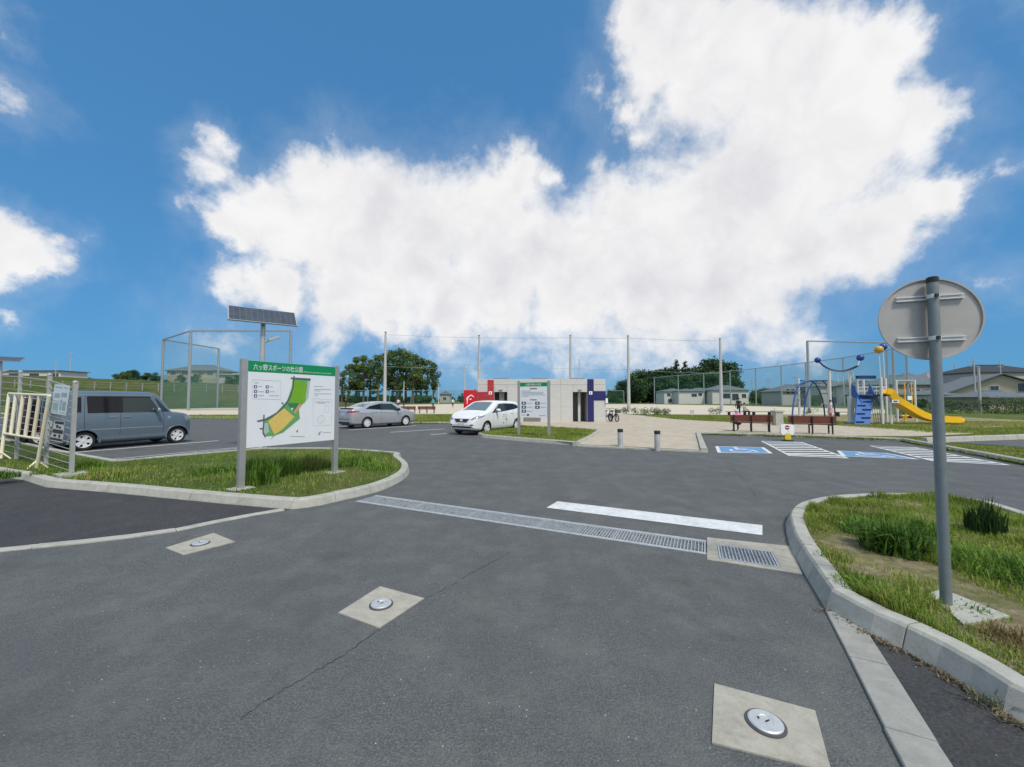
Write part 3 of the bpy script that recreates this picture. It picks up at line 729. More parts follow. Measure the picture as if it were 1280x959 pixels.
# ------------------------------------------------------------------ mesh fence on the left
M_FENCE = pm('fence_grey', (.40, .41, .39), .5, .2, .08, 9)
F0, F1 = at(89, 594.5, .10), at(-60, 549, .10)
fx = (F1 - F0).normalized(); FL = (F1 - F0).length
o = thing('wire_fence', 'pale grey wire fence with capped posts at the corner of the left island', 'fence', F0, math.atan2(fx.y, fx.x))
FH = 2.0
def fence_a(px):
    best = min((abs(CX + FPX * (F0 + fx * (FL * i / 400)).x / ((F0 + fx * (FL * i / 400)).y * math.cos(PITCH)) - px), FL * i / 400) for i in range(401)); return best[1]
ppos = [0.0, fence_a(61), fence_a(24), fence_a(-40)]
PH = [1.78, 1.98, 2.14, 2.45]
for x, FH in zip(ppos, PH):
    b = MB(); b.box(x - .032, x + .032, -.032, .032, -.1, FH); b.build('post', M_FENCE, o)
    b = MB(); b.lathe([(.042, FH), (.042, FH + .02), (.03, FH + .04), (0, FH + .048)], 12, Matrix.Translation((x, 0, 0))); b.build('post_cap', M_FENCE, o, 40)
b = MB(); b.box(-.22, .2, -.2, .2, -.1, .05); b.build('footing', M_KERB, o)
for a0, a1, h0, h1 in zip(ppos, ppos[1:], PH, PH[1:]):
    for i in range(13):
        f = .05 + i * .0745
        b = MB(); b.tube([(a0 + .03, 0, h0 * f), (a1 - .03, 0, h1 * f)], .0075 if i != 12 else .012, 5); b.build('wire', M_FENCE, o)
def fence_pt(px, py, off):
    nrm = Vector((-fx.y, fx.x, 0)); d = raydir(px, py); org = Vector((0, 0, CAMH)); t = (F0 + nrm * off - org).dot(nrm) / d.dot(nrm)
    return org + d * t
def notice(quad, label, mat, lines, marks, matline):
    nrm = Vector((-fx.y, fx.x, 0)); off = .03
    if (Vector((0, 0, 0)) - F0).dot(nrm) < 0: off = -.03
    sgn = 1 if off > 0 else -1
    q = [fence_pt(x, y, off) for x, y in quad]; c = q[2]
    ob = thing('paper_notice', label, 'notice', c)
    b = MB(); b.add([p - c for p in q] + [p - c - nrm * sgn * .006 for p in q], [(0, 1, 2, 3), (7, 6, 5, 4)] + [(i, i + 4, (i + 1) % 4 + 4, (i + 1) % 4) for i in range(4)]); sh = b.build('sheet', mat, ob)
    lp = lambda s, t, z: q[0].lerp(q[1], s).lerp(q[3].lerp(q[2], s), t) - c + nrm * sgn * z
    for (s0, s1, t0, t1) in lines:
        b = MB(); b.add([lp(s0, t0, .002), lp(s1, t0, .002), lp(s1, t1, .002), lp(s0, t1, .002)], [(0, 1, 2, 3)]); b.build('text_block', matline, sh)
notice([(68.5, 480), (87.5, 482), (82, 519.5), (63, 516.5)], 'pale blue printed notice hung on the wire fence', pm('notice_paper', (.62, .70, .74), .6, 0, .05, 6),
       [(.1, .55, .08, .11), (.65, .9, .08, .11), (.1, .45, .3, .45), (.55, .9, .26, .4), (.1, .5, .55, .575), (.55, .65, .5, .85), (.12, .45, .62, .88), (.7, .92, .55, .85), (.1, .5, .92, .945), (.6, .95, .92, .945)], None, pm('notice_ink', (.30, .42, .44), .6))
notice([(68, 525.5), (80.5, 527), (77.5, 553.5), (62.5, 550.5)], 'black and white poster below the pale notice on the fence', pm('poster_white', (.5, .52, .5), .6, 0, .3, 20),
       [(.1, .98, .02, .15), (.04, .98, .42, .6), (.0, 1.0, .84, .95), (.3, .5, .2, .34), (.55, .75, .26, .36), (.2, .45, .66, .78), (.65, .8, .64, .8)], None, pm('poster_black', (.02, .022, .025), .6))
# ------------------------------------------------------------------ cream barrier leaning on the fence
M_CREAM = pm('cream_pipe', (.78, .73, .54), .45, 0, .05, 9, dirt=((.45, .40, .28), .2))
fR, fL_ = at(46, 585, .11), at(1, 573.5, .11)
def near_fence(px, py, z, gap):
    return fence_pt(px, py, gap)
nrmF = Vector((-fx.y, fx.x, 0)); sg = 1 if (-F0).dot(nrmF) > 0 else -1
tL, tR = fence_pt(11.5, 492, sg * .09), fence_pt(61.5, 494.5, sg * .09)
bL, bR = fL_.copy(), fR.copy()
mL, mR = bL.lerp(tL, .38), bR.lerp(tR, .40)
o = thing('pipe_barrier', 'cream pipe barrier leaning crookedly against the wire fence', 'barrier', fR)
def pb(name, pts, r): b = MB(); b.tube([p - fR for p in pts], r, 8); b.build(name, M_CREAM, o, 40)
pb('leg', [bL, tL], .032); pb('leg', [bR, tR], .032); pb('top_rail', [tL, tR], .03); pb('bottom_rail', [mL, mR], .026)
for i in range(1, 5): pb('slat', [mL.lerp(mR, i / 5), tL.lerp(tR, i / 5)], .032)
for bb in (bL, bR):
    for ang in (25, 145, 265):
        e = bb + Vector((math.cos(R(ang)) * .17, math.sin(R(ang)) * .17, -.01)); pb('foot', [bb + Vector((0, 0, .16)), e], .017)
# ------------------------------------------------------------------ solar lamp posts
M_PV = NT('solar_cells'); t = M_PV; br = t.n('ShaderNodeTexBrick'); t.l(t.pos(True), br.inputs['Vector']); br.offset = 0; br.inputs['Scale'].default_value = 1
br.inputs['Brick Width'].default_value = .155; br.inputs['Row Height'].default_value = .155; br.inputs['Mortar Size'].default_value = .006
br.inputs['Color1'].default_value = (.06, .07, .085, 1); br.inputs['Color2'].default_value = (.075, .085, .10, 1); br.inputs['Mortar'].default_value = (.13, .14, .15, 1)
t.l(br.outputs[0], t.b.inputs['Base Color']); t.b.inputs['Roughness'].default_value = .25; M_PV = M_PV.m
M_LAMP = pm('lamp_post_grey', (.46, .49, .50), .4, .4, .08, 6)
def solar(pos, H, yaw, label, pwid, pdep, tilt=28):
    o = thing('solar_street_lamp', label, 'street lamp', pos, yaw, 'solar lamps of the car park')
    b = MB(); b.tube([(0, 0, -.1), (0, 0, H)], [.085, .07], 14); b.build('pole', M_LAMP, o, 40)
    b = MB(); b.cbox((0, 0, .02), (.4, .4, .04)); b.cbox((0, -.06, .55), (.2, .16, .45)); b.build('base_box', M_LAMP, o)
    Mt = Matrix.Translation((0, 0, H + .12)) @ Matrix.Rotation(R(tilt), 4, 'X')
    b = MB(); b.box(-pwid / 2, pwid / 2, -pdep / 2, pdep / 2, -.02, .022, Mt); pf = b.build('panel_frame', M_LAMP, o)
    for (z, nm) in ((.024, 'solar_cells'), (-.026, 'panel_underside')):
        me = MB(); me.box(-pwid / 2 + .03, pwid / 2 - .03, -pdep / 2 + .03, pdep / 2 - .03, z - .002, z + .002)
        ob = me.build(nm, M_PV, pf); ob.matrix_local = Mt
    b = MB(); b.tube([(0, 0, H - .1), (0, 0, H + .12)], .045, 10); b.box(-.5, .5, -.03, .03, -.06, -.022, Mt); b.build('panel_mount', M_LAMP, o)
    b = MB(); b.tube([(0, 0, H - .75), (.18, -.05, H - .62)], .03, 8); b.build('lamp_arm', M_LAMP, o)
    Ml = Matrix.Translation((.27, -.07, H - .58)) @ Matrix.Rotation(R(-25), 4, 'Y')
    b = MB(); b.box(-.14, .18, -.10, .10, -.035, .035, Ml); lh = b.build('lamp_head', M_LAMP, o)
    b = MB(); b.box(-.1, .14, -.08, .08, -.042, -.0355, Ml); b.build('lens', pm('lamp_lens', (.7, .72, .72), .2), lh)
pb_ = at(325, 562, 0); solar(pb_, 4.08, R(37), 'solar panel street lamp rising behind the park map board', 1.85, .85, 40)
pb2 = Vector((-31.4, 24.5, 0)); solar(pb2, 3.95, R(35), 'solar panel street lamp beyond the cream barrier and fence', 1.8, .95, 20)
# ------------------------------------------------------------------ toilet block
def block_mat(name, col, mort, bw=.4, rh=.2, var=.1):
    t = NT(name); b = t.b; b.inputs['Roughness'].default_value = .75
    mp = t.n('ShaderNodeMapping'); mp.inputs['Rotation'].default_value = (R(90), 0, 0); t.l(t.pos(), mp.inputs['Vector'])
    br = t.n('ShaderNodeTexBrick'); t.l(mp.outputs[0], br.inputs['Vector']); br.inputs['Scale'].default_value = 1
    br.inputs['Brick Width'].default_value = bw; br.inputs['Row Height'].default_value = rh; br.inputs['Mortar Size'].default_value = .006
    br.inputs['Color1'].default_value = (*[c * (1 - var) for c in col], 1); br.inputs['Color2'].default_value = (*[min(1, c * (1 + var)) for c in col], 1); br.inputs['Mortar'].default_value = (*mort, 1)
    c = t.mix(t.ramp(t.noise(1.6, 6, .7), [(.45, 0), (.75, .35)]), br.outputs[0], [c * .86 for c in col])
    t.l(c, b.inputs['Base Color']); t.bump(t.noise(40, 4, .6), .2, .005); return t.m
M_BLOCK = block_mat('pale_block', (.55, .55, .525), (.45, .445, .42), var=.035)
M_REDB = block_mat('red_block', (.42, .035, .045), (.25, .02, .03)); M_BLUEB = block_mat('navy_block', (.012, .014, .12), (.008, .01, .08))
BY = 27.2; BX = lambda px: (px - CX) / FPX * BY; BZ = lambda py: 1.55 + (500 - py) * BY / FPX
o = thing('toilet_block', 'low pale block toilet building with red and navy entrance crosses', 'building', (BX(597), BY, .055))
def bx(px): return BX(px) - BX(597)
zt, zd, zj = BZ(473.6) - .055, BZ(490) - .055, BZ(481) - .055
G = .012
def wp(x0, x1, z0, z1, name='wall_panel', mat=M_BLOCK, y0=0, y1=.2):
    b = MB(); b.box(x0 + G / 2, x1 - G / 2, y0, y1, z0, z1 - G); b.build(name, mat, o)
xs = [bx(p) for p in (597, 618, 634, 648, 701, 716, 734, 757)]
for i in (0, 2, 3, 4, 6): wp(xs[i], xs[i + 1], 0, zj)
for i in (1, 5): wp(xs[i], xs[i + 1], zd, zj)
for a0, a1 in ((0, xs[3]), (xs[3], xs[4]), (xs[4], xs[7])): wp(a0, a1, zj, zt)
BD = 4.2
b = MB(); b.box(0.01, xs[7] - .01, .17, .19, zj - .1, zt - .03); b.box(G, xs[1] - .01, .17, .19, 0, zj); b.box(xs[2] + .01, xs[5] - .01, .17, .19, 0, zj); b.box(xs[6] + .01, xs[7] - .01, .17, .19, 0, zj); b.build('joint_backing', M_DARK, o)
b = MB(); b.box(0, .2, .202, BD, 0, zt - .015); b.box(xs[7] - .2, xs[7], .202, BD, 0, zt - .015); b.box(.202, xs[7] - .202, BD - .2, BD, 0, zt - .015); b.build('side_wall', M_BLOCK, o)
b = MB(); b.box(.21, xs[7] - .21, .21, BD - .21, zt - .3, zt - .1); rf = b.build('roof', pm('roof_grey', (.22, .23, .25), .6), o)
for a0, a1 in ((616, 636), (666, 686), (718, 733)):
    b = MB(); b.box(bx(a0), bx(a1), 1.0, 2.0, zt - .1, zt + .10); b.build('roof_vent', pm('roof_vent_grey', (.2, .23, .27), .5), rf)
b = MB(); b.box(.2, xs[7] - .2, 1.9, 2.0, 0, zt - .31); b.build('inner_wall', pm('inner_tile', (.35, .35, .33), .6), o)
b = MB(); b.box(.2, xs[7] - .2, .21, 1.9, -.05, .012); b.build('inner_floor', pm('inner_floor', (.22, .21, .19), .7), o)
for (d0, d1, nm) in ((xs[1], xs[2], 0), (xs[5], xs[6], 1)):
    wd = d1 - d0
    b = MB(); b.box(d0 + wd * .45, d0 + wd * .62, .55, .65, .013, zt - .32) if nm else b.box(d0 + wd * .35, d0 + wd * .75, .75, .85, .013, zt - .32)
    b.build('screen_wall', pm('screen_white', (.6, .6, .57), .6), o)
    b = MB(); b.box(d0 - .06, d0 - .002, .21, 1.88, 0, zt - .31); b.box(d1 + .002, d1 + .06, .21, 1.88, 0, zt - .31); b.build('jamb_wall', pm('inner_tile', (.35, .35, .33), .6), o)
    b = MB(); b.box((d0 + d1) / 2 - .12, (d0 + d1) / 2 + .12, -.09, -.002, zd + .12, zd + .20); b.build('entrance_lamp', M_LAMP, o)
Zf = lambda py: BZ(py) - .055
for (x0, x1, y0, y1, m) in ((609.5, 617.3, 490, 475, M_REDB), (597.2, 617.8, 506, 490, M_REDB), (734.2, 742.2, 527.2, 474, M_BLUEB), (742.2, 757, 500.5, 489, M_BLUEB)):
    b = MB(); b.box(bx(x0) + .005, bx(x1) - .005, -.03, -.002, max(.01, Zf(y0)), Zf(y1)); b.build('colour_panel', m, o)
b = MB(); b.box(bx(597.2), bx(617.8), -.03, -.002, .01, Zf(506) - .02); b.build('colour_panel', M_REDB, o)
for x, mk in ((613, 0), (738.2, 1)):
    c = bx(x); z = Zf(491.3)
    b = MB(); b.box(c - .11, c + .11, -.05, -.031, z - .11, z + .11); pl = b.build('toilet_plaque', M_WHITE, o)
    b = MB(); b.ball((c, -.052, z + .055), .022, 8)
    b.box(c - .03, c + .03, -.056, -.0505, z - .07, z + .028); b.build('toilet_symbol', flat_col('symbol_red', (.4, .03, .04)) if mk == 0 else flat_col('symbol_blue', (.02, .03, .2)), pl)
b = MB(); b.box(bx(654.5), bx(675.5), -.025, -.002, .06, .33); gv = b.build('vent_grille', pm('grille_dark', (.10, .10, .09), .6), o)
for j in range(4):
    b = MB(); b.box(bx(655), bx(675), -.034, -.0255, .085 + j * .06, .115 + j * .06); b.build('louvre', pm('louvre_grey', (.30, .29, .26), .5), gv)
b = MB(); b.box(xs[7] - .02, xs[7] + .12, -.12, .02, BZ(505), BZ(499)); b.build('wall_lamp', M_WHITE, o)
# ------------------------------------------------------------------ red vending machine
M_RED = pm('vending_red', (.62, .006, .016), .3, 0, .05, 4, coat=.4)
o = thing('vending_machine', 'bright red vending machine with a white leaping emblem beside the toilet block', 'vending machine', (BX(581.3), BY - .75, .058))
vw, vh = BX(596) - BX(581), BZ(487.3) - .1
b = MB(); b.box(0, vw, 0, .7, .08, vh); bd = b.build('cabinet', M_RED, o)
b = MB(); b.box(.04, vw - .04, .04, .66, 0, .08); b.build('plinth', M_BLACK, o)
b = MB(); b.box(.02, vw - .02, -.04, -.002, .12, vh - .02); dr = b.build('front_panel', M_RED, o)
def vsw(pts, nm='white_emblem'):
    pts = [(x, .56 + (z - .27) * .80) for x, z in pts]; b = MB(); b.add([(vw * x, -.046, vh * z) for x, z in pts], [tuple(t) for t in tessellate_polygon([[Vector((x, z, 0)) for x, z in pts]])]); b.build(nm, M_WHITE, dr)
vsw([(.22, .50), (.30, .56), (.42, .60), (.58, .645), (.72, .63), (.86, .55), (.80, .545), (.70, .59), (.58, .60), (.44, .555), (.36, .50), (.34, .40), (.29, .28), (.25, .27), (.27, .40)])
vsw([(.45, .48), (.62, .50), (.66, .46), (.50, .44)])
vsw([(.10, .10), (.28, .13), (.30, .17), (.14, .15)])
# ------------------------------------------------------------------ bollards
for px, py, lab in ((775.5, 557.8, 'short grey bollard with black cap nearer the rules notice on the plaza edge'), (821.8, 561.3, 'short grey bollard with black cap nearer the blue wheelchair bays')):
    o = thing('bollard', lab, 'bollard', at(px, py, .06), 0, 'bollards at the plaza edge')
    b = MB(); b.lathe([(.085, -.1), (.085, .47), (.083, .475), (0, .476)], 20); b.build('shaft', pm('bollard_grey', (.42, .43, .42), .5, .2), o, 40)
    b = MB(); b.lathe([(.090, .455), (.092, .54), (.084, .555), (0, .558)], 20); b.build('cap', M_BLACK, o, 40)
# ------------------------------------------------------------------ benches with backs
M_BROWN = pm('brown_board', (.16, .048, .028), .5, 0, .2, 5)
def bench(p, q, label, gname, boards=2):
    d = (q - p).normalized(); Lb = (q - p).length
    o = thing('park_bench', label, 'bench', p, math.atan2(d.y, d.x), gname)
    for i in range(3):
        x = Lb * (.09 + .41 * i) if boards else 0
        b = MB(); b.box(x - .025, x + .025, -.03, .02, -.05, .765); b.box(x - .025, x + .025, .021, .42, .36, .40); b.box(x - .025, x + .025, .37, .42, -.05, .359); b.build('leg', M_BLACK, o)
    for i in range(boards):
        b = MB(); h = .31; x0, x1 = Lb * i / boards + .003, Lb * (i + 1) / boards - .003
        b.box(x0, x1, .0215, .06, .47, .47 + h / 2 - .004); b.build('back_board', M_BROWN, o)
        b = MB(); b.box(x0, x1, .0215, .06, .47 + h / 2, .47 + h); b.build('back_board', M_BROWN, o)
    for i in range(3):
        b = MB(); b.box(0, Lb, .07 + .125 * i, .185 + .125 * i, .401, .435); b.build('seat_slat', M_BROWN, o)
    return o
bench(at(913, 539.2, .06), at(967.3, 540.8, .06), 'brown slatted park bench with a pink clad person seated on it', 'benches with backs by the path')
bench(at(986, 541.8, .06), at(1046.5, 543.2, .06), 'brown slatted park bench just behind the yellow-footed sign', 'benches with backs by the path')
bench(at(500.5, 516.8, .06), at(519.5, 516.8, .06), 'brown park bench right in front of the silver sedan bonnet', 'benches with backs by the field')
bench(at(522, 516.8, .06), at(544.2, 516.8, .06), 'brown park bench by the field near the player in teal', 'benches with backs by the field')
# low tables / benches without backs
M_WOODG = pm('weathered_board', (.16, .135, .115), .7, 0, .2, 6)
def stool(p, q, label):
    d = (q - p).normalized(); Lb = (q - p).length
    o = thing('backless_bench', label, 'bench', p, math.atan2(d.y, d.x), 'backless benches near the field')
    for i in range(3):
        b = MB(); b.box(0, Lb, .14 * i, .14 * i + .125, .37, .42); b.build('seat_slat', M_WOODG, o)
    for x in (.25, Lb - .25):
        b = MB(); b.box(x - .03, x + .03, .01, .4, -.05, .369); b.build('leg', M_BLACK, o)
stool(at(909.5, 520.2, .06), at(936, 520.2, .06), 'dark backless bench under the two people by the field')
stool(at(940.5, 520.2, .06), at(967, 520.2, .06), 'dark backless bench left of the pale fountain pillar')
stool(at(1046, 520.8, .06), at(1068, 520.8, .06), 'dark backless bench beyond the blue climbing wall')
# pale pillar
o = thing('drinking_fountain', 'pale concrete drinking fountain pillar between the two brown benches', 'fountain', at(972, 531.5, .06))
b = MB(); b.box(-.22, .22, -.2, .2, -.05, .78); b.build('pillar', M_KERB, o)
b = MB(); b.box(-.26, .30, -.24, .24, .78, .86); bs = b.build('basin', M_KERB, o)
b = MB(); b.tube([(-.12, .1, .86), (-.12, .1, .96), (-.06, .06, .99)], .015, 8); b.build('spout', M_GALV, bs)
# ------------------------------------------------------------------ portable sign on yellow foot
o = thing('portable_sign', 'white portable no entry sign on a yellow foot by the bay kerb', 'sign', at(984.3, 551, 0))
b = MB(); b.lathe([(.20, 0), (.20, .03), (.15, .045), (0, .045)], 8); b.build('rubber_base', M_BLACK, o)
b = MB(); b.box(-.11, .11, -.05, .05, .045, .26); b.build('foot', pm('safety_yellow', (.62, .50, .02), .5, 0, .08, 9), o)
b = MB(); w_, h_, c_ = .255, .40, .05
pts = [(-w_ + c_, 0), (w_ - c_, 0), (w_ - .02, c_), (w_, c_ + .02), (w_, h_ - c_ - .02), (w_ - .02, h_ - c_), (w_ - c_, h_ - .01), (.12, h_), (-.12, h_), (-w_ + c_, h_ - .01), (-w_ + .02, h_ - c_), (-w_, h_ - c_ - .02), (-w_, c_ + .02), (-w_ + .02, c_)]
tri = [tuple(t) for t in tessellate_polygon([[Vector((x, z, 0)) for x, z in pts]])]; n_ = len(pts)
b.add([(x, -.03, z + .225) for x, z in pts] + [(x, .03, z + .225) for x, z in pts], tri + [tuple(i + n_ for i in t)[::-1] for t in tri] + [(i, (i + 1) % n_, (i + 1) % n_ + n_, i + n_) for i in range(n_)])
pn = b.build('panel', pm('plastic_white', (.80, .80, .80), .4, 0, .02), o)
Mf = Matrix.Translation((-.015, -.031, .50)) @ Matrix.Rotation(R(90), 4, 'X')
b = MB(); b.lathe([(0, .0), (.085, 0), (.085, .003), (0, .003)], 24, Mf); b.build('red_disc', pm('disc_red', (.20, .02, .06), .4), pn)
b = MB(); b.box(-.075, .045, -.036, -.0345, .485, .515); b.build('white_bar', M_WHITE, pn)
b = MB(); b.box(.02, .05, -.033, -.031, .335, .375); b.box(-.08, .06, -.033, -.031, .275, .295); b.build('text_line', M_INKL, pn)
# ------------------------------------------------------------------ bicycles
M_TYRE = pm('tyre', (.018, .018, .019), .85, 0, .2, 30)
def torus(b, c, R_, r, n=22, m=6):
    vs, fs = [], []
    for i in range(n):
        a = 2 * math.pi * i / n
        for j in range(m):
            t = 2 * math.pi * j / m
            vs.append((c[0] + (R_ + r * math.cos(t)) * math.cos(a), c[1] + r * math.sin(t), c[2] + (R_ + r * math.cos(t)) * math.sin(a)))
    for i in range(n):
        for j in range(m): fs.append((i * m + j, ((i + 1) % n) * m + j, ((i + 1) % n) * m + (j + 1) % m, i * m + (j + 1) % m))
    b.add(vs, fs)
def bike(pos, rz, label, col, basket):
    o = thing('bicycle', label, 'bicycle', pos, rz, 'bicycles parked by the toilet block')
    fm = pm('bike_frame_' + str(col), {'navy': (.03, .035, .09), 'grey': (.16, .16, .19)}[col], .35, .3)
    r = .27
    for x in (-.46, .46):
        b = MB(); torus(b, (x, 0, r), r - .032, .034); wh = b.build('wheel', M_TYRE, o, 60)
        b = MB()
        for k_ in range(8):
            a = math.pi * k_ / 8; b.tube([(x - math.cos(a) * (r - .03), 0, r - math.sin(a) * (r - .03)), (x + math.cos(a) * (r - .03), 0, r + math.sin(a) * (r - .03))], .0035, 4)
        tag(b.build('spokes', M_GALV, wh), kind='stuff')
    b = MB(); b.tube([(.46, 0, r), (.36, 0, .62), (.31, 0, .86)], .028, 6); b.tube([(.37, 0, .6), (-.08, 0, r + .02)], .036, 6); b.tube([(-.08, 0, r + .02), (-.2, 0, .68)], .028, 6); b.tube([(-.46, 0, r), (-.08, 0, r + .02)], .014, 6); b.tube([(-.46, 0, r), (-.17, 0, .58)], .012, 6)
    b.build('frame', fm, o, 60)
    b = MB(); b.tube([(.2, -.27, .93), (.3, -.15, .9), (.33, 0, .88), (.3, .15, .9), (.2, .27, .93)], .014, 6); b.build('handlebar', M_BLACK, o, 60)
    b = MB(); b.ball((-.2, 0, .72), .13, 10, .5); b.build('saddle', M_BLACK, o, 60)
    b = MB(); b.tube([(-.08, -.1, r - .1), (-.08, -.08, r + .02), (-.08, .08, r + .02), (-.08, .1, r + .15)], .012, 6); b.build('pedal_crank', M_BLACK, o)
    b = MB(); b.tube([(-.35, 0, r), (-.3, .16, 0)], .01, 5); b.build('kickstand', M_GALV, o)
    if basket:
        b = MB(); b.box(.44, .72, -.15, .15, .60, .62)
        for s_ in (0, 1): b.box(.44 + s_ * .27, .45 + s_ * .27, -.15, .15, .62, .84); b.box(.451, .709, -.15 + s_ * .29, -.14 + s_ * .29, .62, .84)
        b.build('basket', pm('basket_dark', (.07, .08, .075), .6), o)
bike(Vector(((766.5 - CX) / FPX * 27.6, 27.6, .06)), R(-75), 'small bicycle with front basket parked at the toilet block corner', 'navy', True)
bike(Vector(((759.5 - CX) / FPX * 28.0, 28.2, .06)), R(-72), 'grey bicycle tucked against the toilet block wall', 'grey', False)
# ------------------------------------------------------------------ cars
M_CGLASS = NT('car_glass'); _t = M_CGLASS
_t.b.inputs['Base Color'].default_value = (.03, .045, .042, 1); _t.b.inputs['Roughness'].default_value = .05; _t.b.inputs['Specular IOR Level'].default_value = .4; M_CGLASS = _t.m
_t = NT('windscreen_glass'); _t.b.inputs['Base Color'].default_value = (.16, .21, .205, 1); _t.b.inputs['Roughness'].default_value = .07; _t.b.inputs['Specular IOR Level'].default_value = .9; M_WGLASS = _t.m
_t = NT('privacy_glass'); _t.b.inputs['Base Color'].default_value = (.010, .012, .015, 1); _t.b.inputs['Roughness'].default_value = .06; _t.b.inputs['Specular IOR Level'].default_value = .3; M_PGLASS = _t.m
M_RIM = pm('alloy', (.72, .73, .74), .35, .15, .06, 20)
M_CHROME = pm('chrome', (.72, .73, .74), .15, .95, .03)
M_TAIL = pm('tail_red', (.42, .01, .02), .18, 0, .2, 12, coat=.6)
M_HEAD = pm('headlamp', (.30, .33, .35), .12, .3, .45, 22, coat=.8)
M_PLATE = pm('number_plate', (.52, .53, .54), .5)
def carpaint(name, col, metal):
    t = NT(name); b = t.b; b.inputs['Metallic'].default_value = metal; b.inputs['Roughness'].default_value = .36
    b.inputs['Coat Weight'].default_value = .7; b.inputs['Coat Roughness'].default_value = .05
    c = t.ramp(t.noise(2.5, 5, .6, True), [(.3, [x * .94 for x in col]), (.7, col)]); t.l(c, b.inputs['Base Color']); return t.m
def dense(st, m=4):
    P_ = [Vector(s[:3]) for s in st]; Wd = [s[3] for s in st]; o = []
    for i in range(len(st) - 1):
        for k_ in range(m):
            t = k_ / m; a, b, c, d = (np.array(st[max(0, min(len(st) - 1, i + j))]) for j in (-1, 0, 1, 2))
            o.append(.5 * (2 * b + (c - a) * t + (2 * a - 5 * b + 4 * c - d) * t * t + (3 * b - a - 3 * c + d) * t ** 3))
    o.append(np.array(st[-1])); return o
def car(name, label, pos, heading, paint, spec, group=None):
    st = dense(spec['st']); belt = spec['belt']; tum = spec['tum']
    o = thing(name, label, 'car', pos, heading, group)
    vs, fs = [], []; m = None
    for (x, zb, zt, Wd) in st:
        r = min(spec.get('r', .13), (zt - zb) * .42)
        def wz(z):
            if z > belt: return Wd - (z - belt) * tum
            f = (belt - z) / max(.05, belt - .2); return Wd - .045 * f * f + .012 * math.sin(f * math.pi)
        half = [(0, zb), (wz(zb) - .12, zb), (wz(zb) - .03, zb + .03)]
        zs = np.linspace(zb + .08, zt - r, 10)
        half += [(wz(z), z) for z in zs]
        wt = wz(zt - r)
        for k_ in range(1, 6):
            a = math.pi / 2 * k_ / 5; half.append((wt - r * (1 - math.cos(a)), zt - r + r * math.sin(a)))
        we = wt - r; cr = spec.get('crown', .03)
        half += [(we * .6, zt + cr * .64), (we * .25, zt + cr * .94), (0, zt + cr)]
        ring = [(x, -y, z) for y, z in half] + [(x, y, z) for y, z in half[-2:0:-1]]
        m = len(ring); vs += ring
    for i in range(len(st) - 1):
        for j in range(m): fs.append((i * m + j, i * m + (j + 1) % m, (i + 1) * m + (j + 1) % m, (i + 1) * m + j))
    fs += [tuple(range(m)), tuple(range((len(st) - 1) * m, len(st) * m))[::-1]]
    b = MB(); b.add(vs, fs); full = b.mesh('body_full', paint)
    bm = bmesh.new(); bm.from_mesh(full); bmesh.ops.triangulate(bm, faces=[f for f in bm.faces if len(f.verts) > 4]); bvh = BVHTree.FromBMesh(bm); bm.free()
    wr = spec['wr']; ax = spec['axles']; hw = max(s[3] for s in spec['st'])
    cut = MB()
    for x in ax:
        for sgn in (-1, 1):
            M = Matrix.Translation((x, sgn * (hw - .13), wr)) @ Matrix.Rotation(R(90), 4, 'X')
            cut.lathe([(wr + .045, -.17), (wr + .045, .17)], 28, M)
    ob = bpy.data.objects.new('body', full); COL.objects.link(ob)
    cm = cut.mesh('cut', M_BLACK); co = bpy.data.objects.new('cut', cm); COL.objects.link(co)
    md = ob.modifiers.new('arch', 'BOOLEAN'); md.operation = 'DIFFERENCE'; md.object = co; md.solver = 'EXACT'
    if hasattr(md, 'material_mode'): md.material_mode = 'TRANSFER'
    bpy.context.view_layer.update()
    me = bpy.data.meshes.new_from_object(ob.evaluated_get(bpy.context.evaluated_depsgraph_get()))
    bpy.data.objects.remove(ob); bpy.data.objects.remove(co)
    me.polygons.foreach_set('use_smooth', [True] * len(me.polygons)); me.set_sharp_from_angle(angle=R(38))
    body = link('body', me, o)
    # patches wrapped on the body
    def wrap(nm, rows, direction, mat, off=.004, par=o):
        d = Vector(direction); g_ = []
        for row in rows:
            gr_ = []
            for p in row:
                p = Vector(p); h, nrm, _, _ = bvh.ray_cast(p - d * 3, d)
                if h is None: h, nrm, _, _ = bvh.find_nearest(p)
                if nrm.dot(d) > 0: nrm = -nrm
                gr_.append(h + nrm * off)
            g_.append(gr_)
        b = MB(); k_ = len(g_[0]); b.add([v for r_ in g_ for v in r_], [(i * k_ + j, i * k_ + j + 1, (i + 1) * k_ + j + 1, (i + 1) * k_ + j) for i in range(len(g_) - 1) for j in range(k_ - 1)])
        ob_ = b.build(nm, mat, par, fix=False, smooth=60)
        ns = sum((p.normal for p in ob_.data.polygons), Vector())
        if ns.dot(d) > 0: ob_.data.flip_normals()
        return ob_
    def strip(lo, hi, n=12, rws=5):
        def ev(pl, t):
            L_ = [0]
            for a, b2 in zip(pl, pl[1:]): L_.append(L_[-1] + math.hypot(b2[0] - a[0], b2[1] - a[1]))
            d_ = t * L_[-1]
            for i in range(1, len(pl)):
                if L_[i] >= d_ - 1e-9: break
            f = (d_ - L_[i - 1]) / max(1e-6, L_[i] - L_[i - 1]); return (pl[i - 1][0] + (pl[i][0] - pl[i - 1][0]) * f, pl[i - 1][1] + (pl[i][1] - pl[i - 1][1]) * f)
        return [[(lambda a, b2, s: (a[0] + (b2[0] - a[0]) * s, a[1] + (b2[1] - a[1]) * s))(ev(lo, i / n), ev(hi, i / n), r_ / (rws - 1)) for i in range(n + 1)] for r_ in range(rws)]
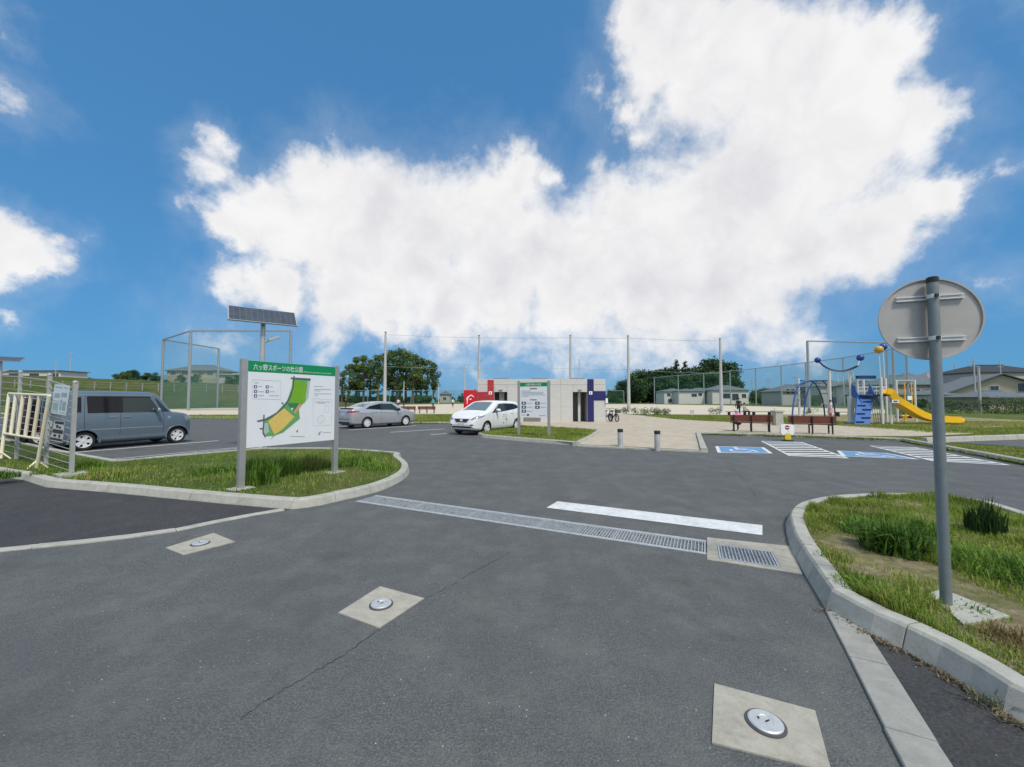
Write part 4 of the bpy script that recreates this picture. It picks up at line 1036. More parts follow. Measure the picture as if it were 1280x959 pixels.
    def side(nm, lo, hi, mat, off=.004, par=o, n=12, sides=(-1, 1)):
        for sg_ in sides:
            wrap(nm, [[(x, 0, z) for x, z in r_] for r_ in strip(lo, hi, n)], (0, -sg_, 0), mat, off, par)
    for (nm, lo, hi, mat, off) in spec.get('sides', []): side(nm, lo, hi, mat, off)
    for (nm, lo, hi, mat, off) in spec.get('tops', []):      # (x, y) seen from above
        wrap(nm, [[(x, y, 0) for x, y in r_] for r_ in strip(lo, hi, 14, 8)], (0, 0, -1), mat, off)
    for (nm, lo, hi, mat, off) in spec.get('fronts', []):    # (y, z) seen from the front
        wrap(nm, [[(0, y, z) for y, z in r_] for r_ in strip(lo, hi, 10, 4)], (-1, 0, 0), mat, off)
    for (nm, lo, hi, mat, off) in spec.get('rears', []):
        wrap(nm, [[(0, y, z) for y, z in r_] for r_ in strip(lo, hi, 10, 4)], (1, 0, 0), mat, off)
    for pl in spec.get('seams', []):
        lo = pl; hi = [(x + .009, z + .004) for x, z in pl]; side('door_seam', lo, hi, M_BLACK, .0025, n=10)
    for (x, z) in spec.get('handles', []):
        for sg_ in (-1, 1):
            h, nrm, _, _ = bvh.ray_cast(Vector((x, sg_ * 3, z)), Vector((0, -sg_, 0)))
            b = MB(); b.box(x - .10, x + .10, h.y - .02, h.y + .022, z - .014, z + .014); b.build('door_handle', spec.get('handle_mat', paint), o)
    mx, mz = spec['mirror']
    for sg_ in (-1, 1):
        h, nrm, _, _ = bvh.ray_cast(Vector((mx, sg_ * 3, mz)), Vector((0, -sg_, 0))); y = h.y
        b = MB(); b.lathe([(.001, -.10), (.05, -.095), (.075, -.05), (.08, .03), (.07, .09), (.001, .10)], 12, Matrix.Translation((mx - .02, y + sg_ * .14, mz + .05)) @ Matrix.Rotation(R(90), 4, 'X') @ Matrix.Scale(.75, 4, (1, 0, 0)))
        mr = b.build('wing_mirror', spec.get('mirror_mat', paint), o, 50)
        b = MB(); b.box(mx - .03, mx + .03, y - .03 if sg_ > 0 else y - .1, y + .1 if sg_ > 0 else y + .03, mz - .04, mz - .005); b.build('mirror_foot', M_BLACK, mr)
    # wheels
    wt_ = spec.get('wt', .165); tyre = MB(); tyre.lathe([(wr * .66, -wt_ / 2 + .01), (wr * .9, -wt_ / 2), (wr * .985, -wt_ / 2 + .025), (wr, -wt_ / 4), (wr, wt_ / 4), (wr * .985, wt_ / 2 - .025), (wr * .9, wt_ / 2), (wr * .66, wt_ / 2 - .01), (wr * .66, -wt_ / 2 + .01)], 36, None, False)
    tm = tyre.mesh('tyre', M_TYRE, 40)
    rim = MB(); rr = wr * .68
    rim.lathe([(rr, .055), (rr, .075), (rr * .9, .068), (rr * .88, .0), (rr * .2, -.01), (0, -.01)], 36, None, False)
    nsp = spec.get('spokes', 6)
    for k_ in range(nsp):
        for dd in spec.get('twin', (0,)):
            a = 2 * math.pi * k_ / nsp + dd; M = Matrix.Rotation(a, 4, 'Z')
            wd = spec.get('spw', .05); rim.add([M @ Vector(v) for v in ((rr * .12, -wd * .8, .05), (rr * .93, -wd / 2, .066), (rr * .93, wd / 2, .066), (rr * .12, wd * .8, .05), (rr * .12, -wd * .8, .005), (rr * .93, -wd / 2, .02), (rr * .93, wd / 2, .02), (rr * .12, wd * .8, .005))], [(0, 1, 2, 3), (0, 4, 5, 1), (3, 2, 6, 7), (1, 5, 6, 2), (0, 3, 7, 4)])
    rim.lathe([(rr * .26, .045), (rr * .24, .066), (0, .07)], 14)
    dark = MB(); dark.lathe([(rr * .95, .012), (0, .012)], 24)
    rmm = rim.mesh('rim', M_RIM, 35); dm = dark.mesh('brake', pm('brake_grey', (.06, .06, .06), .5))
    for x in ax:
        for sg_ in (-1, 1):
            M = Matrix.Translation((x, sg_ * (hw - .105), wr)) @ Matrix.Rotation(R(-90 * sg_), 4, 'X')
            wh = link('wheel', tm, o); wh.matrix_local = M
            link('rim', rmm, wh); link('brake_disc', dm, wh)
    # floor pan keeps daylight out under the arches
    L0, L1 = spec['st'][1][0] + .2, spec['st'][-2][0] - .2
    b = MB(); b.box(L0, L1, -hw + .32, hw - .32, .16, .45); b.build('underbody', M_BLACK, o)
    if 'extra' in spec: spec['extra'](o, bvh, wrap, strip)
    return o
# --- tall grey-blue van
M_VAN = carpaint('van_blue_grey', (.155, .205, .255), .35)
van = dict(belt=1.02, tum=.10, wr=.285, axles=(1.26, -1.195), r=.10, crown=.03, wt=.155, spokes=5, twin=(-.19, .19), spw=.046,
 st=[(-1.697, .42, .80, .62), (-1.69, .30, 1.30, .68), (-1.665, .25, 1.62, .705), (-1.60, .23, 1.76, .722), (-1.40, .21, 1.80, .732), (-.8, .20, 1.81, .737), (0, .20, 1.81, .737), (.45, .20, 1.795, .737), (.62, .20, 1.755, .737), (.80, .20, 1.53, .737), (1.0, .20, 1.24, .737), (1.10, .20, 1.13, .737), (1.30, .21, 1.10, .735), (1.50, .22, 1.06, .725), (1.62, .24, 1.0, .70), (1.68, .26, .90, .66), (1.70, .30, .76, .62), (1.705, .36, .62, .58)],
 sides=[('side_window', [(-1.50, 1.17), (-1.28, 1.17)], [(-1.48, 1.62), (-1.28, 1.64)], M_PGLASS, .004),
  ('side_window', [(-1.14, 1.14), (-.38, 1.14)], [(-1.16, 1.64), (-.38, 1.655)], M_PGLASS, .004), ('side_window', [(-.33, 1.135), (.72, 1.135)], [(-.33, 1.655), (.42, 1.65)], M_CGLASS, .004),
  ('pillar_trim', [(-.43, 1.14), (-.30, 1.14)], [(-.43, 1.655), (-.30, 1.655)], M_BLACK, .006), ('window_rain_guard', [(-1.15, 1.63), (.46, 1.63)], [(-1.15, 1.668), (.42, 1.668)], M_BLACK, .007), ('roof_rail', [(-1.5, 1.70), (.5, 1.70)], [(-1.5, 1.715), (.5, 1.715)], carpaint('van_highlight', (.35, .40, .45), .3), .005), ('body_crease', [(-1.1, .62), (.8, .62)], [(-1.1, .645), (.8, .645)], carpaint('van_highlight', (.35, .40, .45), .3), .004), ('pillar_trim', [(.70, 1.12), (.76, 1.12), ], [(.48, 1.645), (.52, 1.64)], M_VAN, .006),  # pale roof and crease strips put highlights into the paint colour
  ('quarter_glass', [(.76, 1.135), (.98, 1.135)], [(.56, 1.60), (.62, 1.58)], M_CGLASS, .004),
  ('headlight_wing', [(1.50, .80), (1.66, .82)], [(1.44, .97), (1.62, .98)], M_HEAD, .006), ('wing_badge', [(.93, .90), (1.02, .90)], [(.93, .985), (1.02, .985)], M_CHROME, .006), ('bumper_seam', [(1.52, .30), (1.55, .78)], [(1.53, .30), (1.56, .78)], M_BLACK, .003),
  ('sill_trim', [(-.9, .30), (.95, .30)], [(-.9, .42), (.95, .42)], carpaint('van_trim', (.19, .24, .285), .35), .006)],
 tops=[('windscreen', [(1.08, -.60), (1.08, .60)], [(.66, -.56), (.66, .56)], M_WGLASS, .004)],
 fronts=[('headlight', [(.34, .74), (.64, .76)], [(.36, .92), (.62, .95)], M_HEAD, .006), ('headlight', [(-.64, .76), (-.34, .74)], [(-.62, .95), (-.36, .92)], M_HEAD, .006), ('grille', [(-.32, .76), (.32, .76)], [(-.32, .88), (.32, .88)], M_CHROME, .005), ('lower_grille', [(-.4, .36), (.4, .36)], [(-.4, .52), (.4, .52)], M_BLACK, .004)],
 rears=[('rear_window', [(-.56, 1.12), (.56, 1.12)], [(-.54, 1.6), (.54, 1.6)], M_PGLASS, .004), ('tail_light', [(.52, .50), (.64, .50)], [(.52, .74), (.65, .74)], M_TAIL, .006), ('tail_light', [(-.64, .50), (-.52, .50)], [(-.65, .74), (-.52, .74)], M_TAIL, .006), ('number_plate', [(-.17, .75), (.17, .75)], [(-.17, .92), (.17, .92)], M_PLATE, .006)],
 seams=[[(-1.20, .42), (-1.22, 1.1), (-1.2, 1.70)], [(-.36, .30), (-.36, 1.13)], [(.80, .34), (.83, .95), (.78, 1.12)]],
 handles=[(-.55, 1.0), (-.18, 1.0)], handle_mat=M_CHROME, mirror=(.60, 1.16), mirror_mat=M_CHROME)
def van_extra(o, bvh, wrap, strip):
    for x in van['axles']:
        for sg_ in (-1, 1):
            b = MB(); b.tube([(x + math.cos(R(a)) * .355, sg_ * .722, .285 + math.sin(R(a)) * .355) for a in range(-10, 191, 10)], .034, 6); b.build('arch_flare', M_VAN, o, 60)
van['extra'] = van_extra
p_r, p_f = at(103, 563.7), at(222, 553.6)
def place_car(near_rear, near_front, spec, near_side):
    hd = (near_front - near_rear).normalized(); hw = max(s[3] for s in spec['st'])
    mid = (near_front + near_rear) / 2; ax = spec['axles']; lft = Vector((-hd.y, hd.x, 0))
    off = lft * (hw - .03) * (1 if near_side == 'right' else -1)
    return mid + off - hd * (ax[0] + ax[1]) / 2, math.atan2(hd.y, hd.x)
c, hd = place_car(p_r, p_f, van, 'right')
car('parked_van', 'boxy blue grey van parked beside the double white bay line', c, hd, M_VAN, van)
# --- silver sedan
M_SILV = carpaint('sedan_silver', (.50, .52, .55), .5)
sed = dict(belt=.93, tum=.36, wr=.30, axles=(1.33, -1.27), r=.11, crown=.025, spokes=9, spw=.05,
 st=[(-2.215, .42, .72, .60), (-2.20, .30, .92, .70), (-2.14, .24, 1.02, .77), (-2.0, .22, 1.06, .81), (-1.72, .21, 1.085, .835), (-1.45, .20, 1.15, .842), (-1.05, .19, 1.33, .846), (-.6, .18, 1.425, .847), (-.1, .18, 1.452, .847), (.25, .18, 1.445, .847), (.52, .18, 1.40, .847), (.9, .18, 1.20, .847), (1.22, .18, 1.02, .845), (1.4, .18, .975, .84), (1.75, .19, .90, .815), (2.0, .21, .82, .76), (2.14, .24, .72, .68), (2.20, .30, .60, .58), (2.215, .36, .54, .50)],
 sides=[('side_window', [(-1.36, 1.06), (-.42, .99)], [(-1.10, 1.20), (-.42, 1.34)], M_PGLASS, .004), ('side_window', [(-.36, .985), (.92, .93)], [(-.36, 1.345), (.40, 1.325)], M_CGLASS, .004),
        ('pillar_trim', [(-.42, .985), (-.36, .985)], [(-.42, 1.34), (-.36, 1.345)], M_BLACK, .005),
        ('body_crease', [(-1.8, .80), (-.4, .83), (.9, .75)], [(-1.8, .815), (-.4, .85), (.9, .765)], carpaint('sedan_crease_shade', (.20, .21, .24), .5), .003),  # shade of the crease put into the colour as a darker strip
        ('sill_trim', [(-.85, .22), (.9, .22)], [(-.85, .30), (.9, .30)], carpaint('sedan_trim', (.52, .53, .55), .5), .01)],
 tops=[('windscreen', [(1.20, -.62), (1.20, .62)], [(.58, -.50), (.58, .50)], M_WGLASS, .004), ('rear_window', [(-1.42, -.58), (-1.42, .58)], [(-.86, -.48), (-.86, .48)], M_WGLASS, .004)],
 fronts=[('headlight', [(.42, .60), (.74, .66)], [(.42, .70), (.72, .78)], M_HEAD, .006), ('headlight', [(-.74, .66), (-.42, .60)], [(-.72, .78), (-.42, .70)], M_HEAD, .006), ('grille', [(-.42, .60), (.42, .60)], [(-.42, .68), (.42, .68)], M_CHROME, .005), ('lower_grille', [(-.5, .3), (.5, .3)], [(-.5, .46), (.5, .46)], M_BLACK, .004)],
 rears=[('tail_light', [(.34, .84), (.79, .86)], [(.36, .94), (.79, .98)], M_TAIL, .006), ('tail_light', [(-.79, .86), (-.34, .84)], [(-.79, .98), (-.36, .94)], M_TAIL, .006), ('boot_garnish', [(-.33, .88), (.33, .88)], [(-.33, .94), (.33, .94)], M_CHROME, .006), ('number_plate', [(-.2, .70), (.2, .70)], [(-.2, .85), (.2, .85)], M_PLATE, .006), ('rear_diffuser', [(-.6, .27), (.6, .27)], [(-.6, .36), (.6, .36)], M_BLACK, .005), ('bumper_line', [(-.72, .50), (.72, .50)], [(-.72, .53), (.72, .53)], M_BLACK, .004)],
 seams=[[(-1.0, .5), (-.93, .98)], [(-.39, .25), (-.39, .98)], [(.88, .28), (.90, .92)]],
 handles=[(-.78, .86), (.0, .83)], mirror=(.70, .95), mirror_mat=M_BLACK)
def sed_extra(o, bvh, wrap, strip):
    b = MB(); b.box(-2.14, -1.96, -.62, .62, 1.085, 1.115); b.box(-2.05, -1.99, -.55, -.50, 1.04, 1.084); b.box(-2.05, -1.99, .50, .55, 1.04, 1.084); b.build('spoiler', carpaint('spoiler_dark', (.06, .065, .075), .4), o)
    b = MB(); b.tube([(-1.2, -.3, 1.27), (-1.28, -.3, 1.36)], .012, 5); b.tube([(-.62, 0, 1.44), (-.70, 0, 1.53)], [.03, .015], 6); b.build('roof_antenna', M_BLACK, o)
    for sg_ in (-1, 1): wrap('tail_light_wing', [[(x, 0, z) for x, z in r_] for r_ in strip([(-2.16, .86), (-1.72, .90)], [(-2.16, .985), (-1.72, .93)], 8, 4)], (0, -sg_, 0), M_TAIL, .006)
    for sg_ in (-1, 1): wrap('window_trim', [[(x, 0, z) for x, z in r_] for r_ in strip([(-1.36, 1.045), (.92, .91)], [(-1.36, 1.06), (.92, .927)], 12, 3)], (0, -sg_, 0), M_CHROME, .005)
sed['extra'] = sed_extra
c, hd = place_car(at(459.7, 535.4), at(506.5, 532.4), sed, 'right')
car('parked_sedan', 'silver four door sedan with red tail lamps parked behind the map board', c, hd, M_SILV, sed)
# --- white hatchback
M_WCAR = carpaint('hatch_white', (.80, .82, .82), .0)
hat = dict(belt=.98, tum=.34, wr=.30, axles=(1.22, -1.38), r=.12, crown=.03, spokes=5, twin=(-.16, .16), spw=.05,
 st=[(-2.05, .42, .70, .62), (-2.035, .32, .95, .72), (-1.99, .27, 1.12, .775), (-1.88, .24, 1.32, .805), (-1.70, .22, 1.42, .825), (-1.3, .20, 1.475, .84), (-.7, .19, 1.495, .846), (-.1, .19, 1.495, .847), (.28, .19, 1.45, .847), (.6, .19, 1.30, .847), (.95, .19, 1.13, .845), (1.15, .19, 1.06, .842), (1.4, .19, 1.0, .835), (1.66, .20, .925, .805), (1.84, .22, .84, .75), (1.95, .25, .74, .69), (2.01, .28, .63, .64), (2.04, .33, .53, .59), (2.05, .38, .47, .55)],
 sides=[('side_window', [(-1.62, 1.16), (-1.22, 1.10)], [(-1.52, 1.29), (-1.18, 1.36)], M_PGLASS, .004), ('side_window', [(-1.16, 1.095), (-.38, 1.03)], [(-1.12, 1.365), (-.38, 1.385)], M_PGLASS, .004), ('side_window', [(-.32, 1.025), (.62, .96)], [(-.32, 1.385), (.16, 1.365)], M_CGLASS, .004),
        ('headlight_wing', [(1.42, .845), (1.82, .735)], [(1.36, .875), (1.78, .83)], M_HEAD, .006),
        ('quarter_glass', [(.66, .97), (.90, .95)], [(.42, 1.20), (.46, 1.19)], M_PGLASS, .0045),
        ('pillar_trim', [(-1.22, 1.1), (-1.16, 1.095)], [(-1.18, 1.36), (-1.12, 1.365)], M_BLACK, .005), ('pillar_trim', [(-.38, 1.03), (-.32, 1.025)], [(-.38, 1.385), (-.32, 1.385)], M_BLACK, .005), ('pillar_trim', [(.62, .965), (.66, .965)], [(.22, 1.34), (.40, 1.22)], M_BLACK, .005),
        ('door_lettering', [(-.42, .77), (.02, .76)], [(-.42, .79), (.02, .78)], pm('decal_grey', (.38, .33, .27), .5), .004), ('door_lettering', [(-.35, .66), (-.05, .65)], [(-.35, .68), (-.05, .67)], pm('decal_pale', (.55, .45, .35), .5), .004), ('door_emblem', [(-.46, .58), (-.30, .58)], [(-.42, .70), (-.34, .70)], pm('decal_grey', (.38, .33, .27), .5), .004), ('door_emblem', [(-.13, .40), (-.09, .40)], [(-.13, .52), (-.09, .52)], pm('decal_dark', (.16, .15, .14), .5), .004)],
 tops=[('windscreen', [(1.10, -.64), (1.10, .64)], [(.34, -.52), (.34, .52)], M_WGLASS, .004), ('wiper_cowl', [(1.145, -.64), (1.145, .64)], [(1.10, -.64), (1.10, .64)], M_BLACK, .006)],
 fronts=[('headlight', [(.46, .665), (.60, .67), (.76, .76)], [(.52, .73), (.62, .80), (.76, .88)], M_HEAD, .006), ('headlight', [(-.76, .76), (-.60, .67), (-.46, .665)], [(-.76, .88), (-.62, .80), (-.52, .73)], M_HEAD, .006),
  ('grille', [(-.26, .56), (.26, .56)], [(-.44, .72), (.44, .72)], M_BLACK, .005), ('grille_chrome', [(-.30, .54), (-.26, .54)], [(-.49, .73), (-.44, .73)], M_CHROME, .009), ('grille_chrome', [(.26, .54), (.30, .54)], [(.44, .73), (.49, .73)], M_CHROME, .009),
  ('number_plate', [(-.18, .40), (.18, .40)], [(-.18, .57), (.18, .57)], M_PLATE, .012), ('badge', [(-.07, .615), (.07, .615)], [(-.07, .69), (.07, .69)], M_CHROME, .012), ('lower_grille', [(-.62, .33), (.62, .33)], [(-.55, .40), (.55, .40)], M_BLACK, .005), ('fog_recess', [(.50, .43), (.64, .44)], [(.50, .48), (.62, .49)], M_BLACK, .006), ('fog_recess', [(-.64, .44), (-.50, .43)], [(-.62, .49), (-.50, .48)], M_BLACK, .006)],
 rears=[('rear_window', [(-.55, 1.08), (.55, 1.08)], [(-.48, 1.34), (.48, 1.34)], M_PGLASS, .004), ('tail_light', [(.60, .9), (.74, .9)], [(.60, 1.15), (.72, 1.15)], M_TAIL, .006), ('tail_light', [(-.74, .9), (-.60, .9)], [(-.72, 1.15), (-.60, 1.15)], M_TAIL, .006)],
 seams=[[(-1.15, .55), (-1.0, .8), (-1.0, 1.06)], [(-.35, .26), (-.35, 1.02)], [(.72, .3), (.74, .95)]],
 handles=[(-.85, .92), (-.12, .89)], mirror=(.52, 1.02))
c, hd = place_car(at(646, 538.7), at(608.5, 543.6), hat, 'left')
car('parked_hatchback', 'white hatchback with chrome V grille parked nose out by the rules notice', c, hd, M_WCAR, hat)
# --- maroon people carrier behind the fence
M_MAR = carpaint('maroon', (.045, .018, .028), .3)
import copy as _cp
mar = dict(van); mar.pop('extra'); mar['sides'] = van['sides'][:4] + van['sides'][5:6]; mar['handle_mat'] = M_MAR; mar['mirror_mat'] = M_MAR
mar['st'] = [(x, zb, zb + (zt - zb) * .94, w_ * 1.06) for x, zb, zt, w_ in van['st']]
mar['sides'] = [(a_, [(x, z * .945) for x, z in b_], [(x, z * .945) for x, z in c_], d_, e_) for a_, b_, c_, d_, e_ in mar['sides']]
mar['rears'] = [(a_, [(x, z * .945) for x, z in b_], [(x, z * .945) for x, z in c_], d_, e_) for a_, b_, c_, d_, e_ in van['rears']]
car('parked_minivan', 'dark maroon minivan half hidden behind the wire fence', Vector((-15.9, 14.9, 0)), hd_m if False else math.atan2(.88, .47), M_MAR, mar)
# ------------------------------------------------------------------ tall poles round the field
M_CONC = pm('concrete_pole', (.42, .43, .43), .7, .05, .08, 2)
M_STEEL = pm('steel_pole', (.30, .34, .36), .5, .4, .08, 2)
def net_mat(name, col, alpha):
    t = NT(name); tr_ = t.n('ShaderNodeBsdfTransparent'); mx = t.n('ShaderNodeMixShader'); mx.inputs[0].default_value = alpha
    t.b.inputs['Base Color'].default_value = (*col, 1); t.b.inputs['Roughness'].default_value = .8; t.b.inputs['Specular IOR Level'].default_value = .1
    o_ = t.t.nodes['Material Output']; t.l(tr_.outputs[0], mx.inputs[1]); t.l(t.b.outputs[0], mx.inputs[2]); t.l(mx.outputs[0], o_.inputs['Surface']); return t.m
M_NETG = net_mat('green_net', (.035, .16, .10), .17); M_NETF = net_mat('faint_net', (.20, .32, .32), .12); M_NETM = net_mat('fence_net', (.05, .17, .13), .15)
pole_tops = [(482, 416, 54, 'beyond the silver sedan'), (599, 420, 56, 'rising behind the red entrance cross'), (713, 420, 56, 'rising behind the toilet block centre'), (785, 420.5, 55, 'beside the parked bicycles'), (900, 424, 53, 'left of the two people on the far bench')]
tops_ = []
for px, py, Y, lab in pole_tops:
    tp = deep(px, py, Y); H = tp.z - .055
    o = thing('net_pole', 'tall tapering grey net pole ' + lab, 'pole', (tp.x, Y, .055), 0, 'tall net poles along the sports field')
    b = MB(); b.tube([(0, 0, -.1), (0, 0, H * .5), (0, 0, H)], [.24, .19, .12], 12); b.build('shaft', M_CONC, o, 40)
    b = MB(); b.lathe([(.15, H), (.15, H + .12), (0, H + .18)], 10); b.build('cap', M_STEEL, o); tops_.append((tp, H))
b = MB()
pts = [p for p, h in tops_]
for p, q in zip(pts, pts[1:]):
    for dz in (-.25, -4.6): b.tube([p + Vector((0, 0, dz)), p.lerp(q, .5) + Vector((0, 0, dz - .1)), q + Vector((0, 0, dz))], .022, 4)
tag(b.build('net_cable', M_STEEL), 'thin dark cables strung between the tall net poles', 'cable')
for px, py, Y, lab in ((581, 457, 96, 'above the red vending machine'), (724, 450, 92, 'above the navy entrance cross'), (548.5, 480, 120, 'near the player in teal'), (505, 477, 120, 'in front of the tall grove')):
    tp = deep(px, py, Y); H = tp.z - .055
    o = thing('field_pole', 'slim far field pole ' + lab, 'pole', (tp.x, Y, .055), 0, 'slim poles at the far side of the field')
    b = MB(); b.tube([(0, 0, -.1), (0, 0, H)], [.16, .12], 8); b.build('shaft', M_CONC, o, 40)
    b = MB(); b.lathe([(.13, H), (.13, H + .1), (0, H + .15)], 8); b.build('cap', M_STEEL, o)
# net fences: posts, rails and net
def net_fence(name, label, pts, H, mat, cat='fence', rr=.12, rails=(1.0,), per=1, lower=None, posts=None):
    o = thing(name, label, cat, (pts[0][0], pts[0][1], .055)); b0 = Vector((pts[0][0], pts[0][1], 0))
    P_ = [Vector((x, y, 0)) - b0 for x, y in pts]; Hs = H if hasattr(H, '__len__') else [H] * len(P_)
    for p, h in zip(P_, Hs):
        b = MB(); b.tube([p + Vector((0, 0, -.1)), p + Vector((0, 0, h))], rr, 8); b.build('post', M_STEEL, o, 40)
    for i in range(len(P_) - 1):
        p, q = P_[i], P_[i + 1]
        for f in rails:
            b = MB(); b.tube([p + Vector((0, 0, Hs[i] * f)), q + Vector((0, 0, Hs[i + 1] * f))], rr * .6, 6); b.build('rail', M_STEEL, o, 40)
        b = MB(); b.add([p + Vector((0, 0, .02)), q + Vector((0, 0, .02)), q + Vector((0, 0, Hs[i + 1])), p + Vector((0, 0, Hs[i]))], [(0, 1, 2, 3)]); b.build('net', mat, o, fix=False)
        if lower:
            n_ = (q - p).cross(Vector((0, 0, 1))).normalized() * .05
            b = MB(); b.add([p + n_ + Vector((0, 0, .02)), q + n_ + Vector((0, 0, .02)), q + n_ + Vector((0, 0, lower)), p + n_ + Vector((0, 0, lower))], [(0, 1, 2, 3)]); b.build('lower_net', M_NETG, o, fix=False)
    return o
dp = lambda px, Y: ((px - CX) / FPX * Y, Y)
net_fence('backstop', 'tall ball field backstop of grey posts and green netting', [dp(362, 57), dp(236, 57), dp(202, 66), dp(272, 77)], [11.4, 11.4, 11.5, 11.4], M_NETF, 'backstop', .19, (1.0,), lower=5.6)
net_fence('high_net_fence', 'high green net fence along the far right side of the field', [dp(818, 138), dp(848, 126), dp(880, 116), dp(913, 107), dp(945, 98), dp(977, 90), dp(1008, 82.5), dp(1055, 73), dp(1110, 62), dp(1135, 55)], 9.2, M_NETM, 'fence', .14)
net_fence('ball_net', 'tall bare ball net frame standing behind the blue climbing arch', [dp(1011, 46), dp(1118, 47.5)], [8.3, 8.3], M_NETF, 'net frame', .13)
net_fence('far_net_fence', 'low green net fence along the far end of the field', [(x, 152 - abs(x - 0) * .04) for x in range(-62, 50, 8)], 5.0, M_NETM, 'fence', .12)
# ------------------------------------------------------------------ embankment on the left
M_SLOPE = NT('slope_grass'); t = M_SLOPE; t.b.inputs['Roughness'].default_value = .95; t.b.inputs['Specular IOR Level'].default_value = .1
c_ = t.ramp(t.noise(.5, 7, .75), [(.3, (.045, .085, .02)), (.5, (.085, .13, .032)), (.7, (.15, .165, .06))])
c_ = t.mix(t.ramp(t.noise(.12, 5, .65), [(.42, 0), (.62, .8)]), c_, (.135, .12, .065)); t.l(c_, t.b.inputs['Base Color']); t.bump(t.noise(2, 6, .8), 1, .5); M_SLOPE = t.m
def emb_h(x, y):
    crest = np.interp(x / max(y, 76.0), [-3, -1.28, -1.08, -.88, -.68, -.52, -.44], [8.6, 7.7, 6.9, 6.0, 5.4, 3.0, .0])
    s = min(1, max(0, (y - 76) / 22)); s = s * s * (3 - 2 * s); return crest * s
b = MB(); xs_ = np.arange(-330, -18, 6.0); ys_ = np.concatenate([np.arange(72, 102, 2.5), np.arange(102, 330, 20)]); rg = random.Random(4)
vs = [(x, y, emb_h(x, y) + .04 + (rg.uniform(-.15, .15) if emb_h(x, y) > .2 else 0)) for y in ys_ for x in xs_]; nx = len(xs_)
b.add(vs, [(j * nx + i, j * nx + i + 1, (j + 1) * nx + i + 1, (j + 1) * nx + i) for j in range(len(ys_) - 1) for i in range(nx - 1)])
tag(b.build('embankment', M_SLOPE, smooth=60), kind='structure')
# fence on the slope
o = thing('slope_fence', 'pale post and wire fence running along the grassy embankment', 'fence', (-104, 88, 0))
prev = None
for i, px in enumerate(list(range(18, 300, 20))):
    x, y = dp(px, 88); z = emb_h(x, y) + .02
    b = MB(); b.box(x + 104 - .08, x + 104 + .08, -.08, .08, z - .3, z + 1.75); b.build('post', pm('pale_post', (.30, .30, .27), .7), o)
    if prev:
        for dz in (.5, 1.1, 1.65): b = MB(); b.tube([(prev[0] + 104, 0, prev[1] + dz), (x + 104, 0, z + dz)], .028, 4); b.build('wire', pm('pale_post', (.30, .30, .27), .7), o)
    prev = (x, z)
# ------------------------------------------------------------------ houses
def roofm(name, col): return pm(name, col, .6, 0, .12, .8, .3, 5)
def wallm(name, col): return pm(name, col, .75, 0, .06, .5)
M_WINF = pm('window_frame', (.55, .56, .56), .5); M_PANE = pm('window_pane', (.045, .055, .065), .12, 0, .3, .5, spec=.8)
def house(name, label, cx, cy, rz, w_, d_, z0, eave, ridge, roof, wall, rm, wins, over=.5, hip=True, extra=None, grp=None):
    o = thing(name, label, 'house', (cx, cy, z0), rz, grp)
    b = MB(); b.box(-w_ / 2, w_ / 2, -d_ / 2, d_ / 2, -.3, eave)
    if not hip: b.add([(-w_ / 2, -d_ / 2, eave), (w_ / 2, -d_ / 2, eave), (0, -d_ / 2, ridge - .15), (-w_ / 2, d_ / 2, eave), (w_ / 2, d_ / 2, eave), (0, d_ / 2, ridge - .15)], [(0, 1, 2), (3, 5, 4)])
    b.build('wall', wall, o, fix=False)
    W2, D2 = w_ / 2 + over, d_ / 2 + over; b = MB()
    if hip:
        rl = max(.1, W2 - D2 * .9) if w_ > d_ else .1
        top = [(-rl, 0, ridge), (rl, 0, ridge)]
        e = [(-W2, -D2), (W2, -D2), (W2, D2), (-W2, D2)]
        b.add([(x, y, eave - .08) for x, y in e] + [(x, y, eave + .10) for x, y in e] + top, [(3, 2, 1, 0), (0, 1, 5, 4), (1, 2, 6, 5), (2, 3, 7, 6), (3, 0, 4, 7), (4, 5, 9, 8), (6, 7, 8, 9), (5, 6, 9), (7, 4, 8)])
    else:
        sl = (ridge - eave) / (w_ / 2); ez = eave - sl * over
        for s_ in (-1, 1):
            b.add([(0, -D2, ridge), (0, D2, ridge), (s_ * W2, D2, ez), (s_ * W2, -D2, ez), (0, -D2, ridge + .16), (0, D2, ridge + .16), (s_ * W2, D2, ez + .16), (s_ * W2, -D2, ez + .16)],
                  [(0, 1, 2, 3), (7, 6, 5, 4), (0, 3, 7, 4), (1, 5, 6, 2), (2, 6, 7, 3)])
    b.build('roof', rm, o)
    if hip:
        b = MB(); b.tube([(-rl, 0, ridge + .03), (rl, 0, ridge + .03)], .12, 6); b.build('ridge_tiles', rm, o)
    for (x, z, ww, hh) in wins:                      # on the -y face
        b = MB(); yb = -d_ / 2
        b.box(x - ww / 2 - .07, x + ww / 2 + .07, yb - .06, yb - .002, z - hh / 2 - .07, z + hh / 2 + .07); wn = b.build('window', M_WINF, o)
        n_ = 2 if ww > .9 else 1
        for k_ in range(n_):
            x0 = x - ww / 2 + ww * k_ / n_ + .02; b = MB(); b.box(x0, x0 + ww / n_ - .04, yb - .085, yb - .0605, z - hh / 2, z + hh / 2); b.build('pane', M_PANE, wn)
    if extra: extra(o)
    return o
def hpx(px0, px1, Y): return ((px0 + px1) / 2 - CX) / FPX * Y, (px1 - px0) / FPX * Y
GREYR, DARKR, GREENR, REDR = roofm('grey_tiles', (.115, .14, .155)), roofm('dark_tiles', (.028, .03, .036)), roofm('green_grey_tiles', (.105, .145, .145)), roofm('red_tiles', (.32, .09, .085))
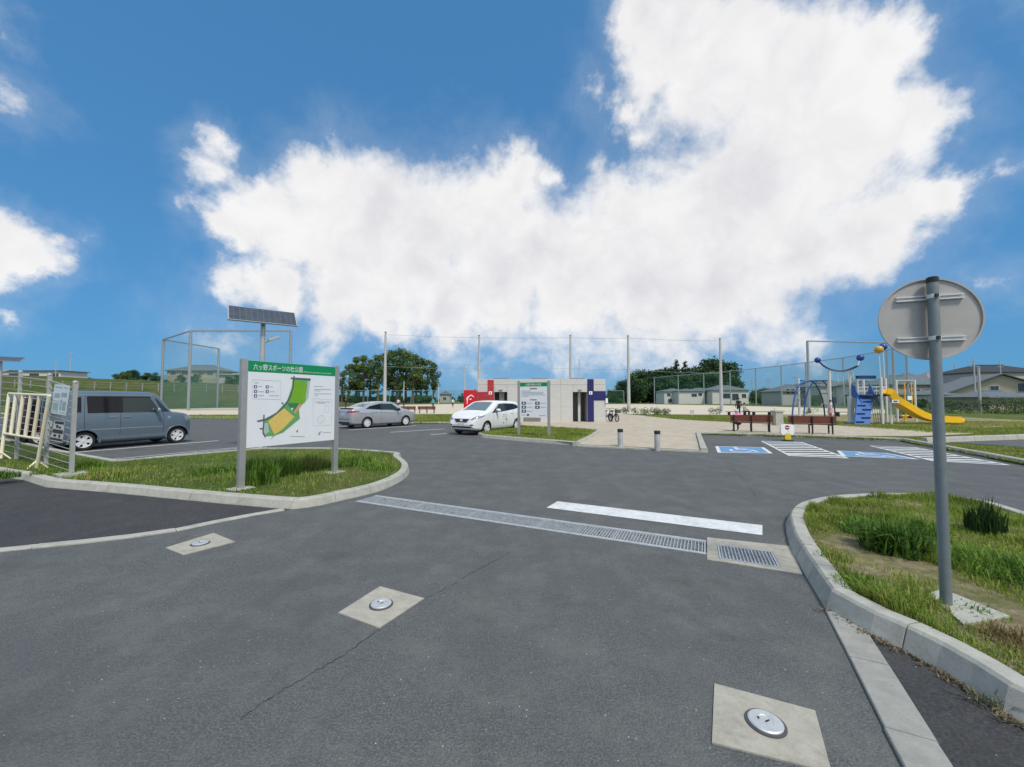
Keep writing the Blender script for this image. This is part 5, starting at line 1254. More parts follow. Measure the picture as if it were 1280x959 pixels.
BEIGE, WHITEW, GREYW, TANW = wallm('beige_wall', (.42, .385, .30)), wallm('white_wall', (.60, .60, .58)), wallm('grey_wall', (.40, .41, .41)), wallm('tan_wall', (.36, .31, .26))
def H(label, px0, px1, Y, ye, yr, wall, rm, wins, dep=8, z0=.05, rz=0, hip=True, name='house', over=.5):
    x, w_ = hpx(px0, px1, Y); eave = deep(640, ye, Y).z - z0; ridge = deep(640, yr, Y).z - z0
    return house(name, label, x, Y + dep / 2, rz, w_ - 2 * over * .8, dep, z0, eave, ridge, None, wall, rm, [(u * w_ * .5, z, a, h) for u, z, a, h in wins], over, hip)
H('two storey house with grey hipped roof on the embankment behind the backstop', 206, 272, 120, 463.5, 455.3, BEIGE, GREENR, [(-.7, 3.6, 1.6, 1.3), (-.25, 3.6, 2.0, 1.3), (.35, 3.6, 1.6, 1.4), (.7, 3.6, 1.8, 1.4)], 9, 6.2)
H('low grey shed beside the house on the embankment', 268, 308, 118, 468.5, 466.8, GREYW, roofm('metal_roof', (.36, .40, .43)), [], 6, 5.2)
H('long low building with dark windows on top of the far left embankment', -60, 76, 125, 463.5, 462.4, WHITEW, roofm('flat_roof', (.10, .11, .12)), [(-.8, 1.0, 3, .9), (-.2, 1.0, 4, .9), (.12, 1.0, 3, .9), (.5, 1.0, 3, .9), (.85, 1.0, 3.4, .9)], 8, 8.4)
H('cream two storey house at the left of the row beneath the wooded hill', 829, 863, 156, 489.5, 485.5, WHITEW, GREENR, [(-.6, 3.5, 1.3, 1.1), (-.1, 3.7, 1.3, 1.1), (-.5, 1.2, 1.6, 1.3), (-.1, 1.2, 1.6, 1.3)], 9)
H('white two storey house in the middle of the row beneath the wooded hill', 846, 882, 152, 489, 486, WHITEW, GREYR, [(.2, 3.3, 2.0, 1.1), (.62, 3.6, 1.4, 1.0)], 9)
H('white house with wide grey roof left of the tall pole', 862, 897, 158, 489, 485, WHITEW, GREENR, [(-.4, 3.4, 1.6, 1.1), (.1, 3.4, 1.8, 1.1), (.5, 3.4, 1.6, 1.1)], 8)
H('white house with broad grey hipped roof right of the tall pole', 889, 937, 148, 488, 481.3, WHITEW, GREYR, [(-.2, 3.0, 3.2, 1.8), (.25, 2.6, 2.4, 2.4), (.7, 3.0, 1.6, 1.4)], 10)
H('grey house with tan ground floor behind the net frame', 975, 1024, 112, 489.5, 480.5, GREYW, GREYR, [(-.6, 3.9, 1.0, 1.3), (-.35, 3.9, 1.0, 1.3), (-.1, 3.9, 1.0, 1.3), (.4, 2.0, 2.2, 1.5)], 9)
H('pale house with long grey roof behind the blue climbing wall', 1024, 1078, 106, 483, 474.5, GREYW, GREYR, [(-.5, 4.3, 1.6, 1.2), (.1, 4.3, 1.6, 1.2), (.55, 4.3, 1.6, 1.2), (-.3, 1.4, 2.4, 1.6), (.4, 1.4, 2.0, 1.6)], 9)
H('pale house with dark hipped roof behind the yellow slide top', 1076, 1126, 98, 482, 474.5, WHITEW, DARKR, [(-.4, 4.0, 2.0, 1.2), (.2, 4.0, 1.8, 1.2), (.6, 1.4, 2.2, 1.6)], 9)
H('house with green grey hipped roof directly behind the round sign post', 1112, 1182, 84, 481, 468.5, TANW, GREENR, [(-.1, 3.2, 2.2, 1.1), (.3, 3.2, 1.6, 1.1), (.0, 1.0, 2.4, 1.4)], 9)
H('house with dull dark roof between the sign post and the red roof', 1160, 1204, 112, 478, 464, GREYW, roofm('slate_tiles', (.20, .21, .23)), [(.2, 5.6, 1.6, 1.2), (.6, 5.6, 1.4, 1.2)], 9)
H('small house with a dull red roof among grey roofs', 1200, 1228, 118, 470, 461, TANW, REDR, [(-.3, 6.2, 1.4, 1.2)], 8)
H('dark roofed two storey house highest of the right hand row', 1222, 1312, 96, 465.5, 454.5, GREYW, DARKR, [(-.55, 5.9, 2.6, 1.3), (-.05, 5.9, 2.4, 1.5), (.35, 5.9, 2.2, 1.5), (.0, 2.5, 2.5, 1.6)], 10)
H('grey walled house filling the gap behind the slide and sign post', 1128, 1176, 100, 476, 466, GREYW, GREYR, [(-.4, 5.0, 1.8, 1.2), (.2, 5.0, 1.8, 1.2), (.6, 2.0, 2.0, 1.4)], 9)
H('pale bungalow with low green grey roof beside the hedge end', 1165, 1206, 70, 494, 487, WHITEW, GREENR, [(-.4, 1.6, 1.6, 1.1), (.3, 1.6, 1.8, 1.1)], 8)
H('two storey white house behind the wooden bench and arch', 1000, 1040, 128, 484, 477.5, WHITEW, DARKR, [(-.5, 4.4, 1.6, 1.2), (.2, 4.4, 1.6, 1.2)], 8)
for (a0, a1, Y_, e_, r_, wl, rm_, lab) in ((1034, 1062, 140, 482, 475.5, TANW, DARKR, 'small tan house with dark roof far behind the climbing wall'), (1060, 1092, 146, 481, 473, WHITEW, GREYR, 'small white house with grey roof far behind the tower roof beam'),
        (1118, 1142, 128, 476, 468.5, BEIGE, GREYR, 'small beige house far behind the hanging bar frame'), (1140, 1166, 134, 474, 466, GREYW, GREENR, 'small grey house with green roof far behind the sign post'), (1176, 1204, 142, 470.5, 463, WHITEW, roofm('brown_tiles', (.13, .10, .09)), 'small white house with brown roof beside the red roof'),
        (1186, 1214, 88, 484, 476, GREYW, DARKR, 'dark roofed grey house just left of the gabled house'), (1262, 1300, 120, 462, 456.5, WHITEW, GREENR, 'far white house peeping over the highest dark roof')):
    H(lab, a0, a1, Y_, e_, r_, wl, rm_, [(-.45, 4.2, 1.5, 1.2), (.1, 4.2, 1.3, 1.2), (.55, 4.2, 1.3, 1.2), (-.2, 1.6, 1.8, 1.4)], 8)
# big gabled house nearest at the right
gx, gw_ = hpx(1205, 1282, 66)
def gex(o):
    b = MB(); b.box(-5.6, -1.2, -8.2, -4.6, -.3, 2.35); b.build('porch_wall', BEIGE, o)
    b = MB(); b.add([(-6.0, -8.7, 2.35), (-.8, -8.7, 2.35), (-.8, -4.65, 3.5), (-6.0, -4.65, 3.5), (-6.0, -8.7, 2.2), (-.8, -8.7, 2.2), (-.8, -4.65, 3.35), (-6.0, -4.65, 3.35)], [(0, 1, 2, 3), (7, 6, 5, 4), (0, 4, 5, 1), (0, 3, 7, 4), (1, 5, 6, 2)]); b.build('porch_roof', GREYR, o)
house('gabled_house', 'beige house with big grey gable roof and tiny square window', gx + 7.4, 74, R(-30), 12.6, 13, .05, 2.9, 5.9, None, BEIGE, GREYR, [(-.9, 3.4, 1.0, 1.0), (2.2, 3.6, .9, 1.4), (-3.2, 1.6, 1.6, 1.0)], .6, False)
H('lower dark roofed wing house behind the dark hedge', 1232, 1310, 58, 497, 488.5, TANW, GREYR, [(.1, 1.4, 1.8, 1.1), (-.5, 1.4, 1.4, 1.1)], 6)
H('tiny grey house in the far gap left of the red vending machine', 549, 563, 210, 493, 488.5, GREYW, GREYR, [(0, 2.2, 1.6, 1.4)], 7)
# tv aerials and street poles
def util(px, py, Y, label, arms=True, r=.13):
    tp = deep(px, py, Y); z0 = emb_h(tp.x, Y) if px < 300 else .05
    o = thing('utility_pole', label, 'utility pole', (tp.x, Y, z0), 0, 'utility poles in the distance'); h = tp.z - z0
    b = MB(); b.tube([(0, 0, -.2), (0, 0, h)], [r, r * .7], 8); b.build('shaft', M_CONC, o, 40)
    if arms:
        b = MB(); b.cbox((0, 0, h - .5), (2.0, .1, .1)); b.cbox((0, 0, h - 1.2), (1.4, .1, .1)); b.build('cross_arm', M_STEEL, o)
        b = MB()
        for x in (-.9, -.4, .4, .9): b.lathe([(.05, 0), (.06, .1), (0, .16)], 6, Matrix.Translation((x, 0, h - .45)))
        b.build('insulators', pm('porcelain', (.5, .5, .5), .4), o)
util(70.5, 450, 110, 'slim bare pole on the far left embankment', False, .1); util(89, 440, 130, 'crossarmed utility pole beyond the far left embankment')
util(1217, 448.5, 64, 'dark crossarmed utility pole before the gabled house'); util(1250, 452, 90, 'crossarmed utility pole behind the gabled house'); util(1193, 454, 108, 'slim utility pole by the red roof', False)
util(994, 470, 120, 'crossarmed utility pole over the grey house roof'); util(940, 475, 150, 'crossarmed utility pole above the round bush'); util(960, 474, 160, 'crossarmed utility pole right of the round bush')
tp = deep(1223, 460, 44); o = thing('light_pole', 'pale straight pole standing in front of the dark hedge', 'pole', (tp.x, 44, .05)); b = MB(); b.tube([(0, 0, -.1), (0, 0, tp.z)], [.13, .11], 10); b.build('shaft', M_CONC, o, 40)
b = MB(); b.lathe([(.13, tp.z), (.12, tp.z + .1), (0, tp.z + .13)], 10); b.build('cap', M_STEEL, o)
# ------------------------------------------------------------------ playground
M_BLUEP = pm('play_blue', (.035, .13, .40), .4, 0, .08, 3); M_NAVYP = pm('play_navy', (.012, .03, .12), .4); M_YEL = pm('play_yellow', (.90, .52, .010), .35, 0, .06, 2); M_PWHITE = pm('play_white', (.66, .67, .65), .45, 0, .05, 3)
M_BALL = pm('ball_blue', (.02, .06, .30), .35)
PG = 25.0
def pgp(px, py, Y=PG): return deep(px, py, Y)
# tower with climbing wall and slide
org = Vector((pgp(1100, 500).x, PG, .058))
o = thing('play_tower', 'play tower with blue climbing wall, navy roof beam and yellow slide', 'play tower', org)
rel = lambda px, py, Y=PG: pgp(px, py, Y) - org
for px, Y, yt in ((1071, 26.2, 469), (1101, 25.0, 472), (1106.5, 26.2, 473), (1079, 26.6, 475)):
    p = rel(px, yt, Y); b = MB(); b.tube([(p.x, p.y, -.1), (p.x, p.y, p.z)], .075, 10); b.build('post', M_PWHITE, o, 40)
a_, c2 = rel(1072, 472, 25.3), rel(1094.5, 472, 25.3)
b = MB(); b.box(a_.x, c2.x, .25, .45, a_.z - .08, a_.z + .12); b.build('roof_beam', M_NAVYP, o)
lf, rt = rel(1068.5, 529, 24.6), rel(1087.5, 529, 24.6); lt, rtt = rel(1072, 493, 25.6), rel(1092, 493, 25.6)
b = MB(); vs = [Vector((lf.x, lf.y, 0)), Vector((rt.x, rt.y, 0)), rtt, lt]; b.add(vs + [v + Vector((0, .09, 0)) for v in vs], [(0, 1, 2, 3), (7, 6, 5, 4), (0, 4, 5, 1), (1, 5, 6, 2), (2, 6, 7, 3), (3, 7, 4, 0)])
cw = b.build('climbing_wall', M_BLUEP, o)
for k_ in range(7):
    f = .08 + k_ * .135; p = vs[0].lerp(vs[3], f); q = vs[1].lerp(vs[2], f); s0, s1 = ((.05, .55), (.38, .95))[k_ % 2]
    b = MB(); A_, B_ = p.lerp(q, s0), p.lerp(q, s1); b.box(A_.x, B_.x, A_.y - .07, A_.y - .012, A_.z - .035, A_.z + .035); b.build('grip', M_NAVYP, cw)
for s_, (q0, q1) in enumerate(((lt, Vector((lt.x, lt.y, lt.z + .1))), (rtt, rtt))):
    x = q0.x; dx_ = -.18 if s_ == 0 else .18
    b = MB(); b.add([(x - .03, q0.y - .35, q0.z - .55), (x + .03, q0.y - .35, q0.z - .55), (x + .03 + dx_ * .3, q0.y + .3, q0.z + .75), (x - .03 + dx_ * .3, q0.y + .3, q0.z + .75), (x - .03 + dx_ * .6, q0.y + .55, q0.z + .05), (x + .03 + dx_ * .6, q0.y + .55, q0.z + .05)], [(0, 1, 2, 3), (3, 2, 5, 4), (0, 4, 5, 1), (1, 5, 2), (0, 3, 4)]); b.build('side_fin', M_BLUEP, o)
b = MB(); pz = rel(1100, 493).z; b.box(lt.x, rel(1106, 493, 25.6).x, .3, 1.6, pz - .12, pz - .02); b.build('platform', M_NAVYP, o)
for (x0, y0, x1, y1) in ((1071, 26.2, 1079, 26.6), (1079, 26.6, 1106.5, 26.2), (1101, 25.0, 1106.5, 26.2)):
    for yy in (484, 489):
        p, q_ = rel(x0, yy, y0), rel(x1, yy, y1); q_.z = p.z; b = MB(); b.tube([p, q_], .03, 6); b.build('guard_rail', M_PWHITE, o, 40)
    p, q_ = rel(x0, 484, y0), rel(x1, 484, y1)
    for f in (.2, .4, .6, .8):
        c3 = p.lerp(q_, f); b = MB(); b.tube([(c3.x, c3.y, pz), (c3.x, c3.y, p.z)], .018, 5); b.build('guard_bar', M_PWHITE, o, 40)
p, q_ = rel(1097, 500, 25.05), rel(1097, 528, 24.9)
for i in range(4): b = MB(); b.tube([(p.x - .3 + i * .14, 0, 0.02), (p.x - .3 + i * .14, .2, pz - .1)], .014, 5); b.build('climbing_rope', pm('rope_dark', (.06, .06, .05), .8), o)
for i in range(5): b = MB(); b.tube([(p.x - .3, .03 + i * .04, .3 + i * .36), (p.x + .12, .03 + i * .04, .3 + i * .36)], .014, 5); b.build('climbing_rope', pm('rope_dark', (.06, .06, .05), .8), o)
# slide: a trough swept along a curve
cv = [rel(1104, 489, 25.1), rel(1113, 491.5, 25.0), rel(1124, 503, 24.8), rel(1140, 513.5, 24.7), rel(1154, 520, 24.6), rel(1170, 523.5, 24.5), rel(1194, 524.3, 24.4)]
cv = catmull(cv, 5); vs, fs = [], []
prof = [(-.36, .30), (-.40, .30), (-.40, -.06), (.40, -.06), (.40, .30), (.36, .30), (.33, .0), (-.33, .0)]
for i, p in enumerate(cv):
    d = (cv[min(i + 1, len(cv) - 1)] - cv[max(i - 1, 0)]).normalized(); sd = Vector((-d.y, d.x, 0)).normalized(); up = d.cross(sd) * -1
    if up.z < 0: up = -up
    for y, z in prof: vs.append(p + sd * y + up * (z - .12))
k_ = len(prof)
for i in range(len(cv) - 1):
    for j in range(k_): fs.append((i * k_ + j, i * k_ + (j + 1) % k_, (i + 1) * k_ + (j + 1) % k_, (i + 1) * k_ + j))
fs += [tuple(range(k_)), tuple(range((len(cv) - 1) * k_, len(cv) * k_))[::-1]]
b = MB(); b.add(vs, fs); sld = b.build('slide', M_YEL, o, 40)
e = cv[-1]; b = MB(); b.lathe([(0, -.16), (.38, -.15), (.40, -.05), (.38, .06), (0, .08)], 20, Matrix.Translation((e.x, e.y, e.z))); b.build('slide_lip', M_YEL, sld, 40)
b = MB(); b.tube([(rel(1117, 500, 24.7).x, -.1, -.1), (rel(1117, 500, 24.7).x, -.1, rel(1117, 503, 24.7).z)], .06, 8); b.build('slide_leg', M_PWHITE, o, 40)
b = MB(); p = rel(1119, 501.8, 24.25); b.box(p.x - .2, p.x + .2, p.y - .015, p.y, p.z - .09, p.z + .09); lb_ = b.build('slide_label', M_WHITE, sld)
b = MB(); b.box(p.x - .13, p.x + .13, p.y - .02, p.y - .0155, p.z - .05, p.z + .05); b.build('label_text', M_INK, lb_)
for i, (px, py, m) in enumerate(((1098.5, 437, pm('ball_yellow', (.55, .36, .05), .4)), (1103.5, 433.8, M_BALL))):
    Y = 25.0 if i == 0 else 26.2; p = rel(px, py, Y); q = rel(1100.5 if i == 0 else 1105.5, 472, Y)
    b = MB(); b.tube([(q.x, q.y, q.z - .1), (p.x, p.y, p.z)], .03, 8); b.build('ball_rod', M_PWHITE, o)
    b = MB(); b.ball(p, .24, 16); b.build('ball', m, o, 60)
# hanging bar frame behind the slide
oo = thing('hanging_bars', 'white and yellow hanging bar frame behind the slide', 'play equipment', pgp(1142, 500, 26.5) * 1.0 - Vector((0, 0, pgp(1142, 500, 26.5).z - .058))); og = oo.location
def pf(name, pts, r, m): b = MB(); b.tube([p - og for p in pts], r, 8); b.build(name, m, oo, 40)
for px in (1120, 1143): q = deep(px, 475, 26.5); pf('post', [Vector((q.x, q.y, 0)), q], .07, M_PWHITE)
pf('top_bar', [deep(1118, 476, 26.5), deep(1144, 476, 26.5)], .05, M_LAMP)
for px in (1130.5, 1139): q = deep(px, 478, 26.4); pf('yellow_bar', [Vector((q.x, q.y, .3)), q], .035, M_YEL)
pf('curved_bar', catmull([deep(1131, 486, 26.4), deep(1133, 481, 26.4), deep(1137, 477.5, 26.4)], 4), .03, M_BLACK)
q = deep(1137, 497.5, 26.3); b = MB(); b.cbox(q - og, (.28, .04, .26)); b.build('notice_board', M_WHITE, oo)
for px, py in ((1124, 521), (1138, 521)):
    q = deep(px, py, 27.5); b = MB(); b.ball(q - og, .22, 10, .5); b.build('seat', pm('seat_red', (.13, .03, .03), .5), oo, 60)
q = deep(1131, 519, 27.5); pf('seat_beam', [deep(1122, 520, 27.5), deep(1140, 520, 27.5)], .05, M_YEL)
pf('seat_post', [Vector((q.x, q.y, 0)), q], .06, M_YEL)
# swaying arc on two masts
q1, q2 = deep(1036.5, 463, 31.5), deep(1062, 464, 26.0)
o = thing('arc_swing', 'white masts carrying a drooping navy arc tipped with blue balls', 'play equipment', (q2.x, q2.y, .058)); og2 = o.location
def af(name, pts, r, m): b = MB(); b.tube([p - og2 for p in pts], r, 8); return b.build(name, m, o, 40)
af('mast', [Vector((q1.x, q1.y, 0)), q1], [.11, .09], M_PWHITE); af('mast', [Vector((q2.x, q2.y, .5)), q2], [.07, .06], M_PWHITE)
b = MB(); b.box(-.12, .12, -.12, .12, 0, 1.75); b.build('mast_base', M_PWHITE, o)
b = MB(); b.box(-.5, .5, -.4, .4, -.02, .06); b.build('footing', M_KERB, o)
arc = catmull([deep(1023, 451, 33), deep(1029, 457, 32.3), deep(1037, 461.5, 31.4), deep(1047, 463.6, 29.5), deep(1056, 463.4, 27.4), deep(1064, 461, 26), deep(1072, 457.5, 25.2)], 4)
af('arc_bar', arc, .07, M_NAVYP); b = MB(); b.ball(deep(1022, 450.3, 33) - og2, .24, 16); b.build('ball', M_BALL, o, 60)
b = MB(); b.ball(deep(1075.3, 447.3, 25.4) - og2, .21, 16); b.build('ball', M_BALL, o, 60); af('ball_rod', [deep(1075.3, 448, 25.4), deep(1072, 457.5, 25.2)], .018, M_PWHITE)
for i in (9, 12, 15, 18, 21): af('rope', [arc[i], arc[i] - Vector((0, 0, .8))], .02, M_PWHITE)
# blue climbing arch
ya = 33.0; c0 = deep(1017, 520, ya); o = thing('climbing_arch', 'blue tubular climbing arch with dark far legs', 'climbing frame', (c0.x, c0.y, .058)); og3 = o.location
def cf(name, pts, r, m): b = MB(); b.tube([p - og3 for p in pts], r, 8); b.build(name, m, o, 50)
for (dy, px0, px1, m0, nm) in ((0, 989.5, 1030.5, M_BLUEP, 0), (1.6, 1004, 1043.5, M_BLUEP, 1)):
    Y = ya + dy
    arcp = catmull([Vector((deep(px0, 500, Y).x, Y, .03)), deep(px0 + 3, 500, Y), deep(px0 + 8, 484, Y), deep(px0 + 14, 477.5, Y), deep((px0 + px1) / 2 + 2, 476, Y), deep(px1 - 12, 479, Y), deep(px1 - 5, 492, Y), deep(px1 - 1, 506, Y), Vector((deep(px1, 500, Y).x, Y, .03))], 4)
    h_ = len(arcp) // 2; cf('arch_tube', arcp[:h_ + 1], .06, M_BLUEP); cf('arch_tube', arcp[h_:], .055, M_NAVYP)
    if nm == 0: first = arcp
for i in range(4, len(arcp) - 4, 4): cf('rung', [first[i], arcp[i]], .035, M_BLUEP if i < len(arcp) // 2 else M_NAVYP)
for px, yt in ((998, 473), (1035, 476)):
    q = deep(px, yt, ya + .8); cf('post', [Vector((q.x, q.y, 0)), q], .085, M_PWHITE)
cf('top_bar', [deep(999, 476, ya + .8), deep(1034, 476, ya + .8)], .05, M_NAVYP)
# small plaques in the field margin
for px, py, lab in ((865, 520.5, 'small pale sign stake on the grass strip by the field'), (811, 516, 'small white base plate standing in the sand')):
    p = at(px, py, .06); o = thing('sign_stake', lab, 'sign', p); b = MB(); b.tube([(0, 0, -.1), (0, 0, .5)], .025, 6); b.build('stake', M_WHITE, o); b = MB(); b.cbox((0, -.03, .42), (.38, .02, .3)); b.build('plate', pm('plate_pale', (.55, .53, .45), .5), o)
# ------------------------------------------------------------------ leaves, trees, hedges
def attr_mat(name, rough=.7, trans=0.0, spec=.2):
    t = NT(name); a_ = t.n('ShaderNodeAttribute'); a_.attribute_name = 'tint'; t.l(a_.outputs['Color'], t.b.inputs['Base Color'])
    t.b.inputs['Roughness'].default_value = rough; t.b.inputs['Specular IOR Level'].default_value = spec
    if trans:
        tl = t.n('ShaderNodeBsdfTranslucent'); t.l(a_.outputs['Color'], tl.inputs['Color']); mx = t.n('ShaderNodeMixShader'); mx.inputs[0].default_value = trans
        t.l(t.b.outputs[0], mx.inputs[1]); t.l(tl.outputs[0], mx.inputs[2]); t.l(mx.outputs[0], t.t.nodes['Material Output'].inputs['Surface'])
    return t.m
M_LEAF = attr_mat('leaf', .65, .25); M_BLADE = attr_mat('grass_blade', .6, .3)
M_BARK = pm('bark', (.12, .095, .07), .9, 0, .25, 3)
def np_mesh(name, V, Fc, k_, tint, mat):
    me = bpy.data.meshes.new(name); nv, nf = len(V), len(Fc)
    me.vertices.add(nv); me.vertices.foreach_set('co', np.ascontiguousarray(V, dtype=np.float32).ravel())
    me.loops.add(nf * k_); me.loops.foreach_set('vertex_index', np.ascontiguousarray(Fc, dtype=np.int32).ravel())
    me.polygons.add(nf); me.polygons.foreach_set('loop_start', np.arange(0, nf * k_, k_, dtype=np.int32))
    at_ = me.attributes.new('tint', 'FLOAT_COLOR', 'POINT'); C_ = np.ones((nv, 4), np.float32); C_[:, :3] = tint; at_.data.foreach_set('color', C_.ravel())
    me.materials.append(mat); me.update(calc_edges=True); me.validate(); return me
def leaf_mesh(name, seed, clumps, per, size, cols, flat=1.0):
    rg_ = np.random.default_rng(seed); Cs, Ts, Ds = [], [], []
    for (cx, cy, cz, r) in clumps:
        n_ = int(per * r * r); d = rg_.normal(size=(n_, 3)); d /= np.linalg.norm(d, axis=1)[:, None]
        rad = r * rg_.uniform(.35, 1.0, n_) ** .5 * (1 + .18 * rg_.normal(size=n_))
        Cs.append(np.array([cx, cy, cz]) + d * rad[:, None] * np.array([1, 1, flat])); Ds.append(d)
        c = np.array(cols[rg_.integers(len(cols))]); Ts.append(c[None] * rg_.uniform(.7, 1.3, (n_, 1)))
    P_ = np.concatenate(Cs); T = np.concatenate(Ts); Dv = np.concatenate(Ds); n_ = len(P_)
    nm = Dv + rg_.normal(size=(n_, 3)) * .7 + np.array([0, 0, .4]); nm /= np.linalg.norm(nm, axis=1)[:, None]
    a_ = np.cross(nm, rg_.normal(size=(n_, 3))); a_ /= np.linalg.norm(a_, axis=1)[:, None]; b_ = np.cross(nm, a_)
    s = (size * rg_.uniform(.5, 1.3, n_))[:, None]
    V = np.stack([P_ - a_ * s, P_ - b_ * s * .6, P_ + a_ * s, P_ + b_ * s * .6], 1).reshape(-1, 3); Fc = np.arange(n_ * 4).reshape(-1, 4)
    return np_mesh(name, V, Fc, 4, np.repeat(T, 4, 0), M_LEAF)
GRN = [(.075, .135, .045), (.10, .165, .05), (.12, .185, .055), (.055, .105, .04), (.14, .195, .06)]
DKG = [(.038, .088, .034), (.05, .11, .038), (.065, .13, .042), (.088, .158, .05), (.032, .072, .032)]
def tree_proto(seed, kind):
    r = random.Random(seed); H = 10.0
    if kind == 'tall':        # bare trunk, airy crown in the upper part, unit height 10
        cl = []
        for i in range(26):
            z = r.uniform(3.4, 9.5); w_ = 1.5 * math.sin(math.pi * min(1, (z - 3.2) / 6.6) ** .8) + .25; a = r.uniform(0, 6.28)
            cl.append((w_ * math.cos(a) * r.uniform(.3, 1), w_ * math.sin(a) * r.uniform(.3, 1), z, r.uniform(.38, .8)))
        for i in range(4): cl.append((r.uniform(-.8, .8), r.uniform(-.8, .8), r.uniform(2.2, 4), r.uniform(.25, .45)))
        cl.append((0, 0, 9.6, .4)); lm = leaf_mesh('crown', seed, cl, 210, .17, GRN)
    elif kind == 'round':
        cl = [(0, 0, 5.5, 2.4)]
        for i in range(22):
            z = r.uniform(1.2, 8.6); w_ = 3.3 * math.sin(math.pi * (z + 1.0) / 11) ** .7; a = r.uniform(0, 6.28)
            cl.append((w_ * math.cos(a) * r.uniform(.6, 1), w_ * math.sin(a) * r.uniform(.6, 1), z, r.uniform(.9, 1.6)))
        cl.append((0, 0, 8.6, 1.3)); lm = leaf_mesh('crown', seed, cl, 95, .27, DKG)
    elif kind == 'cone':
        cl = []
        for i in range(26):
            z = 1 + 8.6 * (i / 25); w_ = 2.3 * (1 - z / 10.4); a = i * 2.4
            cl.append((w_ * math.cos(a) * .6, w_ * math.sin(a) * .6, z, max(.35, w_ * .75)))
        lm = leaf_mesh('crown', seed, cl, 150, .24, DKG[:3])
    else:                      # bush
        cl = [(r.uniform(-3.5, 3.5), r.uniform(-3, 3), r.uniform(2, 7), r.uniform(1.6, 2.6)) for i in range(16)]
        lm = leaf_mesh('crown', seed, cl, 90, .32, GRN)
    b = MB(); top = 9.0
    b.tube([(0, 0, -.5), (.1, .05, 3), (-.05, .1, 6), (0, 0, top)], [.26, .2, .13, .04] if kind == 'tall' else [.35, .28, .18, .05], 7)
    for i in range(7):
        z = r.uniform(2.8, 7.5); a = r.uniform(0, 6.28); l_ = r.uniform(.8, 1.6)
        b.tube([(0, 0, z), (math.cos(a) * l_ * .6, math.sin(a) * l_ * .6, z + .6), (math.cos(a) * l_, math.sin(a) * l_, z + 1.3)], [.09, .06, .02], 5)
    return lm, b.mesh('trunk', M_BARK, 60)
PROTO = {k_: [tree_proto(s + 17 * i, k_) for s in range(n_)] for i, (k_, n_) in enumerate((('tall', 4), ('round', 4), ('cone', 2), ('bush', 2)))}
rt_ = random.Random(21)
def tree(kind, label, x, y, z0, h, wscale=1.0, group=None):
    lm, tm = rt_.choice(PROTO[kind])
    o = thing('tree', label, 'tree', (x, y, z0), rt_.uniform(0, 6.28), group); s = h / 10.0
    for nm, me in (('trunk', tm), ('crown', lm)):
        c = link(nm, me, o); c.scale = (s * wscale, s * wscale, s)
    return o
def tree_px(kind, label, px, py, Y, z0=.05, ws=1.0, group=None):
    p = deep(px, py, Y); return tree(kind, label, p.x, Y, z0, p.z - z0, ws, group)
grove = [(428, 466), (437, 455), (446, 446), (455, 444), (464, 449), (473, 444), (482, 440), (491, 438), (500, 436), (508, 438), (517, 443), (526, 446), (534, 450), (541, 453), (449, 458), (497, 452), (521, 460)]
for i, (px, py) in enumerate(grove):
    wh = 'between the map board and the tall net pole' if px < 475 else 'close behind the tall net pole' if px < 494 else 'at the grove end over the far brown benches' if px > 515 else 'at the highest part of the grove'
    tree_px('tall', 'slender bare trunked tree ' + wh, px, py, 166 + (i * 7) % 17, .05, 1.05 + .3 * ((i * 5) % 7) / 7, 'grove of tall trees beyond the field')
for i in range(10): tree_px('bush', 'dark undergrowth bush at the foot of the tall grove', 432 + i * 11.5, 492 + (i * 5) % 4, 172 + i % 4, .05, 1.6, 'undergrowth of the grove')
wood = [(762, 487, 'round'), (772, 481, 'round'), (783, 474, 'round'), (792, 465, 'round'), (803, 461, 'round'), (815, 462, 'round'), (827, 461, 'round'), (836, 458, 'round'), (845, 449, 'cone'), (856, 451, 'cone'), (864, 459, 'round'), (875, 456, 'round'), (884, 455, 'cone'), (893, 447, 'round'), (899, 449, 'round'), (908, 463, 'round'), (914, 476, 'round'),
        (770, 492, 'round'), (788, 484, 'round'), (806, 478, 'round'), (824, 474, 'round'), (842, 472, 'round'), (860, 470, 'round'), (878, 470, 'round'), (896, 468, 'round'), (798, 490, 'bush'), (815, 486, 'bush'), (797, 473, 'round'), (812, 470, 'round'), (832, 468, 'round'), (852, 465, 'round'), (870, 466, 'round'), (887, 463, 'round'), (902, 472, 'round'), (833, 482, 'round'), (868, 478, 'round'), (886, 478, 'round'), (764, 494, 'bush'), (850, 480, 'round'), (775, 497, 'bush')]
for i, (px, py, k_) in enumerate(wood):
    wh = 'next to the bicycles pole' if px < 800 else 'behind the cream house' if px < 850 else 'above the middle white house' if px < 880 else 'above the broad hipped roof'
    lab = {'round': 'dense dark round tree on the wooded hill ' + wh, 'cone': 'dark pointed conifer rising from the wooded hill crest', 'bush': 'low spreading bush at the foot of the wooded hill'}[k_]
    Y = 205 if i < 17 else 182
    tree_px(k_, lab, px, py, Y + (i * 5) % 12, .05, 1.3 if k_ == 'round' else 1.25, 'trees on the wooded hill')
for px, py, Y in ((945, 486, 128), (958, 483, 130), (971, 484.5, 127), (982, 490, 125)): tree_px('bush', 'rounded green bush between the white and the grey houses', px, py, Y, .05, .9, 'bushes between the houses')
for px, py, Y, z0 in ((148, 466, 112, 7.0), (156, 463.5, 112, 6.9)): tree_px('bush', 'yellow green bushy tree on the embankment crest', px, py, Y, z0, 1.0, 'trees along the embankment crest')
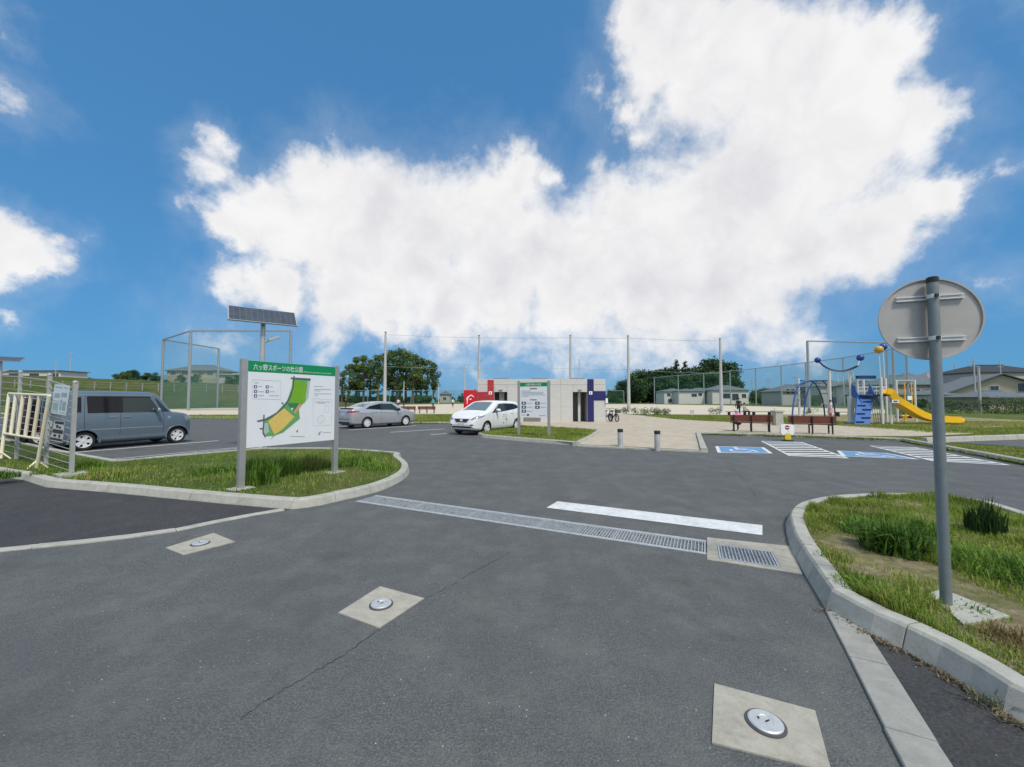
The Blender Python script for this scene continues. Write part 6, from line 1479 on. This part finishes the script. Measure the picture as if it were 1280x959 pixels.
for px, py, Y, z0 in ((167, 462, 118, 6.5), (184, 465.5, 118, 6.4), (195, 465, 118, 6.3), (112, 472, 118, 6.8), (285, 470, 112, 4.8), (300, 468, 112, 4.5), (226, 468, 108, 6.0), (245, 467, 108, 5.9)): tree_px('round', 'dark leafy tree on the embankment by the hipped roof house', px, py, Y, z0, 1.3, 'trees along the embankment crest')
for px, py in ((578, 491), (586, 488), (595, 487), (603, 489), (566, 496), (557, 497)): tree_px('round', 'small far tree in the gap beside the red vending machine', px, py, 230, .05, 1.2, 'far trees in the gap')
for px, py in ((98, 474), (107, 474.5), (118, 474), (128, 475), (176, 474), (206, 474)): tree_px('bush', 'low dark bush lined along the embankment crest', px, py, 114, 6.3, 1.6, 'hedge bushes on the embankment')
for px, py, Y in ((1020, 492, 92), (1060, 494, 88), (1150, 497, 72), (1098, 496, 80)): tree_px('bush', 'garden shrub in front of the right hand houses', px, py, Y, .05, .9, 'garden shrubs')
# far low wood along the horizon
rg_ = random.Random(5); cl = []
for i in range(520):
    a = rg_.uniform(-1.5, 1.75); Y = rg_.uniform(290, 430); hgt = rg_.uniform(1.2, 3.4) + 1.2 * math.sin(a * 7)
    cl.append((a * Y, Y, max(.8, hgt * .8), max(1.4, hgt)))
tag(link('distant_wood', leaf_mesh('distant_wood', 9, cl, 8, 1.0, DKG)), 'low dark band of distant woodland along the horizon', 'woodland', kind='stuff')
# clipped hedge
def hedge(x0, x1, y, d_, h, label, seed):
    o = thing('hedge', label, 'hedge', (x0, y, .05)); rr = random.Random(seed); n_ = int((x1 - x0) / .5); cl = []
    for i in range(n_):
        for z in (.3, .7 * h, h - .15): cl.append((i * .5 + rr.uniform(-.1, .1), rr.uniform(0, d_), z, rr.uniform(.35, .55)))
    link('foliage', leaf_mesh('foliage', seed, cl, 300, .07, DKG[:3] if seed == 31 else GRN), o)
    b = MB()
    for i in range(0, n_, 2): b.tube([(i * .5, d_ / 2, -.1), (i * .5 + .05, d_ / 2, h * .8)], .03, 5)
    tag(b.build('stems', M_BARK, o), kind='stuff')
hedge(42.5, 66, 43.5, 1.4, 1.35, 'long dark clipped hedge in front of the beige gabled house', 31)
hedge(52, 72, 41.5, 1.6, 1.5, 'yellowish overgrown hedge at the far right lawn edge', 32)
for i, (px, py, w_) in enumerate(((781, 517.6, .9), (797, 518.2, 1.1), (806, 518.6, .8), (818, 519.2, 1.0), (825, 519.2, 1.0), (832, 519.6, .9), (895, 518.3, 1.2), (1012, 517.5, 1.3))):
    p = at(px, py, .055); o = thing('low_shrub', 'low green shrub at the sandy field margin by the net poles', 'shrub', p, 0, 'low shrubs along the field margin'); rr = random.Random(i)
    link('foliage', leaf_mesh('foliage', 50 + i, [(rr.uniform(-.4, .4) * w_, rr.uniform(-.3, .3), rr.uniform(.15, .5), rr.uniform(.25, .4)) for _ in range(7)], 420, .06, GRN), o)
    b = MB(); b.tube([(0, 0, -.05), (.02, 0, .4)], .02, 5); b.build('stem', M_BARK, o)
# ------------------------------------------------------------------ grass blades
def blades(name, P_, Ln, wd, tint, seed, lean=.5):
    rg = np.random.default_rng(seed); n_ = len(P_); a = rg.uniform(0, 2 * np.pi, n_); l = rg.uniform(.1, 1, n_) * lean
    dr = np.stack([np.cos(a), np.sin(a), np.zeros(n_)], 1); sd = np.stack([-np.sin(a), np.cos(a), np.zeros(n_)], 1)
    up = np.array([0, 0, 1.0]); Lc = Ln[:, None]; wd = (np.ones(n_) * wd)[:, None]; l = l[:, None]
    m_ = P_ + up * Lc * .55 + dr * Lc * l * .35; t_ = P_ + up * Lc * (1 - .45 * l) + dr * Lc * l
    V = np.stack([P_ - sd * wd, P_ + sd * wd, m_ - sd * wd * .8, m_ + sd * wd * .8, t_], 1).reshape(-1, 3)
    i = np.arange(n_)[:, None] * 5; Fc = np.concatenate([i + np.array([[0, 1, 3]]), i + np.array([[0, 3, 2]]), i + np.array([[2, 3, 4]])], 1).reshape(-1, 3)
    return np_mesh(name, V, Fc, 3, np.repeat(tint, 5, 0), M_BLADE)
def inside(poly, X, Y):
    px = np.array([p[0] for p in poly]); py = np.array([p[1] for p in poly]); r = np.zeros(len(X), bool); j = len(px) - 1
    for i in range(len(px)):
        c = ((py[i] > Y) != (py[j] > Y)) & (X < (px[j] - px[i]) * (Y - py[i]) / (py[j] - py[i] + 1e-12) + px[i]); r ^= c; j = i
    return r
def vnoise(X, Y, sc, seed):
    rg = np.random.default_rng(seed); G_ = rg.random((64, 64)); x, y = X / sc + 1000, Y / sc + 1000; i, j = np.floor(x).astype(int), np.floor(y).astype(int); fx_, fy_ = x - i, y - j
    fx_, fy_ = fx_ * fx_ * (3 - 2 * fx_), fy_ * fy_ * (3 - 2 * fy_); g = lambda a, b: G_[a % 64, b % 64]
    return (g(i, j) * (1 - fx_) + g(i + 1, j) * fx_) * (1 - fy_) + (g(i, j + 1) * (1 - fx_) + g(i + 1, j + 1) * fx_) * fy_
def scatter(poly, n_, seed, z):
    rg = np.random.default_rng(seed); xs_ = [p[0] for p in poly]; ys_ = [p[1] for p in poly]
    X = rg.uniform(min(xs_), max(xs_), n_); Y = rg.uniform(min(ys_), max(ys_), n_); k_ = inside(poly, X, Y); X, Y = X[k_], Y[k_]
    return X, Y, np.full(len(X), z), rg
def grass_tint(rg, n_, X, Y, dry):
    g = np.array([.195, .315, .034]); y_ = np.array([.43, .40, .13]); d_ = np.array([.085, .155, .02])
    f = np.clip(dry + rg.normal(0, .16, n_) + (rg.random(n_) < .10) * .6, 0, 1)[:, None]; h = np.clip((vnoise(X, Y, .35, 77) - .35) * 1.6 + rg.normal(0, .15, n_), 0, 1)[:, None]
    return (g * (1 - h) + d_ * h) * (1 - f) + y_ * f
X, Y, Z, rg = scatter(ISL_L, 150000, 1, .095)
k_ = (vnoise(X, Y, .5, 3) * .6 + vnoise(X, Y, .17, 4) * .4 > .2) & (X > -12); X, Y, Z = X[k_], Y[k_], Z[k_]
edge = Y - np.interp(X, [-9, -3.2, -2], [6.9, 5.9, 8.6])
Ln = (.03 + .13 * vnoise(X, Y, .45, 5) ** 2 + .05 * rg.random(len(X)) ** 2) * np.where(edge < .6, .55, 1.0) * np.where((X < -5.6) & (Y > 8.6), .5, 1.0)
tag(link('left_island_grass', blades('left_island_grass', np.stack([X, Y, Z], 1), Ln, .0045, grass_tint(rg, len(X), X, Y, .04 + .7 * np.clip(vnoise(X, Y, .7, 6) - .45, 0, 1)), 2, .8)), 'rough green grass covering the left island', 'grass', kind='stuff')
X, Y, Z, rg = scatter(ISL_R, 230000, 11, .122)
bare = [(1058, 676, .34), (1085, 690, .44), (1120, 704, .38), (1155, 716, .28), (1200, 735, .24), (1232, 752, .30), (1262, 774, .34), (1290, 795, .35), (1080, 714, .26)]
dn_ = np.ones(len(X))
for px, py, r in [(a_, b_, c_ * .9) for a_, b_, c_ in bare]:
    p = at(px, py, .125); dn_ *= 1 - .97 * np.exp(-(((X - p.x) ** 2 + (Y - p.y) ** 2) / (r * r)) ** 1.6 * 1.2)
qf = at(1205, 760, .125); k_ = (rg.random(len(X)) < dn_ * (.12 + 1.1 * vnoise(X, Y, .25, 13) ** 1.4)) & ~inside(FOOT_Q, X, Y)
X, Y, Z, dn_ = X[k_], Y[k_], Z[k_], dn_[k_]
Ln = (.016 + .14 * vnoise(X, Y, .28, 15) ** 2.4 + .04 * rg.random(len(X)) ** 2) * (.35 + .65 * dn_)
tag(link('right_island_grass', blades('right_island_grass', np.stack([X, Y, Z], 1), Ln, .0028, grass_tint(rg, len(X), X, Y, .10 + .5 * (1 - dn_) + .35 * np.clip(vnoise(X, Y, .5, 16) - .45, 0, 1)), 12, .75)), 'patchy green grass covering the right island', 'grass', kind='stuff')
X, Y, Z, rg = scatter([(p.x, p.y) for p in isl2_poly], 26000, 21, .105)
tag(link('small_island_grass', blades('small_island_grass', np.stack([X, Y, Z], 1), .05 + .09 * vnoise(X, Y, .5, 22) + .03 * rg.random(len(X)), .008, grass_tint(rg, len(X), X, Y, .1 + .3 * vnoise(X, Y, .8, 23)), 23)), 'short grass covering the small island', 'grass', kind='stuff')
# lawn blades behind the bays and round the path
def lawn_patch(px, n_, seed, nm, lab, h=.05, z=.05, world=None):
    poly = world or [(p.x, p.y) for p in P2(px, .05)]; X, Y, Z, rg = scatter(poly, n_, seed, z)
    k_ = vnoise(X, Y, 1.1, seed + 1) * .6 + vnoise(X, Y, .3, seed + 2) * .4 > .30; X, Y, Z = X[k_], Y[k_], Z[k_]
    tag(link(nm, blades(nm, np.stack([X, Y, Z], 1), h * (.5 + vnoise(X, Y, .8, seed + 3) + .4 * rg.random(len(X))), .012, grass_tint(rg, len(X), X, Y, .12 + .5 * vnoise(X, Y, 1.6, seed + 4)), seed + 5)), lab, 'grass', kind='stuff')
lawn_patch([(880, 542.6), (1000, 546), (1125, 551), (1280, 580), (1400, 603), (1400, 566), (1185, 556), (1150, 548), (1060, 547.3), (1000, 545), (905, 542)], 60000, 41, 'bay_verge_grass', 'mown grass verge behind the accessible parking bays')
lawn_patch([(1225, 543), (1160, 541), (1040, 531.8), (1060, 530), (1200, 527), (1400, 528), (1400, 545), (1280, 547.5), (1160, 552)], 60000, 51, 'play_lawn_grass', 'patchy mown lawn round the slide end', .06)
lawn_patch([(800, 519.8), (850, 524.8), (900, 527.6), (1040, 532), (1060, 529), (1000, 524), (905, 520), (880, 519.5)], 40000, 61, 'path_strip_grass', 'green grass strip between the paved path and the field', .09)
lawn_patch([(517, 529.3), (597, 529.3), (590, 519), (517, 518.5)], 22000, 71, 'field_strip_grass', 'rough grass strip in front of the far brown benches', .10)
lawn_patch([(238, 522.6), (420, 529), (420, 520), (238, 519)], 20000, 81, 'backstop_strip_grass', 'grass strip in front of the backstop', .10)
# weeds and tufts
def tuft(px, py, h, w_, n_, label, cols, seed, z=.115, lean=.8, bw=.004, name='grass_tuft', grp=None):
    p = at(px, py, z); rg = np.random.default_rng(seed); r = w_ * .5 * rg.random(n_) ** .7; a = rg.uniform(0, 6.283, n_)
    P_ = np.stack([r * np.cos(a), r * np.sin(a), np.full(n_, -.01)], 1); Ln = h * rg.uniform(.4, 1.05, n_) * (1 - .35 * (r / (w_ * .5)))
    c = np.array(cols)[rg.integers(0, len(cols), n_)] * rg.uniform(.75, 1.25, (n_, 1))
    o = link(name, blades(name, P_, Ln, bw, c, seed + 1, lean), None, p); tag(o, label, 'grass tuft', grp)
DT = [(.055, .13, .022), (.085, .175, .028), (.115, .21, .035)]; LT = [(.165, .285, .035), (.22, .33, .055), (.135, .25, .035)]; YT = [(.36, .34, .10), (.26, .30, .07), (.40, .36, .15)]
tuft(1118, 690, .46, .48, 620, 'big dark drooping grass clump left of the sign post', DT, 101, bw=.009, lean=1.0)
tuft(1085, 668, .30, .45, 420, 'mid green leafy clump beside the big dark grass clump', LT + DT, 102, bw=.008)
tuft(1150, 672, .36, .45, 420, 'dark grass clump directly behind the sign post', DT + LT, 103, bw=.005)
tuft(1232, 668, .50, .30, 260, 'upright dark spiky grass clump near the far kerb', [(.03, .07, .02), (.045, .09, .025)], 104, lean=.4, bw=.010)
tuft(1158, 698, .20, .3, 300, 'yellowish young grass clump by the bare soil', YT + LT, 105, bw=.004)
tuft(1040, 700, .14, .28, 260, 'low pale tuft near the inner curve of the right kerb', YT + LT, 106)
tuft(1082, 738, .16, .40, 500, 'bright tuft of bent blades inside the right kerb', LT, 107, lean=1.0)
tuft(1118, 752, .18, .42, 520, 'spreading bright tuft left of the post footing', LT + YT, 108, lean=1.0)
tuft(1215, 705, .24, .8, 1100, 'wide bright grass patch right of the sign post', LT, 109, lean=.9)
tuft(1265, 720, .26, .8, 1000, 'wide long grass patch at the right edge of the island', LT + DT, 110, lean=.9)
tuft(1225, 768, .10, .3, 130, 'thin seedlings growing over the post footing', LT + DT, 111, lean=1.0)
tuft(1272, 806, .14, .35, 330, 'dry brown weeds at the corner of the post footing', [(.30, .22, .10), (.22, .17, .08), (.16, .15, .05)], 112, lean=1.0)
tuft(1246, 884, .17, .22, 46, 'grey green weed sprouting at the foot of the right kerb', [(.13, .16, .09), (.18, .20, .12)], 113, z=0, lean=1.3, bw=.004)
tuft(323, 603, .66, .62, 1300, 'tall bushy green weed at the left post of the map board', DT + LT, 121, lean=.55, bw=.006)
tuft(352, 592, .50, .7, 900, 'feathery weed clump under the map board', LT, 122, lean=.6, bw=.005)
tuft(385, 583, .44, .9, 900, 'pale seeding weeds under the right half of the map board', LT + YT, 123, lean=.6, bw=.005)
tuft(440, 580, .30, .9, 900, 'long grass clump near the island tip', LT + DT, 124, lean=.8, bw=.006)
tuft(470, 585, .22, .7, 600, 'short thick grass clump at the island tip', LT, 125, lean=.8, bw=.006)
tuft(268, 590, .20, .8, 700, 'low dark grass clump left of the map board', DT + LT, 126, bw=.006)
tuft(130, 596, .24, .8, 700, 'weedy clump beside the fence end post footing', LT + YT, 127, bw=.006)
tuft(108, 585, .28, .6, 500, 'fresh green clump beneath the grey van rear wheel', LT, 128, bw=.006)
tuft(62, 592, .16, .5, 300, 'small green clump in front of the barrier foot', LT + DT, 129, bw=.006)
tuft(2, 597, .22, .5, 400, 'dark weed clump at the far left kerb', DT, 130, bw=.006)
# leaf litter and grit along the kerb foot
rg = np.random.default_rng(9); P_ = []
for path, nrm_s in ((kr1, 1),):
    s = arclen(path)
    for i in range(420):
        p, d = sample(path, s, rg.uniform(0, s[-1])); n_ = Vector((-d.y, d.x, 0)); P_.append(p + n_ * abs(rg.normal(0, .035)) + Vector((0, 0, .008)))
P_ = np.array([tuple(p) for p in P_]); tag(link('leaf_litter', blades('leaf_litter', P_, rg.uniform(.01, .035, len(P_)), .005, np.array([(.20, .16, .10)]) * rg.uniform(.5, 1.6, (len(P_), 1)), 4, 1.6)), 'dry brown litter along the foot of the right kerb', 'leaf litter', kind='stuff')
# ------------------------------------------------------------------ people
SKIN = pm('skin', (.42, .26, .19), .55, 0, .05); HAIR = pm('black_hair', (.012, .010, .010), .5)
def cloth(n_, c): return pm('cloth_' + n_, c, .8, 0, .1, 12)
def person(label, pos, rz, h, pose, top, bottom, shoe, hat=None, sleeve=True, skirt=None, shorts=False):
    s = h / 1.7
    J = {'pel': (0, 0, .95), 'bel': (0, 0, 1.10), 'che': (0, .01, 1.32), 'nek': (0, .0, 1.46), 'hd0': (0, -.01, 1.54), 'hd1': (0, -.02, 1.66)}
    for sg_, L_ in ((-1, 'l'), (1, 'r')):
        J.update({'hip' + L_: (.09 * sg_, 0, .90), 'kne' + L_: (.10 * sg_, -.02, .50), 'ank' + L_: (.10 * sg_, .02, .09), 'toe' + L_: (.11 * sg_, -.15, .04),
                  'sho' + L_: (.18 * sg_, .01, 1.40), 'elb' + L_: (.23 * sg_, .03, 1.13), 'wri' + L_: (.24 * sg_, -.04, .89), 'han' + L_: (.24 * sg_, -.07, .80)})
    if pose == 'walk':
        J.update({'knel': (-.10, -.20, .52), 'ankl': (-.10, -.17, .12), 'toel': (-.10, -.33, .08), 'kner': (.10, .10, .49), 'ankr': (.10, .32, .16), 'toer': (.10, .22, .04), 'elbl': (-.25, .17, 1.15), 'wril': (-.24, .10, .93), 'hanl': (-.24, .05, .86), 'elbr': (.25, -.10, 1.14), 'wrir': (.22, -.28, 1.06), 'hanr': (.21, -.36, 1.06)})
    if pose in ('sit', 'bent'):
        dz = -.48
        for k_ in J: J[k_] = (J[k_][0], J[k_][1], J[k_][2] + dz)
        for sg_, L_ in ((-1, 'l'), (1, 'r')): J.update({'kne' + L_: (.11 * sg_, -.42, .47), 'ank' + L_: (.11 * sg_, -.40, .09), 'toe' + L_: (.12 * sg_, -.56, .04), 'elb' + L_: (.23 * sg_, -.08, .68), 'wri' + L_: (.15 * sg_, -.30, .58), 'han' + L_: (.12 * sg_, -.37, .56)})
        if pose == 'bent': J.update({'bel': (0, -.02, .62), 'che': (0, -.14, .82), 'nek': (0, -.24, .92), 'hd0': (0, -.28, .99), 'hd1': (0, -.32, 1.10), 'shol': (-.18, -.16, .88), 'shor': (.18, -.16, .88), 'elbl': (-.24, -.26, .64), 'elbr': (.24, -.26, .64)})
    if pose == 'reach': J.update({'elbl': (-.24, -.22, 1.30), 'wril': (-.2, -.42, 1.40), 'hanl': (-.18, -.5, 1.42), 'elbr': (.24, -.2, 1.22), 'wrir': (.2, -.4, 1.26), 'hanr': (.18, -.48, 1.27)})
    E = [('pel', 'bel'), ('bel', 'che'), ('che', 'nek'), ('nek', 'hd0'), ('hd0', 'hd1')]
    for L_ in 'lr': E += [('pel', 'hip' + L_), ('hip' + L_, 'kne' + L_), ('kne' + L_, 'ank' + L_), ('ank' + L_, 'toe' + L_), ('che', 'sho' + L_), ('sho' + L_, 'elb' + L_), ('elb' + L_, 'wri' + L_), ('wri' + L_, 'han' + L_)]
    rad = {'pel': .14, 'bel': .125, 'che': .145, 'nek': .058, 'hd0': .085, 'hd1': .085, 'hip': .095, 'kne': .062, 'ank': .043, 'toe': .035, 'sho': .07, 'elb': .045, 'wri': .032, 'han': .036}
    ks = list(J); me = bpy.data.meshes.new('person'); me.from_pydata([tuple(c * s for c in J[k_]) for k_ in ks], [(ks.index(a), ks.index(b_)) for a, b_ in E], [])
    ob = bpy.data.objects.new('person_tmp', me); COL.objects.link(ob)
    md = ob.modifiers.new('skin', 'SKIN'); md.use_smooth_shade = True
    for i, k_ in enumerate(ks):
        r = rad.get(k_, rad.get(k_[:3])) * s; sv = me.skin_vertices[0].data[i]; sv.radius = (r, r * (.75 if k_ in ('pel', 'bel', 'che') else 1)); sv.use_root = (k_ == 'pel')
    ob.modifiers.new('sub', 'SUBSURF').levels = 1
    bpy.context.view_layer.update(); m2 = bpy.data.meshes.new_from_object(ob.evaluated_get(bpy.context.evaluated_depsgraph_get())); bpy.data.objects.remove(ob)
    for m_ in (SKIN, top, bottom, shoe): m2.materials.append(m_)
    segs = []
    for a, b_ in E:
        k_ = b_[:3]; mi = {'bel': 1, 'che': 1, 'nek': 1, 'hd0': 0, 'hd1': 0, 'hip': 2, 'kne': 2, 'ank': 0 if (skirt or shorts) else 2, 'toe': 3, 'sho': 1, 'elb': 1, 'wri': 1 if sleeve else 0, 'han': 0}[k_]
        if a == 'che' and b_ == 'nek': mi = 1
        segs.append((Vector(J[a]) * s, Vector(J[b_]) * s, mi))
    for p in m2.polygons:
        c = p.center; best = None
        for a, b_, mi in segs:
            d = b_ - a; t_ = max(0, min(1, (c - a).dot(d) / d.length_squared)); dist = (c - a - d * t_).length
            if best is None or dist < best[0]: best = (dist, mi)
        p.material_index = best[1]; p.use_smooth = True
    o = link('person', m2, None, pos, rz); tag(o, label, 'person')
    hd = Vector(J['hd1']) * s; hf = Vector(J['hd0']) * s
    b = MB(); b.ball((hd.x, hd.y + .018 * s, hd.z + .005 * s), .098 * s, 12, 1.05)
    b.build('hat' if hat else 'hair', hat or HAIR, o, 60)
    if hat: b = MB(); b.lathe([(.16 * s, 0), (.15 * s, .012 * s), (.0, .02 * s)], 14, Matrix.Translation((hd.x, hd.y - .03 * s, hd.z + .0))); b.build('hat_brim', hat, o, 60)
    b = MB(); nz = (hd * .55 + hf * .45)
    b.ball((nz.x, nz.y - .088 * s, nz.z), .014 * s, 6); b.build('nose', SKIN, o, 60)
    for sg_ in (-1, 1):
        b = MB(); b.ball((nz.x + sg_ * .032 * s, nz.y - .078 * s, nz.z + .025 * s), .010 * s, 6); b.build('eye', HAIR, o)
    if skirt:
        b = MB(); z0 = .95 * s; b.lathe([(.13 * s, 1.02 * s), (.15 * s, .92 * s), (.25 * s, .56 * s), (.24 * s, .56 * s), (.13 * s, .92 * s)], 18); b.build('skirt', skirt, o, 60)
    return o
PW, PB, PT_, PG_ = cloth('white', (.62, .63, .64)), cloth('black', (.013, .013, .015)), cloth('teal', (.05, .34, .36)), cloth('light_grey', (.40, .40, .39))
PP, PPK, PNV = cloth('pink', (.62, .20, .42)), cloth('pink_skirt', (.60, .30, .32)), cloth('navy', (.03, .035, .07))
def on_field(px, Y): return Vector(((px - CX) / FPX * Y, Y, .056))
person('player in white shirt and dark shorts above the sedan bonnet', on_field(498, 72), R(20), 1.72, 'walk', PW, PB, PW, sleeve=False, shorts=True)
person('player dressed all in black beside the white shirted player', on_field(505, 80), R(-30), 1.68, 'stand', PB, PB, PB)
person('person in teal shirt and black shorts behind the far bench', on_field(541.5, 62), R(170), 1.74, 'stand', PT_, PB, PB, sleeve=False, shorts=True)
person('player in white shirt and black shorts alone on the sand', on_field(566, 72), R(200), 1.75, 'walk', PW, PB, PW, sleeve=False, shorts=True)
person('person in black bending over the sand behind the sedan boot', on_field(432.5, 70), R(60), 1.7, 'walk', PB, PB, PB)
bp = at(921.5, 520.2, .058); person('person in black standing by the dark backless bench', bp + Vector((0, -.25, 0)), R(175), 1.66, 'stand', PB, PB, PB)
bq = at(932.3, 520.2, .058); person('person in pale grey top sitting on the dark backless bench', bq + Vector((0, .2, 0)), R(35), 1.66, 'sit', PG_, PB, PB)
be = at(923, 539.6, .06); person('person in pink wearing a pale hat bent forward on the brown bench', be + Vector((.2, .30, 0)), R(172), 1.48, 'bent', PP, PNV, PB, hat=cloth('pale_blue', (.50, .56, .66)))
ck = on_field(1037.5, 31); person('girl in white top and pink skirt at the blue climbing arch', ck, R(-100), 1.46, 'reach', PW, PPK, PW, sleeve=False, skirt=PPK)
